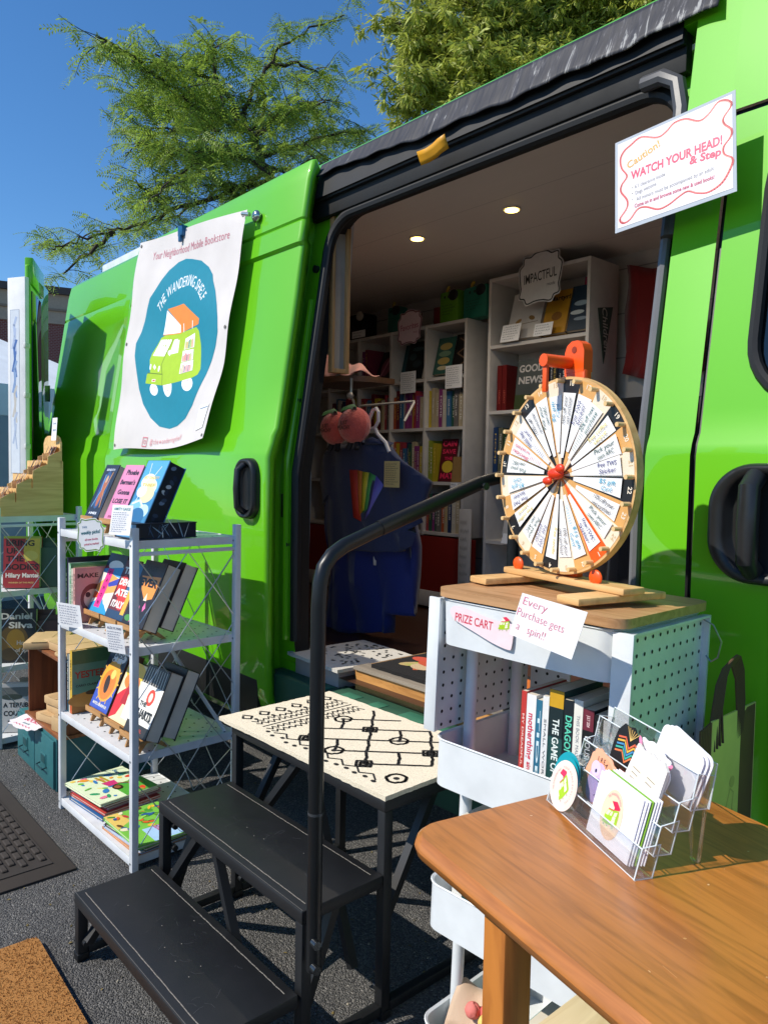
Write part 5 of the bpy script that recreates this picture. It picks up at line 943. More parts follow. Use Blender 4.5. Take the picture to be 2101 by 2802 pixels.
# ------------------------------------------------------------ prize cart
CARTW = mat('#dfe3e4', .3, 'plain'); HOLE = mat('#1b1d1e', .8)
Mc = Matrix.Translation((-1.0243, 1.0233, .17)) @ Matrix.Rotation(rad(.9), 4, 'Y') @ Matrix.Rotation(rad(-1.1), 4, 'X') @ Matrix.Rotation(rad(3.6), 4, 'Z') @ Matrix.Translation((0, 0, -.17))
cart = thing('rolling_cart', 'white three-tier rolling cart with pegboard sides and a wooden top', 'cart', Mc); w, d = .3745, .338
def tray(z, lip, name='tray', floor=True, x0=0, x1=w, y0=0, y1=d, taper=0.0):
    b = MB(); P = rr(x0, x1, y0, y1, .035, 6); n = len(P); Pi = rr(x0+.004, x1-.004, y0+.004, y1-.004, .031, 6); cx, cy = (x0+x1)/2, (y0+y1)/2
    tp = lambda q, k: [(cx+(x-cx)*(1-k), cy+(y-cy)*(1-k)) for x, y in q]
    L = [(tp(P, taper), z-lip), (P, z-.004), (rr(x0-.003, x1+.003, y0-.003, y1+.003, .038, 6), z-.001), (rr(x0-.001, x1+.001, y0-.001, y1+.001, .036, 6), z+.001), (Pi, z-.002), (tp(Pi, taper), z-lip+.004)]
    vs = [(x, y, zz) for q, zz in L for x, y in q]; b.add(vs, [(j*n+i, j*n+(i+1) % n, (j+1)*n+(i+1) % n, (j+1)*n+i) for j in range(len(L)-1) for i in range(n)], CARTW, None, True)
    q = vs[-n:]; b.add(q, [tuple(range(n))], CARTW); b.add([(x, y, z-lip) for x, y, _ in vs[:n]], [tuple(reversed(range(n)))], CARTW)
    return b.build(name, cart)
for z in (.170, .456, .742): tray(z, .092)
tray(1.014, .088, 'top_tray', taper=.02)
b = MB(); b.prism(rr(-.006, w+.012, -.006, d+.004, .03, 6), 1.018, 1.034, mat('#b98d62', .45, 'wood', axis=0, col2='#9c7147', scale=1.3)); b.build('wooden_top', cart)
for x in (.022, w-.022):
    for y in (.09, d-.09):
        b = MB(); b.cyl((x, y, .08), (x, y, 1.0), .0125, CARTW, 14)
        for z in (.17, .456, .742): b.cyl((x, y, z-.105), (x, y, z-.092), .016, CARTW, 14)
        b.build('post', cart)
        b = MB(); b.cyl((x-.008, y, .028), (x+.008, y, .028), .027, mat('#1d1e20', .6), 18); b.box((x-.012, y-.008, .035), (x+.012, y+.012, .085), mat('#b9bec1', .35, 'plain', .6), .003); b.build('caster', cart)
def peg(x, s):
    b = MB(); b.box((x, .012, .748), (x+.003, d-.015, 1.010), CARTW); xo = x-.012 if s < 0 else x+.003
    b.box((x-.022 if s < 0 else x-.014, .004, .748), (x+.006 if s < 0 else x+.022, .012, 1.012), CARTW, .001); b.box((xo, d-.018, .748), (xo+.012, d-.012, 1.01), CARTW); b.box((xo, .012, 1.006), (xo+.012, d-.015, 1.010), CARTW)
    for sx, O, U in ((x+.003, (x+.003, 0, 0), (0, 1, 0)), (x, (x, 0, 0), (0, -1, 0))):
        A = Art(b, O, U, (0, 0, 1), None, .0005, 0)
        for i in range(11):
            for j in range(10): A.ell((.028+i*.028)*(1 if U[1] > 0 else -1), .758+j*.0262, .0036, .0036, HOLE, 9)
    return b.build('side_panel', cart)
peg(-.004, -1); peg(w+.004, 1)
b = MB(); b.box((.0, d-.004, .755), (.10, d-.001, 1.0), CARTW); A = Art(b, (0, d-.004, 0), (1, 0, 0), (0, 0, 1), None, .0005, 0)
for i in range(3):
    for j in range(9): A.ell(.015+i*.028, .768+j*.0262, .0036, .0036, HOLE, 9)
b.build('back_panel', cart)
b = MB(); b.tube([(w+.005, .30, 1.008), (w+.03, .31, .995), (w+.045, .315, .965), (w+.04, .315, .935), (w+.028, .315, .925), (w+.018, .315, .935)], .0016, mat('#9aa0a3', .3, 'plain', .9), 6); tag_hook = b.build('wire_hook', cart)
# stickers and signs on the cart
b = MB(); Mq = Mc @ frame((.035, -.0036, .968)) ; out = [(0, .035), (.02, .043), (.06, .037), (.10, .030), (.135, .030), (.145, .022), (.143, -.012), (.135, -.018), (.10, -.012), (.06, 0), (.02, .012), (.005, .02)]
A = Art(b, (0, 0, 0), (1, 0, 0), (0, 0, 1), Mq, .0003, .00004); A.poly(smooth([(x, y-.005) for x, y in out], 4)[::-1], '#efd9dc'); A.text('PRIZE CART', .056, .014, .022, '#cf4257', rad(-2.5), .02, 0, 1, .088)
F2 = lambda x, y: (.112+(x-180)*.000052, .012-(y-1600)*.000036); logo_van(A, F2, False, ('#a9cc1f', '#e03558', '#f3ead2')); tag(b.build('prize_cart_sticker'), 'pale pink PRIZE CART sticker on the front of the white cart', 'sticker')
es = [Vector((-.772, .992, 1.058)), Vector((-.642, .985, 1.046)), Vector((-.668, .985, .968)), Vector((-.797, .992, .985))]
U = (es[1]-es[0]); V = (es[0]-es[3]); Un = U.normalized(); Vn = (V-Un*V.dot(Un)).normalized(); Nn = Un.cross(Vn); Me = Matrix(((Un.x, Vn.x, Nn.x, es[3].x), (Un.y, Vn.y, Nn.y, es[3].y), (Un.z, Vn.z, Nn.z, es[3].z), (0, 0, 0, 1)))
Pq = [Me.inverted() @ p for p in (es[3], es[2], es[1], es[0])]; b = MB(); b.prism([(p.x, p.y) for p in Pq], -.0006, 0, mat('#efeded', .6, 'print'), Me); A = Art(b, (0, 0, 0), (1, 0, 0), (0, 1, 0), Me, .0005, .00004)
for s, u, v, wd in (('Every', .046, .062, .052), ('Purchase gets', .060, .040, .098), ('a   spin!!', .044, .017, .062)): A.text(s, u, v, .020, '#d8708c', rad(-3), -.012, .18, 1, wd)
tag(b.build('handwritten_sign'), 'white paper reading Every Purchase gets a spin, taped to the cart top', 'sign')
# books in the cart
gb = 'books standing in the white cart'
def cb(lb, x, h, t, c, sp=None, y=.055, z=.656, wd=.135, page=PG, soft=True): book(lb, wd, h, t, Mc @ frame((x+t, y, z), rad(90)), c, page, None, sp, group=gb, soft=soft)
x = .166
for lb, h, t, c, sp in (('thin red book, leftmost in the upper tray of the cart', .205, .011, '#c23a34', spine_text('MY DREADFUL BODY', '#f0c0b4', .55, .45, .02, .7)), ('white motherthing book with red lettering in the upper tray of the cart', .202, .020, '#ecebea', spine_text([('motherthing', '#d2244a', .62, .8, .42), ('ainslie hogarth', '#d2244a', .2, .6, .36)], 0, bands=((0, .0001, '#ffffff'),))), ('blue green book between two white ones in the cart', .196, .012, '#2d6f8c', spine_text('TIDES', '#cfe4ea', .6)), ('thin white book in the upper tray of the cart', .206, .013, '#e6e6e4', spine_text('SMALL WORLD', '#6a6d70', .5, .5, 0, .6)), ('dark green THE GAME OF OATHS book with a yellow top band in the cart', .222, .029, '#1f4a48', spine_text([('THE GAME OF OATHS', '#e4ece6', .42, .62, .7)], 0, bands=((.86, 1, '#c99a22'), (.62, .86, '#18292c')))), ('dark book with DRAGON in mint letters in the cart', .210, .019, '#1a2126', spine_text([('DRAGON', '#5fd0b0', .7, .9, .34), ('COMPLAINTS', '#5fd0b0', .38, .6, .3), ('JOHN WISWELL', '#e2d432', .14, .6, .24)], 0, bands=((0, .24, '#5a1f2e'),))), ('cream book with a plain pale spine in the upper tray of the cart', .215, .017, '#e9e6dc', spine_text('THIS BOOK MADE ME THINK OF YOU', '#8b8f94', .5, .5, 0, .75)), ('black book with a maroon top band in the upper tray of the cart', .203, .021, '#17171a', spine_text([('JULY 2024', '#e8c8c8', .9, .38, .1), ('HOUSING', '#f2f2f2', .62, .66, .3), ('META', '#8ed05a', .3, .75, .24)], 0, bands=((.82, 1, '#6d2a38'),))), ('plain black book near the right end of the upper tray of the cart', .198, .016, '#141416', spine_text('SHRED', '#d8d8d8', .5, .85, .02, .2)), ('white book with black lettering, rightmost in the upper tray of the cart', .192, .014, '#e0e0de', spine_text('BAD', '#202020', .7, .25, .03, .2))):
    cb(lb, x, h, t, c, sp); x += t+.0008
cb('white book with a dark figure nine in the middle tray of the cart', .045, .215, .024, '#e8e8e4', spine_text([('No 9', '#1c1c1c', .5, .7, .12)], 0), .03, .37); cb('dark teal book beside the white one in the middle tray of the cart', .0705, .218, .020, '#1f4f50', spine_text('NIGHT', '#d8e0dc', .6, .6, .02, .3), .03, .37); cb('bright teal book in the middle tray of the cart', .092, .150, .024, '#2fa593', spine_text('A', '#f0f0ec', .6, .3), .03, .37)
for j, (c, n_) in enumerate((('#1f8f86', 'teal'), ('#4aa0d8', 'light blue'), ('#d99a7c', 'peach'))): cb(n_+' book in the bottom tray of the cart', .20+j*.026, .15, .024, c, spine_text('STORIES', '#f2ead8', .6), .04, .084)
b = MB(); Mb_ = Mc @ frame((.03, .03, .09)); b.grid(16, 12, lambda u, v: (u*.15, .01+.10*v+.01*math.sin(u*6), .05+.075*math.sin(v*2.4)+.012*math.sin(u*9+v*4)), mat('#c9ad92', .85, 'cloth'), Mb_); 
for u, v, c in ((.05, .07, '#e07a70'), (.09, .06, '#e8c46a'), (.075, .085, '#d8605a')): b.ball((u, v-.03, .105), .016, mat(c, .8), Mb_, 10, 8)
tag(b.build('cloth_bag', None, False, .002), 'beige cloth bag with pink and yellow patches in the bottom tray of the cart', 'bag')
# paper bags hanging on the cart hook
KB = mat('#e2d27a', .75)  # kraft colour brightened and yellowed for green light bounced off the van
for i in range(8):
    Mk = frame((-.628+.0035*(7-i)-.005+.0045*i, 1.295+.004*i, .535-.002*(8-i)), rad(-2+.4*i)); bg_ = thing('paper_bag', 'front kraft shopping bag with a faint printed figure hanging beside the cart' if i == 7 else 'kraft shopping bag in the bundle hanging beside the cart, behind the front one', 'paper bag', Mk, 'kraft paper bags hanging beside the cart')
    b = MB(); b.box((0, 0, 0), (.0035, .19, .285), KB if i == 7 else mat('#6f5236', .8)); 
    if i == 7:
        A = Art(b, (.0035, 0, 0), (0, 1, 0), (0, 0, 1), None, .0004, .0001); A.line([(.06, .06), (.075, .08), (.07, .11), (.085, .14), (.10, .13), (.095, .10), (.11, .085), (.10, .06)], .003, mat('#c9b86a', .8)); A.ell(.092, .152, .011, .011, mat('#c9b86a', .8))
    b.build('bag_body', bg_); b = MB(); b.tube([(.002+.006*(i % 2), .035, .24), (.003, .036, .30), (.004, .048, .36), (.005, .068, .388), (.006, .085, .393), (.005, .102, .388), (.004, .122, .36), (.003, .134, .30), (.002, .135, .24)], .0024, mat('#5f4630', .85), 6); b.build('handle', bg_)

# ------------------------------------------------------------ prize wheel
OR = mat('#f2560a', .4); TAN = '#d9a35e'; CRM = '#ead9bf'; PLY = mat('#d6ac72', .55, 'wood', axis=0, col2='#c1935a')
Mh = frame((-.850, 1.205, 1.0345), rad(-13)); wh = thing('prize_spinner', 'wooden prize wheel with black and tan segments and handwritten paper prizes', 'prize spinner', Mh)
for x in (-.155, .105):
    b = MB(); b.box((x, -.10, 0), (x+.055, .11, .013), PLY, .003); b.build('foot_board', wh)
b = MB(); b.box((-.165, -.008, .0135), (.170, .045, .026), PLY, .003); b.build('base_board', wh)
b = MB(); b.box((-.03, .016, .0262), (.03, .032, .10), OR, .003); b.box((-.028, .020, .08), (.028, .040, .42), OR, .004); b.prism([(-.026, .415), (.026, .415), (.026, .455), (.02, .468), (.008, .475), (-.008, .475), (-.02, .468), (-.026, .455)], .020, .042, OR, Matrix(((1, 0, 0, 0), (0, 0, 1, 0), (0, 1, 0, 0), (0, 0, 0, 1)))); b.cyl((0, .0195, .458), (0, .0191, .458), .0065, mat('#8e2c02', .6), 14); b.build('bracket', wh)
b = MB(); b.cyl((-.012, .03, .435), (-.012, -.045, .435), .012, OR, 18); b.box((-.019, -.042, .375), (-.006, -.034, .432), OR, .004); b.build('pointer', wh)
for x in (-.125, .095): b = MB(); b.ball((x, .0, .036), .016, OR, None, 14, 8, 1, .35, .9); b.cyl((x, .002, .026), (x, .002, .034), .008, OR, 12); b.build('wing_screw', wh)
R = .187; zc = .218; b = MB(); N_ = 72
ringp = [(R*math.cos(2*math.pi*i/N_), R*math.sin(2*math.pi*i/N_)) for i in range(N_)]; Mz = Matrix(((1, 0, 0, 0), (0, 0, 1, 0), (0, 1, 0, zc), (0, 0, 0, 1)))
b.prism(ringp, -.004, .012, PLY, Mz); A = Art(b, (0, -.004, zc), (1, 0, 0), (0, 0, 1), None, .0004, 0)
seg = lambda k: rad(-7.5-(k-22)*15)
for k in range(1, 25):
    a = seg(k); c = '#ef5a10' if k == 1 else ('#1d1c1d', TAN, CRM)[(k-1) % 3]; hw = rad(7.5)
    A.poly([(.006*math.cos(a), .006*math.sin(a))]+[((R-.005)*math.cos(a-hw+2*hw*i/6), (R-.005)*math.sin(a-hw+2*hw*i/6)) for i in range(7)], c)
A.h = .0008
for k in range(1, 25): a = seg(k); A.text(str(k), (R-.013)*math.cos(a), (R-.013)*math.sin(a), .013, '#f3e6cf' if (k-1) % 3 < 2 else '#d3b98f', a-math.pi/2, .015)
disc = b.build('wheel_disc', wh)
TX = {16: ('10% off your', 'next purchase!', '#3a3d44'), 17: ('free TWS', 'Sticker', '#30357e'), 18: ('20% off next', 'purchase', '#2d6b66'), 19: ('free coffee', 'sleeve', '#d9c24a'), 20: ('Pick your', 'own ARC', '#38615a'), 21: ('free TWS', 'Sticker', '#30357e'), 22: ('$5 gift', 'Card', '#2d9fc0'), 23: ('10% off your', 'next purchase!', '#3f4046'), 24: ('Pick your', 'own ARC', '#38615a'), 1: ('free TWS', 'Sticker', '#30357e'), 2: ('$15 gift', 'Card', '#2d9fc0'), 3: ('10% off your', 'next purchase!', '#3f4046'), 4: ('free candle', '', '#d9c24a'), 5: ('free TWS', 'sticker', '#30357e'), 6: ('Pick your', 'own ARC', '#38615a'), 7: ('free coffee', 'sleeve', '#d9c24a'), 8: ('Free TWS', 'Sticker', '#30357e'), 9: ('$5 gift', 'Card', '#2d9fc0'), 10: ('Pick your', 'own ARC', '#38615a'), 11: ('Blind date', 'w/ used book!', '#d8456a'), 12: ('FREE Big', 'Tote!', '#30357e'), 13: ('10% off', 'your next purchase', '#3a3d44'), 14: ('Pick your', 'own ARC', '#38615a'), 15: ('$5 gift', 'Card', '#2d9fc0')}
rg = random.Random(12)
for k in range(1, 25):
    a = seg(k)+rad(rg.uniform(-1.2, 1.2)); ca, sa = math.cos(a), math.sin(a); b = MB(); r0, r1 = rg.uniform(.034, .05), .157+rg.uniform(-.004, .004); w0, w1 = .0035, .0175+rg.uniform(-.0015, .001)
    q = lambda u, v: (u*ca-v*sa, u*sa+v*ca); y_ = -.0052-.0004*(k % 2)
    for t0, t1 in ((0, 1),):
        P = [q(r0, -w0), q(r1, -w1), q(r1, w1), q(r0, w0)]; lf = rg.uniform(.0, .004); ys = [y_-.002, y_-lf*.4, y_-lf, y_-.002]
        b.add([(x, y, zc+z) for (x, z), y in zip(P, ys)], [(0, 1, 2, 3)], mat('#efedea', .6, 'print'))
    A = Art(b, (0, y_-.0035, zc), (1, 0, 0), (0, 0, 1), None, .0004, .0001); t1, t2, c = TX[k]
    for s, v, wd in ((t1, .0062, .052), (t2, -.0058, .050)):
        if s: x, y = q(.124, v); A.text(s, x, y, .0115, c, a, 0, .15, 1, min(wd, .0052*len(s)+.004))
    if k in (2, 18, 12, 11):
        for i in range(8): u = .06+i*.005; A.line([q(u, -.004), q(u+.001, .004)], .0007, c)
    b.build('paper_wedge', disc)
for k in range(1, 25):
    a = seg(k)+rad(7.5); x, z = (R-.008)*math.cos(a), (R-.008)*math.sin(a); b = MB(); b.cyl((x, -.003, zc+z), (x, -.022, zc+z), .0042, mat('#e3bf85', .5), 10); b.build('peg', disc)
b = MB(); b.ball((-.004, -.014, zc+.004), .014, mat('#e23a10', .35), frame((0, 0, 0)), 16, 10, 1.5, .7, .8); b.ball((-.022, -.018, zc-.010), .010, mat('#e23a10', .35), None, 14, 8, 1.3, .6, .8); b.ball((.012, -.018, zc+.014), .010, mat('#e23a10', .35), None, 14, 8, 1.2, .6, .9); b.build('hub_knob', disc)

# ------------------------------------------------------------ wooden table, acrylic holder
TW = mat('#b26d2d', .34, 'wood', axis=0, col2='#945820', coat=.4, scale=2.0); TW2 = mat('#b3702f', .4, 'wood', axis=2, col2='#915320')
Mt = frame((-.644, .624, 0), rad(-12.5)); tb_ = thing('wooden_table', 'orange-brown varnished wooden table in the foreground, holding the acrylic sticker rack', 'table', Mt)
b = MB(); L = [(0, .792), (-.006, .797), (-.009, .806), (-.006, .815), (.0, .82)]; P0 = rr(0, 1.35, 0, .40, .035, 6); n = len(P0); cx, cy = .675, .2
vs = []
for o_, z in L:
    for x, y in rr(o_, 1.35-o_, o_, .40-o_, .035-o_, 6): vs.append((x, y, z))
b.add(vs, [(j*n+i, j*n+(i+1) % n, (j+1)*n+(i+1) % n, (j+1)*n+i) for j in range(len(L)-1) for i in range(n)], TW, None, True); b.add(vs[-n:], [tuple(range(n))], TW); b.add(vs[:n], [tuple(reversed(range(n)))], TW)
rg = random.Random(3); A = Art(b, (0, 0, .82), (1, 0, 0), (0, 1, 0), None, .0003, .00001)
for i in range(26): A.ell(rg.uniform(.02, 1.0), rg.uniform(.02, .38), rg.uniform(.0008, .0022), rg.uniform(.0006, .0014), mat(rg.choice(['#d9b78c', '#c99a66', '#e2c9a8']), .6), 7, rg.uniform(0, 3))
for i in range(12): x, y = rg.uniform(.02, .9), rg.uniform(.02, .36); a = rg.uniform(-.3, .3); l = rg.uniform(.004, .02); A.line([(x, y), (x+l*math.cos(a), y+l*math.sin(a))], .0007, mat('#c98f58', .5))
b.build('table_top', tb_)
for x, y in ((.102, .035), (1.21, .035), (.102, .32), (1.21, .32)): b = MB(); b.box((x, y, 0), (x+.039, y+.039, .79), TW2, .003); b.build('leg', tb_)
ACR = mat('#f4f8f8', .03, 'acrylic'); Mo = frame((-.587, .818, .8205), rad(-27)); ho = thing('acrylic_holder', 'clear acrylic stepped holder of stickers and cards on the wooden table', 'sticker holder', Mo); hw_ = .205
tiers = [(.0, .0, .034), (.022, .024, .032), (.044, .048, .032), (.066, .070, .040)]
tk = .0022
for i, (y, z, hgt) in enumerate(tiers):
    b = MB(); Ms_ = frame((0, y, z), 0, rad(-14)); b.box((0, 0, 0), (hw_, tk, hgt), ACR, .0005, Ms_); b.tube([(0, tk/2, hgt), (hw_, tk/2, hgt)], .0010, mat('#dfe6e8', .15, 'plain'), 5, Ms_); b.tube([(0, tk/2, 0), (hw_, tk/2, 0)], .0008, mat('#dfe6e8', .15, 'plain'), 5, Ms_); b.build('tier_front', ho)  # pale tubes paint in the bright glint along clear acrylic edges
    b = MB(); b.box((0, y+.001, z), (hw_, y+.022, z+tk), ACR, .0005); b.build('tier_floor', ho)
    for x in (0, hw_-tk): b = MB(); b.prism([(y, z), (y+.022, z), (y+.031, z+.036), (y+.009, z+hgt)], x, x+tk, ACR, Mp); eg = mat('#dfe6e8', .15, 'plain'); b.tube([(x+tk/2, y, z), (x+tk/2, y+.022, z), (x+tk/2, y+.031, z+.036), (x+tk/2, y+.009, z+hgt), (x+tk/2, y, z)], .0009, eg, 5); b.build('tier_side', ho)  # side outlines carry the same painted edge glint
b = MB(); Ms_ = frame((0, .088, .070), 0, rad(-10)); b.box((0, 0, 0), (hw_, tk, .050), ACR, .0005, Ms_); b.tube([(0, tk/2, 0), (0, tk/2, .05), (hw_, tk/2, .05), (hw_, tk/2, 0)], .0010, mat('#dfe6e8', .15, 'plain'), 5, Ms_); b.build('back_panel', ho)
for x in (.004, hw_-.03): b = MB(); b.tube([(x, .088, .073), (x+.006, .088, .004), (x+.012, .088, .001), (x+.018, .088, .004), (x+.026, .088, .073)], .0022, ACR, 6); b.build('back_leg', ho)
def flatcard(lb, x, y, z, out, tilt, t=.0007, col='#f1efec', art=None, rz=0, roll=0, name='sticker', cat='sticker', group=None, back=None):
    M = Mo @ frame((x, y, z), rad(rz), rad(-tilt)) @ Matrix.Rotation(rad(roll), 4, 'Y'); Mv = M @ Matrix(((1, 0, 0, 0), (0, 0, -1, 0), (0, 1, 0, 0), (0, 0, 0, 1))); b = MB(); b.prism(out, -t, 0, mat(col, .4, 'print'), Mv, mat(back, .4) if back else None)
    if art: art(Art(b, (0, 0, 0), (1, 0, 0), (0, 1, 0), Mv, .0004, .00004))
    return tag(b.build(name), lb, cat, group)
circ = lambda r, n=40: [(r*math.cos(2*math.pi*i/n), r*math.sin(2*math.pi*i/n)) for i in range(n)]
def round_logo(A, s=1.):
    A.ell(0, 0, .029*s, .029*s, '#f3dccb', 40); F = lambda x, y: ((x-420)*.000058*s*(.9), -(y-1350)*.000052*s); F_ = lambda x, y: (lambda u, v: (u*math.cos(.7)-v*math.sin(.7), u*math.sin(.7)+v*math.cos(.7)))(*F(x, y)); logo_van(A, F_, False, ('#a4cc28', '#e0355e', '#f5ead8'))
    A.arc('YOUR MOBILE BOOKSTORE', [(.023*s*math.cos(t), .023*s*math.sin(t)) for t in (2.0, 1.5, 1.0, .5, 0, -.5, -.9)], .0042*s, '#e58a9a', 0, .8); A.arc('THE WANDERING SHELF', [(-.022*s*math.cos(t), .022*s*math.sin(t)) for t in (-.6, -.2, .2, .6, .9)], .004*s, '#e58a9a', 0, .8)
for i in range(3): flatcard(('front cream round sticker with the green van in the acrylic holder', 'teal round sticker tucked just behind the front round one', 'teal round sticker at the back of the round stickers')[i], .035-.006*i, .005+.005*i, .0335+.003*i, circ(.0315), 16, .0007, '#0f98a6' if i else '#f0ddd0', round_logo if i == 0 else None, group='round stickers in the acrylic holder')
rect = lambda w, h: [(-w/2, 0), (w/2, 0), (w/2, h), (-w/2, h)]
def cardlogo(A):
    A.ell(-.004, .036, .021, .029, '#f2cfb2', 36); F = lambda x, y: (-.004+(x-420)*.00006, .036-(y-1350)*.000045); logo_van(A, F, False, ('#9fc62a', '#d8254f', '#e9efc0')); A.arc('THE WANDERING SHELF', [(-.004+.016*math.cos(t), .040+.020*math.sin(t)) for t in (2.5, 2.0, 1.5, 1.0, .6)], .004, '#e58a9a', 0, .8)
for i in range(7): flatcard('front white card printed with an oval van logo in the acrylic holder' if i == 0 else 'plain card in the stack behind the van logo card', .138+.0016*i, .005+.0026*i, .004+.0006*i, rect(.088, .074), 15, .0009, '#efeef4' if i not in (3,) else '#7fae3c', cardlogo if i == 0 else None, roll=1.5 if i else 0, name='info_card', cat='card', group='cards stacked in the front of the acrylic holder')
def trash(A):
    A.ell(.004, .028, .025, .030, '#f4a27c', 24); A.ell(-.002, .022, .018, .026, '#cbb4e6', 24); A.ell(-.012, .036, .010, .010, '#d8c6ee', 14)
    for u, v in ((-.010, .034), (.002, .028)): A.ell(u, v, .0022, .0026, '#2b2440', 10)
    A.line([(.004, .008), (.012, .016), (.010, .006)], .001, '#5b4a7a'); A.arc('I READ TRASH', [(-.016, .048), (.002, .053), (.018, .044), (.026, .028), (.026, .010)], .0085, '#2b2230', .01, .8)
flatcard('orange and lilac I READ TRASH sticker in the acrylic holder', .062, .028, .026, [(x, y+.028) for x, y in wobble(.062, .068, 60, .03, 14)], 14, .001, '#f3ad8a', trash, roll=14)
def darkst(A):
    for i, c in enumerate(('#e0684a', '#e8b24a', '#4a8fc0', '#3fae9a', '#e27a4a')):
        A.line([(-.024, .055-i*.0045), (-.010, .060-i*.0045), (0, .050-i*.0045)], .0022, c); A.line([(.024, .055-i*.0045), (.010, .060-i*.0045), (0, .050-i*.0045)], .0022, c)
    for i in range(6): A.line([(0, .060), (-.012+.005*i, .074)], .0008, '#e8c070')
    A.text('JOY', .008, .018, .012, '#e8603a', 0, .03); A.text('JOY', .009, .0185, .008, '#f2c050', 0, .02)
flatcard('black sticker with a rainbow open book at the back of the acrylic holder', .086, .050, .050, [(-.030, 0), (.030, 0), (.032, .05), (.028, .066), (.018, .074), (.008, .072), (0, .078), (-.010, .074), (-.020, .074), (-.030, .062), (-.032, .045)], 12, .001, '#1d1c1f', darkst, roll=8)
def bm_art(A):
    A.rect(-.013, .004, .013, .074, '#efe4d0'); A.poly([(-.013, .004), (.013, .004), (.013, .020), (-.013, .03)], '#f0c25a'); A.poly([(-.013, .02), (.013, .010), (.013, .026), (-.013, .036)], '#ee9a6a'); A.poly([(-.013, .004), (-.004, .004), (.013, .012), (.013, .004)], '#8ad08a')
    for i in range(6): A.line([(-.009, .068-i*.006), (.006-.003*(i % 3), .068-i*.006)], .0012, '#8d8378')
for i in range(2): flatcard(('left', 'right')[i]+' cream bookmark with a rainbow foot in the acrylic holder', .124+.032*i, .029-.003*i, .024, [(-.018, 0), (.018, 0), (.020, .045), (.017, .090), (.007, .096), (-.005, .092), (-.016, .095), (-.020, .045)], 15, .0035, '#efe9df', bm_art, roll=9, name='bookmark', cat='bookmark', group='rainbow bookmarks in the acrylic holder')
def pinkst(A):
    A.ell(0, .035, .028, .018, '#f3c4d4', 20)
    for s in (-1, 1):
        for i in range(4): A.ell(s*(.018+.004*i), .044+.006*i, .0028, .007, '#f08ab0', 10, -s*.7)
    for s in (-1, 1): A.ell(s*.011, .036, .0018, .0022, '#40303a', 8)
flatcard('white sticker with a pink frilled creature in the acrylic holder', .132, .050, .050, [(x, y+.036) for x, y in wobble(.070, .072, 60, .05, 9)], 12, .001, '#f3eff2', pinkst, roll=10)
for i in range(3): flatcard(('front', 'middle', 'rear')[i]+' blank white rounded card at the back right of the acrylic holder', .153+.003*i, .0715+.0035*i, .073, [(x, y+.032) for x, y in rr(-.040, .040, -.032, .032, .01, 4)], 12, .001, '#ebe8ee', None, roll=12, name='blank_card', cat='card', group='blank cards at the back of the acrylic holder')
# pale slatted crate by the table leg
Mpn = frame((-.60, .668, 0), rad(0)); pc = thing('pine_crate', 'pale pine slatted crate on the ground beside the table leg', 'crate', Mpn); PN = mat('#d9c49c', .6, 'wood', axis=1, col2='#c7ad80')
for i in range(3): b = MB(); b.box((.002+i*.112, -.004, .486), (.108+i*.112, .262, .50), PN, .002); b.build('top_slat', pc)
for x, y in ((.005, .0), (.305, .0), (.005, .235), (.305, .235)): b = MB(); b.box((x, y, 0), (x+.025, y+.025, .485), PN, .002); b.build('corner_post', pc)
for z in (.02, .14, .26, .38):
    for y in (-.010, .2602): b = MB(); b.box((.0, y, z), (.335, y+.0095, z+.085), PN, .001); b.build('side_slat', pc)
# ------------------------------------------------------------ inside the van: shelving and stock
SHW = mat('#d3cdc6', .5)
cs_ = thing('cube_bookcase', 'long white cube bookcase along the far wall inside the van', 'bookcase', (-3.27, 2.9, .555))
cols_ = [-3.97, -3.69, -3.41, -3.13, -2.857, -2.573]; rows_ = [.945, 1.207, 1.49, 1.749, 2.024]; y0, y1 = 2.80, 3.0; t = .016
for x in cols_: b = MB(); b.box((x-t/2, y0, .93), (x+t/2, y1, 2.032), SHW, .001); b.build('upright', cs_, True)
for z in rows_:
    for a, c in zip(cols_, cols_[1:]): b = MB(); b.box((a+t/2, y0+.002, z-t/2), (c-t/2, y1-.002, z+t/2), SHW); b.build('shelf', cs_, True)
b = MB(); b.box((-3.98, y1+.001, .93), (-2.565, y1+.008, 2.03), SHW); b.build('back_panel', cs_, True)
b = MB(); b.box((-3.98, y0+.004, .64), (-2.50, y0+.03, .928), mat('#8a2018', .55)); b.box((-3.98, y0+.0, .555), (-2.50, y0+.03, .639), SHW, .002); b.build('plinth', cs_, True)
ts = thing('tall_bookcase', 'tall white bookcase at the right end of the far wall inside the van', 'bookcase', (-2.14, 2.9, .555))
for x in (-2.42, -1.872): b = MB(); b.box((x-t/2, y0, .555), (x+t/2, 3.02, 2.195), SHW, .001); b.build('upright', ts, True)
for z in (.60, .93, 1.25, 1.555, 1.868, 2.187): b = MB(); b.box((-2.42+t/2, y0+.002, z-t/2), (-1.872-t/2, 3.015, z+t/2), SHW); b.build('shelf', ts, True)
b = MB(); b.box((-2.42, 3.02, .555), (-1.872, 3.028, 2.19), SHW); b.build('back_panel', ts, True)
PAL = [('#6b2430', 'maroon'), ('#22355c', 'navy'), ('#b9a98a', 'tan'), ('#2f5a4a', 'dark green'), ('#16161a', 'black'), ('#c7bfae', 'cream'), ('#8a3a78', 'purple'), ('#b8552c', 'rust'), ('#3f6f96', 'blue'), ('#6f6a66', 'grey'), ('#c9b02f', 'yellow'), ('#a33a44', 'red')]
rg = random.Random(21); ORD = ['first', 'second', 'third', 'fourth', 'fifth', 'sixth', 'seventh', 'eighth', 'ninth', 'tenth', 'eleventh', 'twelfth']
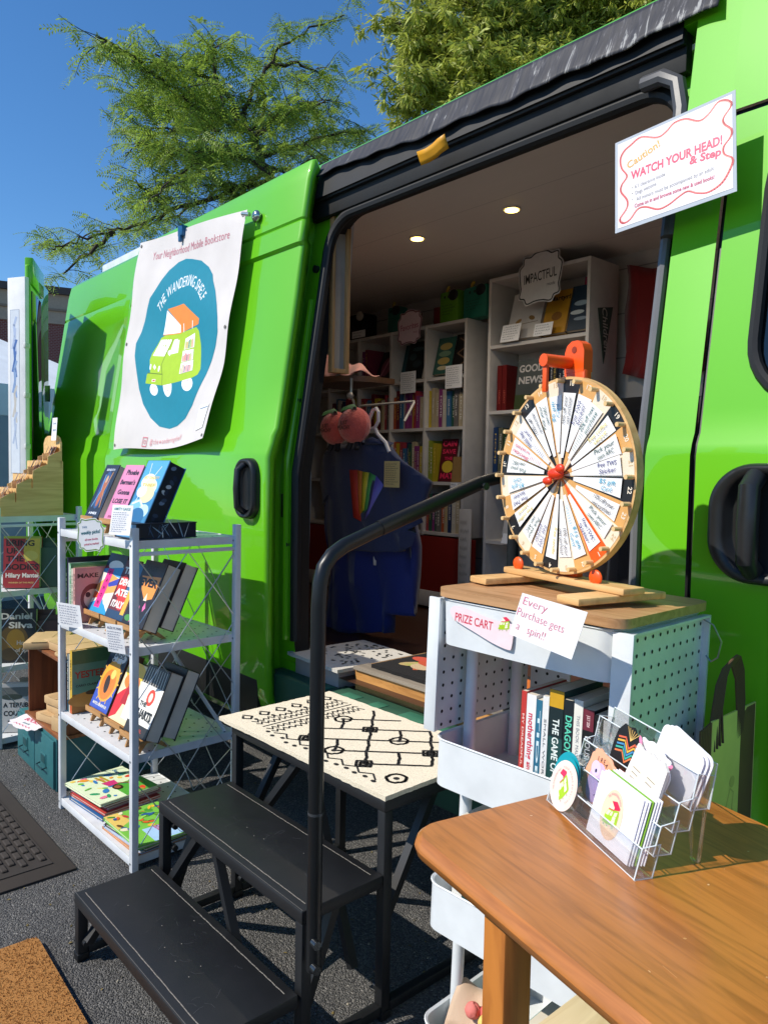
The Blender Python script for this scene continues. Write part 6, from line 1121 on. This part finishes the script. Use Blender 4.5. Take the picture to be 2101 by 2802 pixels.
def fill(x0, x1, z, where, n=None, hs=(.16, .21), y=2.815, pal=None, grp='books in the van bookcases'):
    x = x0+.006; i = 0
    while x < x1-.03 and (n is None or i < n) and i < 12:
        tt = rg.uniform(.016, .03); h = rg.uniform(*hs)
        if x+tt > x1-.005: break
        c, cn = (pal or PAL)[rg.randrange(len(pal or PAL))]; ti = rg.choice(['#e6e0d2', '#d9b85a', '#f0ece4'])
        book('%s book, %s from the left %s' % (cn, ORD[i], where), .13, h, tt, frame((x+tt, y+rg.uniform(0, .015), z), rad(90)), c, PG, None, spine_text(rg.choice(['THE LONG WAY', 'NIGHT SKY', 'HOME', 'RIVER SONG', 'A SMALL LIFE', 'LETTERS']), ti, .5, .55, .01, rg.uniform(.4, .7)), solo=True, soft=True, group=grp); x += tt+.001; i += 1
    return x
h_ = t/2
def cell(c, r): return cols_[c]+h_, cols_[c+1]-h_, rows_[r]+h_+.0005
for c, nm in ((4, 'right-hand'), (3, 'second'), (2, 'third'), (1, 'fourth')):
    a, e, z = cell(c, 2); fill(a, e, z, 'in the %s cube of the middle row' % nm if c == 4 else 'in the %s cube from right, middle row' % nm)
a, e, z = cell(3, 1); fill(a, e, z, 'in the second cube from right, lower row', hs=(.17, .22)); a, e, z = cell(4, 0); fill(a, e, z, 'in the bottom right cube', hs=(.16, .20)); a, e, z = cell(3, 0); fill(a, e, z, 'in the bottom cube second from right', hs=(.16, .20))
a, e, z = cell(2, 1); fill(a, e, z, 'in the third cube from right, lower row')
a, e, z = cell(4, 1); fill(a, e, z, 'in the right-hand cube of the lower row', 3, (.20, .22), pal=[('#b9a52a', 'yellow'), ('#8f9a2f', 'olive yellow')])
GD = 'books faced out in the van bookcases'
def dispin(lb, x, z, w, h, c, fr=None, y=2.835, th=14, t_=.025): return book(lb, w, h, t_, frame((x, y, z), 0, rad(-th)), c, PGD, fr, None, group=GD, solo=True)
z = rows_[1]+h_+.001; dispin('black and red book with CAIN and MAT in pink letters inside the van', -2.765, z, .115, .225, '#1c1416', front_text([('r', 0, 0, 1, 1, '#5a1620'), ('e', .5, .35, .35, .14, '#d8b83a')], [('CAIN', .5, .88, .17, '#e8345c', .84), ("SAVE", .5, .70, .14, '#e8345c', .8), ('THE', .5, .54, .1, '#e8345c', .5), ('MAT', .5, .13, .18, '#e8345c', .8)]), 2.82, 8)
book('plain tan cardboard book stand front in the lower right cube inside the van', .09, .13, .02, frame((-2.665, 2.815, z), 0, rad(-6)), '#9c7a4a', PGD, solo=True, group=GD)
z = rows_[3]+h_+.001
dispin('green and gold patterned book in the top right cube inside the van', -2.835, z+.02, .125, .20, '#2f5f52', front_text([('e', .5, .75, .35, .1, '#b9a25a'), ('e', .5, .55, .35, .08, '#7a9a7a'), ('e', .5, .35, .35, .1, '#b9a25a'), ('e', .5, .16, .3, .06, '#d0c49a')]))
dispin('black book with a brown pattern in the top right cube inside the van', -2.705, z+.02, .120, .205, '#171413', front_text([('l', [(.2, .9), (.8, .7), (.2, .5), (.8, .3), (.3, .1)], '#7a5f48', .06)]))
dispin('dark speckled book in the top cube second from the right inside the van', -3.06, z+.01, .14, .215, '#14181a', front_text([('e', .3, .6, .2, .1, '#33484a'), ('e', .6, .4, .25, .1, '#2c3c40'), ('e', .5, .8, .3, .06, '#41585a')])); dispin('teal book at the left of the top cube second from the right', -3.12, z+.01, .09, .21, '#1f4f56', None, 2.86)
dispin('dark book with a pink figure in the top cube third from the right', -3.31, z+.01, .13, .20, '#2a1d26', front_text([('e', .5, .5, .3, .3, '#8a4a5a'), ('l', [(.3, .2), (.6, .8)], '#c07a86', .1)]), th=22); fill(cols_[2]+h_, -3.34, z, 'in the top cube third from right', 3, pal=[('#7a2a6a', 'plum'), ('#8f3a52', 'rose')])
dispin('small dark teal book standing behind the teal one in the top cube', -3.00, z+.01, .1, .19, '#203a40', None, 2.90)
card('white note card under the top cube second from the right inside the van', frame((-2.976, 2.79, 1.745)), .12, .115, 9, '#8b8b93', 11, group=None); card('white note card under the top right cube inside the van', frame((-2.640, 2.79, 1.748)), .115, .115, 9, '#8b8b93', 12); card('narrow price strip on top of the cube bookcase near the left', frame((-3.40, 2.79, 2.055)), .12, .04, 2, '#8b8b93', 13); card('small price tag on the shelf under the CAIN book', frame((-2.62, 2.79, 1.195)), .05, .035, 2, '#8b8b93', 14)
def wsign(lb, x, y, z, w, h, txt, c, ol, bgc='#d9d4d6'):
    card(lb, frame((x, y, z), 0, rad(-3)), w, h, 0, out=wobble(w, h, 72, .06, 9), art=lambda A, w, h: (A.line(wobble(w*.94, h*.93, 72, .06, 9), .006, ol, True), A.text(txt, 0, .02*h, h*.26, c, rad(4), .01, 0, .8, w*.76), A.text('reads', w*.26, -.16*h, h*.09, c, 0, 0, .2)), col=bgc, name='shelf_sign', cat='sign')
wsign('wavy white sign with a black outline reading IMPACTFUL on the tall bookcase', -2.118, 2.785, 2.147, .235, .235, 'IMPACTFUL', '#2a2a2c', '#1d1d1f', '#dcd8d4'); wsign('wavy pink sign on top of the cube bookcase', -2.968, 2.785, 2.036, .18, .18, 'Favorites', '#b8607a', '#7a3a4a', '#e6c9cf')
# tall bookcase stock
z = 1.555+h_+.001
for i, x in enumerate((-2.375, -2.345)): book(('left', 'right')[i]+' dark red book beside the GOOD NEWS book in the tall bookcase', .14, .215, .028, frame((x+.028, 2.815, z), rad(90)), '#6d1616', PG, None, spine_text('LEGACY', '#c05a4a', .5, .3, .01, .3), solo=True, group=GD)
dispin('grey green GOOD NEWS book faced out in the tall bookcase', -2.275, z, .165, .232, '#4c5250', front_text([('r', 0, .0, 1, .3, '#3c4a2a')], [('GOOD', .5, .82, .2, '#c9c4be', .84), ('NEWS', .5, .58, .2, '#c9c4be', .84)]), 2.82, 6)
fill(-2.105, -1.89, z, 'right of the GOOD NEWS book', 7, (.18, .22), pal=[('#1a2436', 'dark navy'), ('#20242a', 'charcoal'), ('#2e3a4a', 'slate')])
z = 1.868+h_+.001
dispin('white book with two small birds on the top shelf of the tall bookcase', -2.345, z+.02, .19, .235, '#cfc9c2', front_text([('e', .3, .38, .1, .04, '#a07a3a', .5), ('e', .7, .42, .1, .045, '#8a6a3a', -.4), ('l', [(.1, .3), (.9, .33)], '#7a6a52', .015)], [('SMALL THINGS', .5, .85, .08, '#b8aca0', .7)]), 2.83, 16)
dispin('mustard book titled Martyr on the top shelf of the tall bookcase', -2.14, z+.02, .14, .21, '#c08a1c', front_text([('e', .5, .4, .2, .1, '#8a5a1a')], [('Martyr!', .5, .82, .15, '#1f1a14', .8)]), 2.83, 16)
dispin('dark blue wave book at the right of the top shelf of the tall bookcase', -2.01, z+.02, .12, .215, '#22384a', front_text([('e', .5, .6, .3, .06, '#9fb3bd'), ('e', .4, .4, .3, .05, '#c9d2d2'), ('e', .6, .25, .3, .04, '#8a9aa6')]), 2.83, 16); dispin('pink book standing behind the dark blue wave book', -1.985, z+.03, .095, .25, '#b03a5c', None, 2.90, 10)
card('note card leaning under the bird book on the tall bookcase', frame((-2.285, 2.795, z+.045), 0, rad(-14)), .11, .085, 6, '#8b8b93', 15); card('note card leaning under the Martyr book on the tall bookcase', frame((-2.10, 2.795, z+.038), 0, rad(-14)), .10, .06, 4, '#8b8b93', 16)
z = 1.25+h_+.001; fill(-2.40, -2.10, z, 'on the third shelf of the tall bookcase', 9, (.18, .23), pal=[('#22406a', 'blue'), ('#2f4f2f', 'dark green'), ('#1c1f26', 'black'), ('#6a6a52', 'khaki')])
z = .93+h_+.001; dispin('white print with a red and black figure on the low shelf of the tall bookcase', -2.32, z+.03, .16, .22, '#cfcac4', front_text([('e', .5, .3, .2, .16, '#a0383a'), ('e', .55, .55, .12, .14, '#23201f')]), 2.81, 14); card('white price sign on the low shelf of the tall bookcase', frame((-2.22, 2.79, .955), 0, rad(-20)), .16, .05, 0, art=lambda A, w, h: A.text('ART', .04, 0, .05, '#b08a5a', 0, .01))
b = MB(); b.box((-2.535, 2.74, .56), (-2.46, 2.752, 1.085), mat('#bfbab4', .6), .002); b.line = None; A = Art(b, (-2.535, 2.74, .56), (1, 0, 0), (0, 0, 1), None, .0006); A.scribble(.01, .1, .055, .38, 9, '#8f8a84', 3); tag(b.build('leaning_board'), 'narrow white board with faint pencil marks leaning by the red plinth', 'board')
b = MB(); b.prism([(0, 0), (.115, .02), (.055, -.235)], 0, .003, mat('#173a26', .8, 'cloth'), Matrix(((0, 0, 1, -1.863), (1, 0, 0, 2.86), (0, 1, 0, 1.985), (0, 0, 0, 1)))); A = Art(b, (-1.860, 2.86, 1.985), (0, 1, 0), (0, 0, 1), None, .0008); A.text('Children', .058, -.085, .052, '#c9c9bd', rad(-82), .01, .2, 1, .19); tag(b.build('pennant'), 'dark green felt pennant with white script on the side of the tall bookcase', 'pennant')
b = MB(); b.grid(6, 10, lambda u, v: (-1.85+u*(.17+.07*math.sin(v*3.1))+.01*math.sin(v*9), 3.05+.02*math.sin(u*8+v*3), 1.72+v*.48-u*.05), mat('#8e1512', .8, 'cloth')); tag(b.build('red_flag', None, False, .003), 'red cloth hanging on the wall right of the tall bookcase', 'cloth')
b = MB(); b.box((-1.72, 3.03, 1.70), (-1.48, 3.07, 1.92), mat('#6d1c16', .6), .003); tag(b.build('red_box'), 'dark red panel on the wall at the right inside the van', 'panel')
b = MB(); b.grid(10, 14, lambda u, v: (-1.86+u*.42, 2.98-.05*math.sin(u*9)+.02*math.sin(v*6), .75+v*.86-.05*abs(u-.5)), mat('#0f0f12', .8, 'cloth')); o = b.build('black_sweatshirt', None, False, .004); tag(o, 'black sweatshirt with a grey print hanging at the right inside the van', 'sweatshirt')
b = MB(); A = Art(b, (-1.70, 2.92, 1.28), (1, 0, 0), (0, 0, 1)); A.ell(.06, .08, .07, .05, '#8f8f8f', 18, .4); A.ell(.05, .075, .05, .03, '#17171a', 16, .4); A.rect(.05, .02, .09, .07, '#8f8f8f'); pr_ = b.build('print', o, True)
# plush monsters on the cube bookcase
def bagp(lb, x, w, h, c, z=2.034):
    M = frame((x, 2.84, z), rad(rg.uniform(-4, 4))); r = thing('book_bundle', lb, 'book bundle', M, 'wrapped bundles on top of the cube bookcase'); b = MB(); b.box((0, 0, 0), (w, .07, h), mat(c, .5), .012); A = Art(b, (0, 0, 0), (1, 0, 0), (0, 0, 1), None, .0008); A.scribble(w*.15, h*.25, w*.7, h*.35, 4, '#1d3a30', 3); A.ell(w*.3, h*.82, .008, .008, '#20332c', 10); A.ell(w*.5, h*.82, .008, .008, '#20332c', 10); b.build('body', r)
    b = MB(); b.ball((w*.75, .0, h*.84), .035, mat('#101312', .6), None, 12, 8, 1, .3, .8); b.build('bow', r); b = MB(); b.tube([(w*.2, .03, h), (w*.22, .03, h+.02), (w*.3, .03, h+.03)], .008, mat('#c9a82c', .6), 6); b.build('knot', r)
bagp('lime green bundle with a black bow on top of the cube bookcase', -2.80, .135, .165, '#5f9a1c'); bagp('large teal bundle with a black bow on top of the cube bookcase', -2.635, .165, .160, '#1f7a62'); bagp('small teal bundle left of the pink sign on the cube bookcase', -3.21, .10, .15, '#1f6a5c')
b = MB(); b.box((-3.62, 2.84, 2.034), (-3.42, 2.95, 2.19), mat('#15151a', .5), .01); b.ball((-3.44, 2.83, 2.17), .03, mat('#c9c2b4', .6), None, 14, 8, 1, .5, .9); tag(b.build('black_bundle'), 'black box with a pale rosette at the left on the cube bookcase', 'box')
for x, c, cn in ((-3.06, '#7a2330', 'dark red'), (-2.86, '#6d1c22', 'maroon')): book(cn+' book standing on top of the cube bookcase behind the pink sign', .07, .10, .04, frame((x, 2.86, 2.034)), c, PG, solo=True, group='books on top of the cube bookcase')
# framed board edge at the rear side of the doorway
fm = thing('framed_board', 'wood-framed board hanging just inside the rear side of the van doorway', 'framed board', frame((-2.285, 1.745, 1.63), rad(-4)))
WF = mat('#b88d58', .6, 'wood', axis=2); b = MB(); b.box((-.008, 0, 0), (.0, .055, .58), mat('#9c9284', .7)); b.build('panel', fm)
for a, c in (((-.012, .055, 0), (.014, .072, .58)), ((-.012, -.008, .0), (.014, .004, .58)), ((-.0115, .004, .0), (.0135, .055, .016)), ((-.0115, .004, .564), (.0135, .055, .58))): b = MB(); b.box(a, c, WF, .001); b.build('frame_strip', fm)
b = MB(); b.prism([(1.836, 1.645), (1.868, 1.645), (1.912, 2.262), (1.882, 2.262)], -2.376, -2.366, mat('#c9ccd6', .4), Mp); tag(b.build('white_panel'), 'narrow white hanging panel behind the framed board inside the van', 'panel')
# round wooden shelf with pink cloth
sh = thing('round_shelf', 'dark wooden half-round shelf just inside the van doorway', 'shelf', (-2.55, 2.15, 1.655)); b = MB(); P = [(-2.90, 2.30)]+[(-2.72+.18*math.cos(a), 2.22+.18*math.sin(a)) for a in [rad(180+i*15) for i in range(13)]]+[(-2.54, 2.30)]; b.prism(P, 1.655, 1.68, mat('#4d321c', .5, 'wood', axis=0)); b.build('board', sh, True)
b = MB(); b.grid(18, 14, lambda u, v: (-2.86+u*.30-.04*v, 2.09+v*.17, 1.685+(.10*(1-u)**.7+.02)*math.sin(min(1, v*1.3)*math.pi*.8)+.012*math.sin(u*14+v*5)), mat('#d99c92', .85, 'cloth')); tag(b.build('pink_cloth', None, False, .003), 'folded pink cloth lying on the round wooden shelf inside the van', 'cloth')
# hanging tee, blue tees, plush peaches, hanger
def garment(name, lb, cat, out, y, th_, c, wav=.008, art=None):
    b = MB(); bm = bmesh.new(); vv = [bm.verts.new((x, 0, z)) for x, z in out]; f = bm.faces.new(vv); bmesh.ops.triangulate(bm, faces=[f]); xs = [p[0] for p in out]; zs_ = [p[1] for p in out]
    for k in range(1, 16):
        bmesh.ops.bisect_plane(bm, geom=bm.verts[:]+bm.edges[:]+bm.faces[:], plane_co=(min(xs)+(max(xs)-min(xs))*k/16, 0, 0), plane_no=(1, 0, 0)); bmesh.ops.bisect_plane(bm, geom=bm.verts[:]+bm.edges[:]+bm.faces[:], plane_co=(0, 0, min(zs_)+(max(zs_)-min(zs_))*k/16), plane_no=(0, 0, 1))
    bm.verts.index_update(); cx = (min(xs)+max(xs))/2
    def wr(x, z, h=0): return (x, y+wav*math.sin(x*38+z*7)+wav*.7*math.sin(x*17-z*11)+.06*((x-cx)/(max(xs)-min(xs))*2)**2-h, z)
    b.add([wr(p.co.x, p.co.z) for p in bm.verts], [[q.index for q in f.verts] for f in bm.faces], mat(c, .85, 'cloth'), None, True); bm.free()
    if art: A = Art(b, (0, 0, 0), (1, 0, 0), (0, 0, 1), None, .003, .0001, lambda u, v, h: wr(u, v, h)); art(A)
    return tag(b.build(name, None, False, th_), lb, cat)
def tee(A):
    A.poly([(-2.548, 1.265), (-2.50, 1.265), (-2.48, 1.12), (-2.475, 1.045), (-2.52, 1.06)], '#c23a2c'); A.poly([(-2.50, 1.265), (-2.455, 1.26), (-2.46, 1.10), (-2.48, 1.06)], '#d9772c'); A.poly([(-2.455, 1.26), (-2.41, 1.255), (-2.44, 1.10), (-2.47, 1.08)], '#c9b52c'); A.poly([(-2.41, 1.255), (-2.375, 1.24), (-2.42, 1.10), (-2.455, 1.08)], '#4a9a4a'); A.poly([(-2.375, 1.24), (-2.335, 1.20), (-2.40, 1.08), (-2.44, 1.05)], '#6a5fb0')
    A.text('BOOKS ARE', -2.455, 1.288, .032, '#d9d6cf', rad(-4), .01, 0, 1, .20); A.text('GROOVY', -2.452, 1.245, .032, '#e6e2d8', rad(-4), .01, 0, 1, .13)
    for x, z in ((-2.43, 1.03), (-2.41, 1.035), (-2.42, 1.02)): A.ell(x, z, .007, .007, '#d9d0c8', 8)
garment('navy_tshirt', 'navy blue T-shirt with a rainbow print on a white hanger in the van doorway', 'T-shirt', [(-2.63, 1.405), (-2.56, 1.375), (-2.48, 1.375), (-2.42, 1.405), (-2.32, 1.36), (-2.23, 1.29), (-2.125, 1.22), (-2.165, 1.13), (-2.255, 1.16), (-2.25, .935), (-2.71, .90), (-2.71, 1.15), (-2.79, 1.10), (-2.85, 1.20), (-2.80, 1.31), (-2.73, 1.37)], 2.08, .03, '#262d4c', .008, tee)
garment('blue_tshirts', 'long royal blue garments hanging behind the navy T-shirt', 'garment', [(-2.84, 1.34), (-2.30, 1.30), (-2.24, .95), (-2.25, .66), (-2.34, .66), (-2.345, .575), (-2.77, .52), (-2.79, .90), (-2.86, 1.15)], 2.13, .05, '#0f2268', .014)
b = MB(); A = Art(b, (-2.60, 2.095, .86), (1, 0, 0), (0, 0, 1), None, .0005); A.rect(0, 0, .085, .05, '#a02c3c'); A.rect(.085, 0, .19, .05, '#cfcac0'); A.line([(.10, .015), (.13, .035), (.16, .015), (.17, .04)], .005, '#222222'); tag(b.build('printed_hem', None, False, .001), 'red and white printed label below the hem of the navy T-shirt', 'label')
card('tan handwritten price tag pinned on the navy T-shirt', frame((-2.238, 2.02, 1.25)), .092, .105, 10, '#4a3f2c', 17, col='#c9a768', name='price_tag')
b = MB(); HG = mat('#cfcac6', .4); b.tube([(-2.50, 2.08, 1.40), (-2.47, 2.08, 1.44), (-2.45, 2.08, 1.49), (-2.43, 2.08, 1.52), (-2.41, 2.08, 1.525), (-2.395, 2.08, 1.51), (-2.395, 2.08, 1.47), (-2.415, 2.08, 1.445), (-2.40, 2.08, 1.42), (-2.34, 2.075, 1.38), (-2.31, 2.07, 1.34)], .008, HG, 8); b.tube([(-2.415, 2.08, 1.445), (-2.48, 2.08, 1.43), (-2.56, 2.08, 1.40), (-2.64, 2.08, 1.38)], .008, HG, 8); tag(b.build('hanger'), 'white plastic clothes hanger holding the navy T-shirt', 'hanger')
for lb, x, z, r_ in (('left plush peach with black lettering hanging in the van doorway', -2.585, 1.444, .072), ('right plush peach with a green leaf hanging in the van doorway', -2.455, 1.452, .076)):
    p_ = thing('plush_peach', lb, 'plush toy', (x, 2.0, z-r_), 'plush peaches on a chain'); b = MB(); b.ball((x, 2.0, z), r_, mat('#c9554a', .9, 'plush'), None, 24, 16, 1.05, .8, 1); fa = Art(b, (x, 2.0-r_*.83, z), (1, 0, 0), (0, 0, 1), None, .004); fa.text('JUST', .012, .006, .022, '#2a1614', 0, .02); fa.text('PEACHY', .012, -.014, .022, '#2a1614', 0, .02); b.build('body', p_, True)
    b = MB(); b.grid(6, 4, lambda u, v: (x-.03+u*.07, 2.0-.02+.02*math.sin(u*3)-.03*v, z+r_*.98+.012*math.sin(u*3.1)-.02*(v-.5)**2*4), mat('#3f7a3c', .8, 'cloth')); b.build('leaf', p_, True); b = MB(); b.cyl((x+.02, 2.0, z-r_*.9), (x+.03, 1.99, z-r_-.025), .012, mat('#17161a', .7), 8); b.cyl((x-.02, 2.0, z-r_*.9), (x-.03, 1.99, z-r_-.025), .012, mat('#17161a', .7), 8); b.build('feet', p_, True)
b = MB(); b.tube([(-2.455, 2.0, 1.53), (-2.465, 2.0, 1.555), (-2.48, 2.0, 1.57), (-2.48, 2.0, 1.65)], .006, mat('#a9a7a2', .3, 'plain', .9), 6); b.ball((-2.48, 1.995, 1.575), .016, mat('#8f8b88', .4, 'plain', .5), None, 10, 8); tag(b.build('key_chain'), 'silver chain and ring from which the plush peaches hang', 'key chain')
b = MB(); b.tube([(-3.02, 2.50, 1.60), (-2.62, 2.50, 1.60), (-2.60, 2.48, 1.59), (-2.60, 2.42, 1.50)], .006, SHW, 8); tag(b.build('small_rack'), 'small white rail shelf behind the plush peaches inside the van', 'shelf')
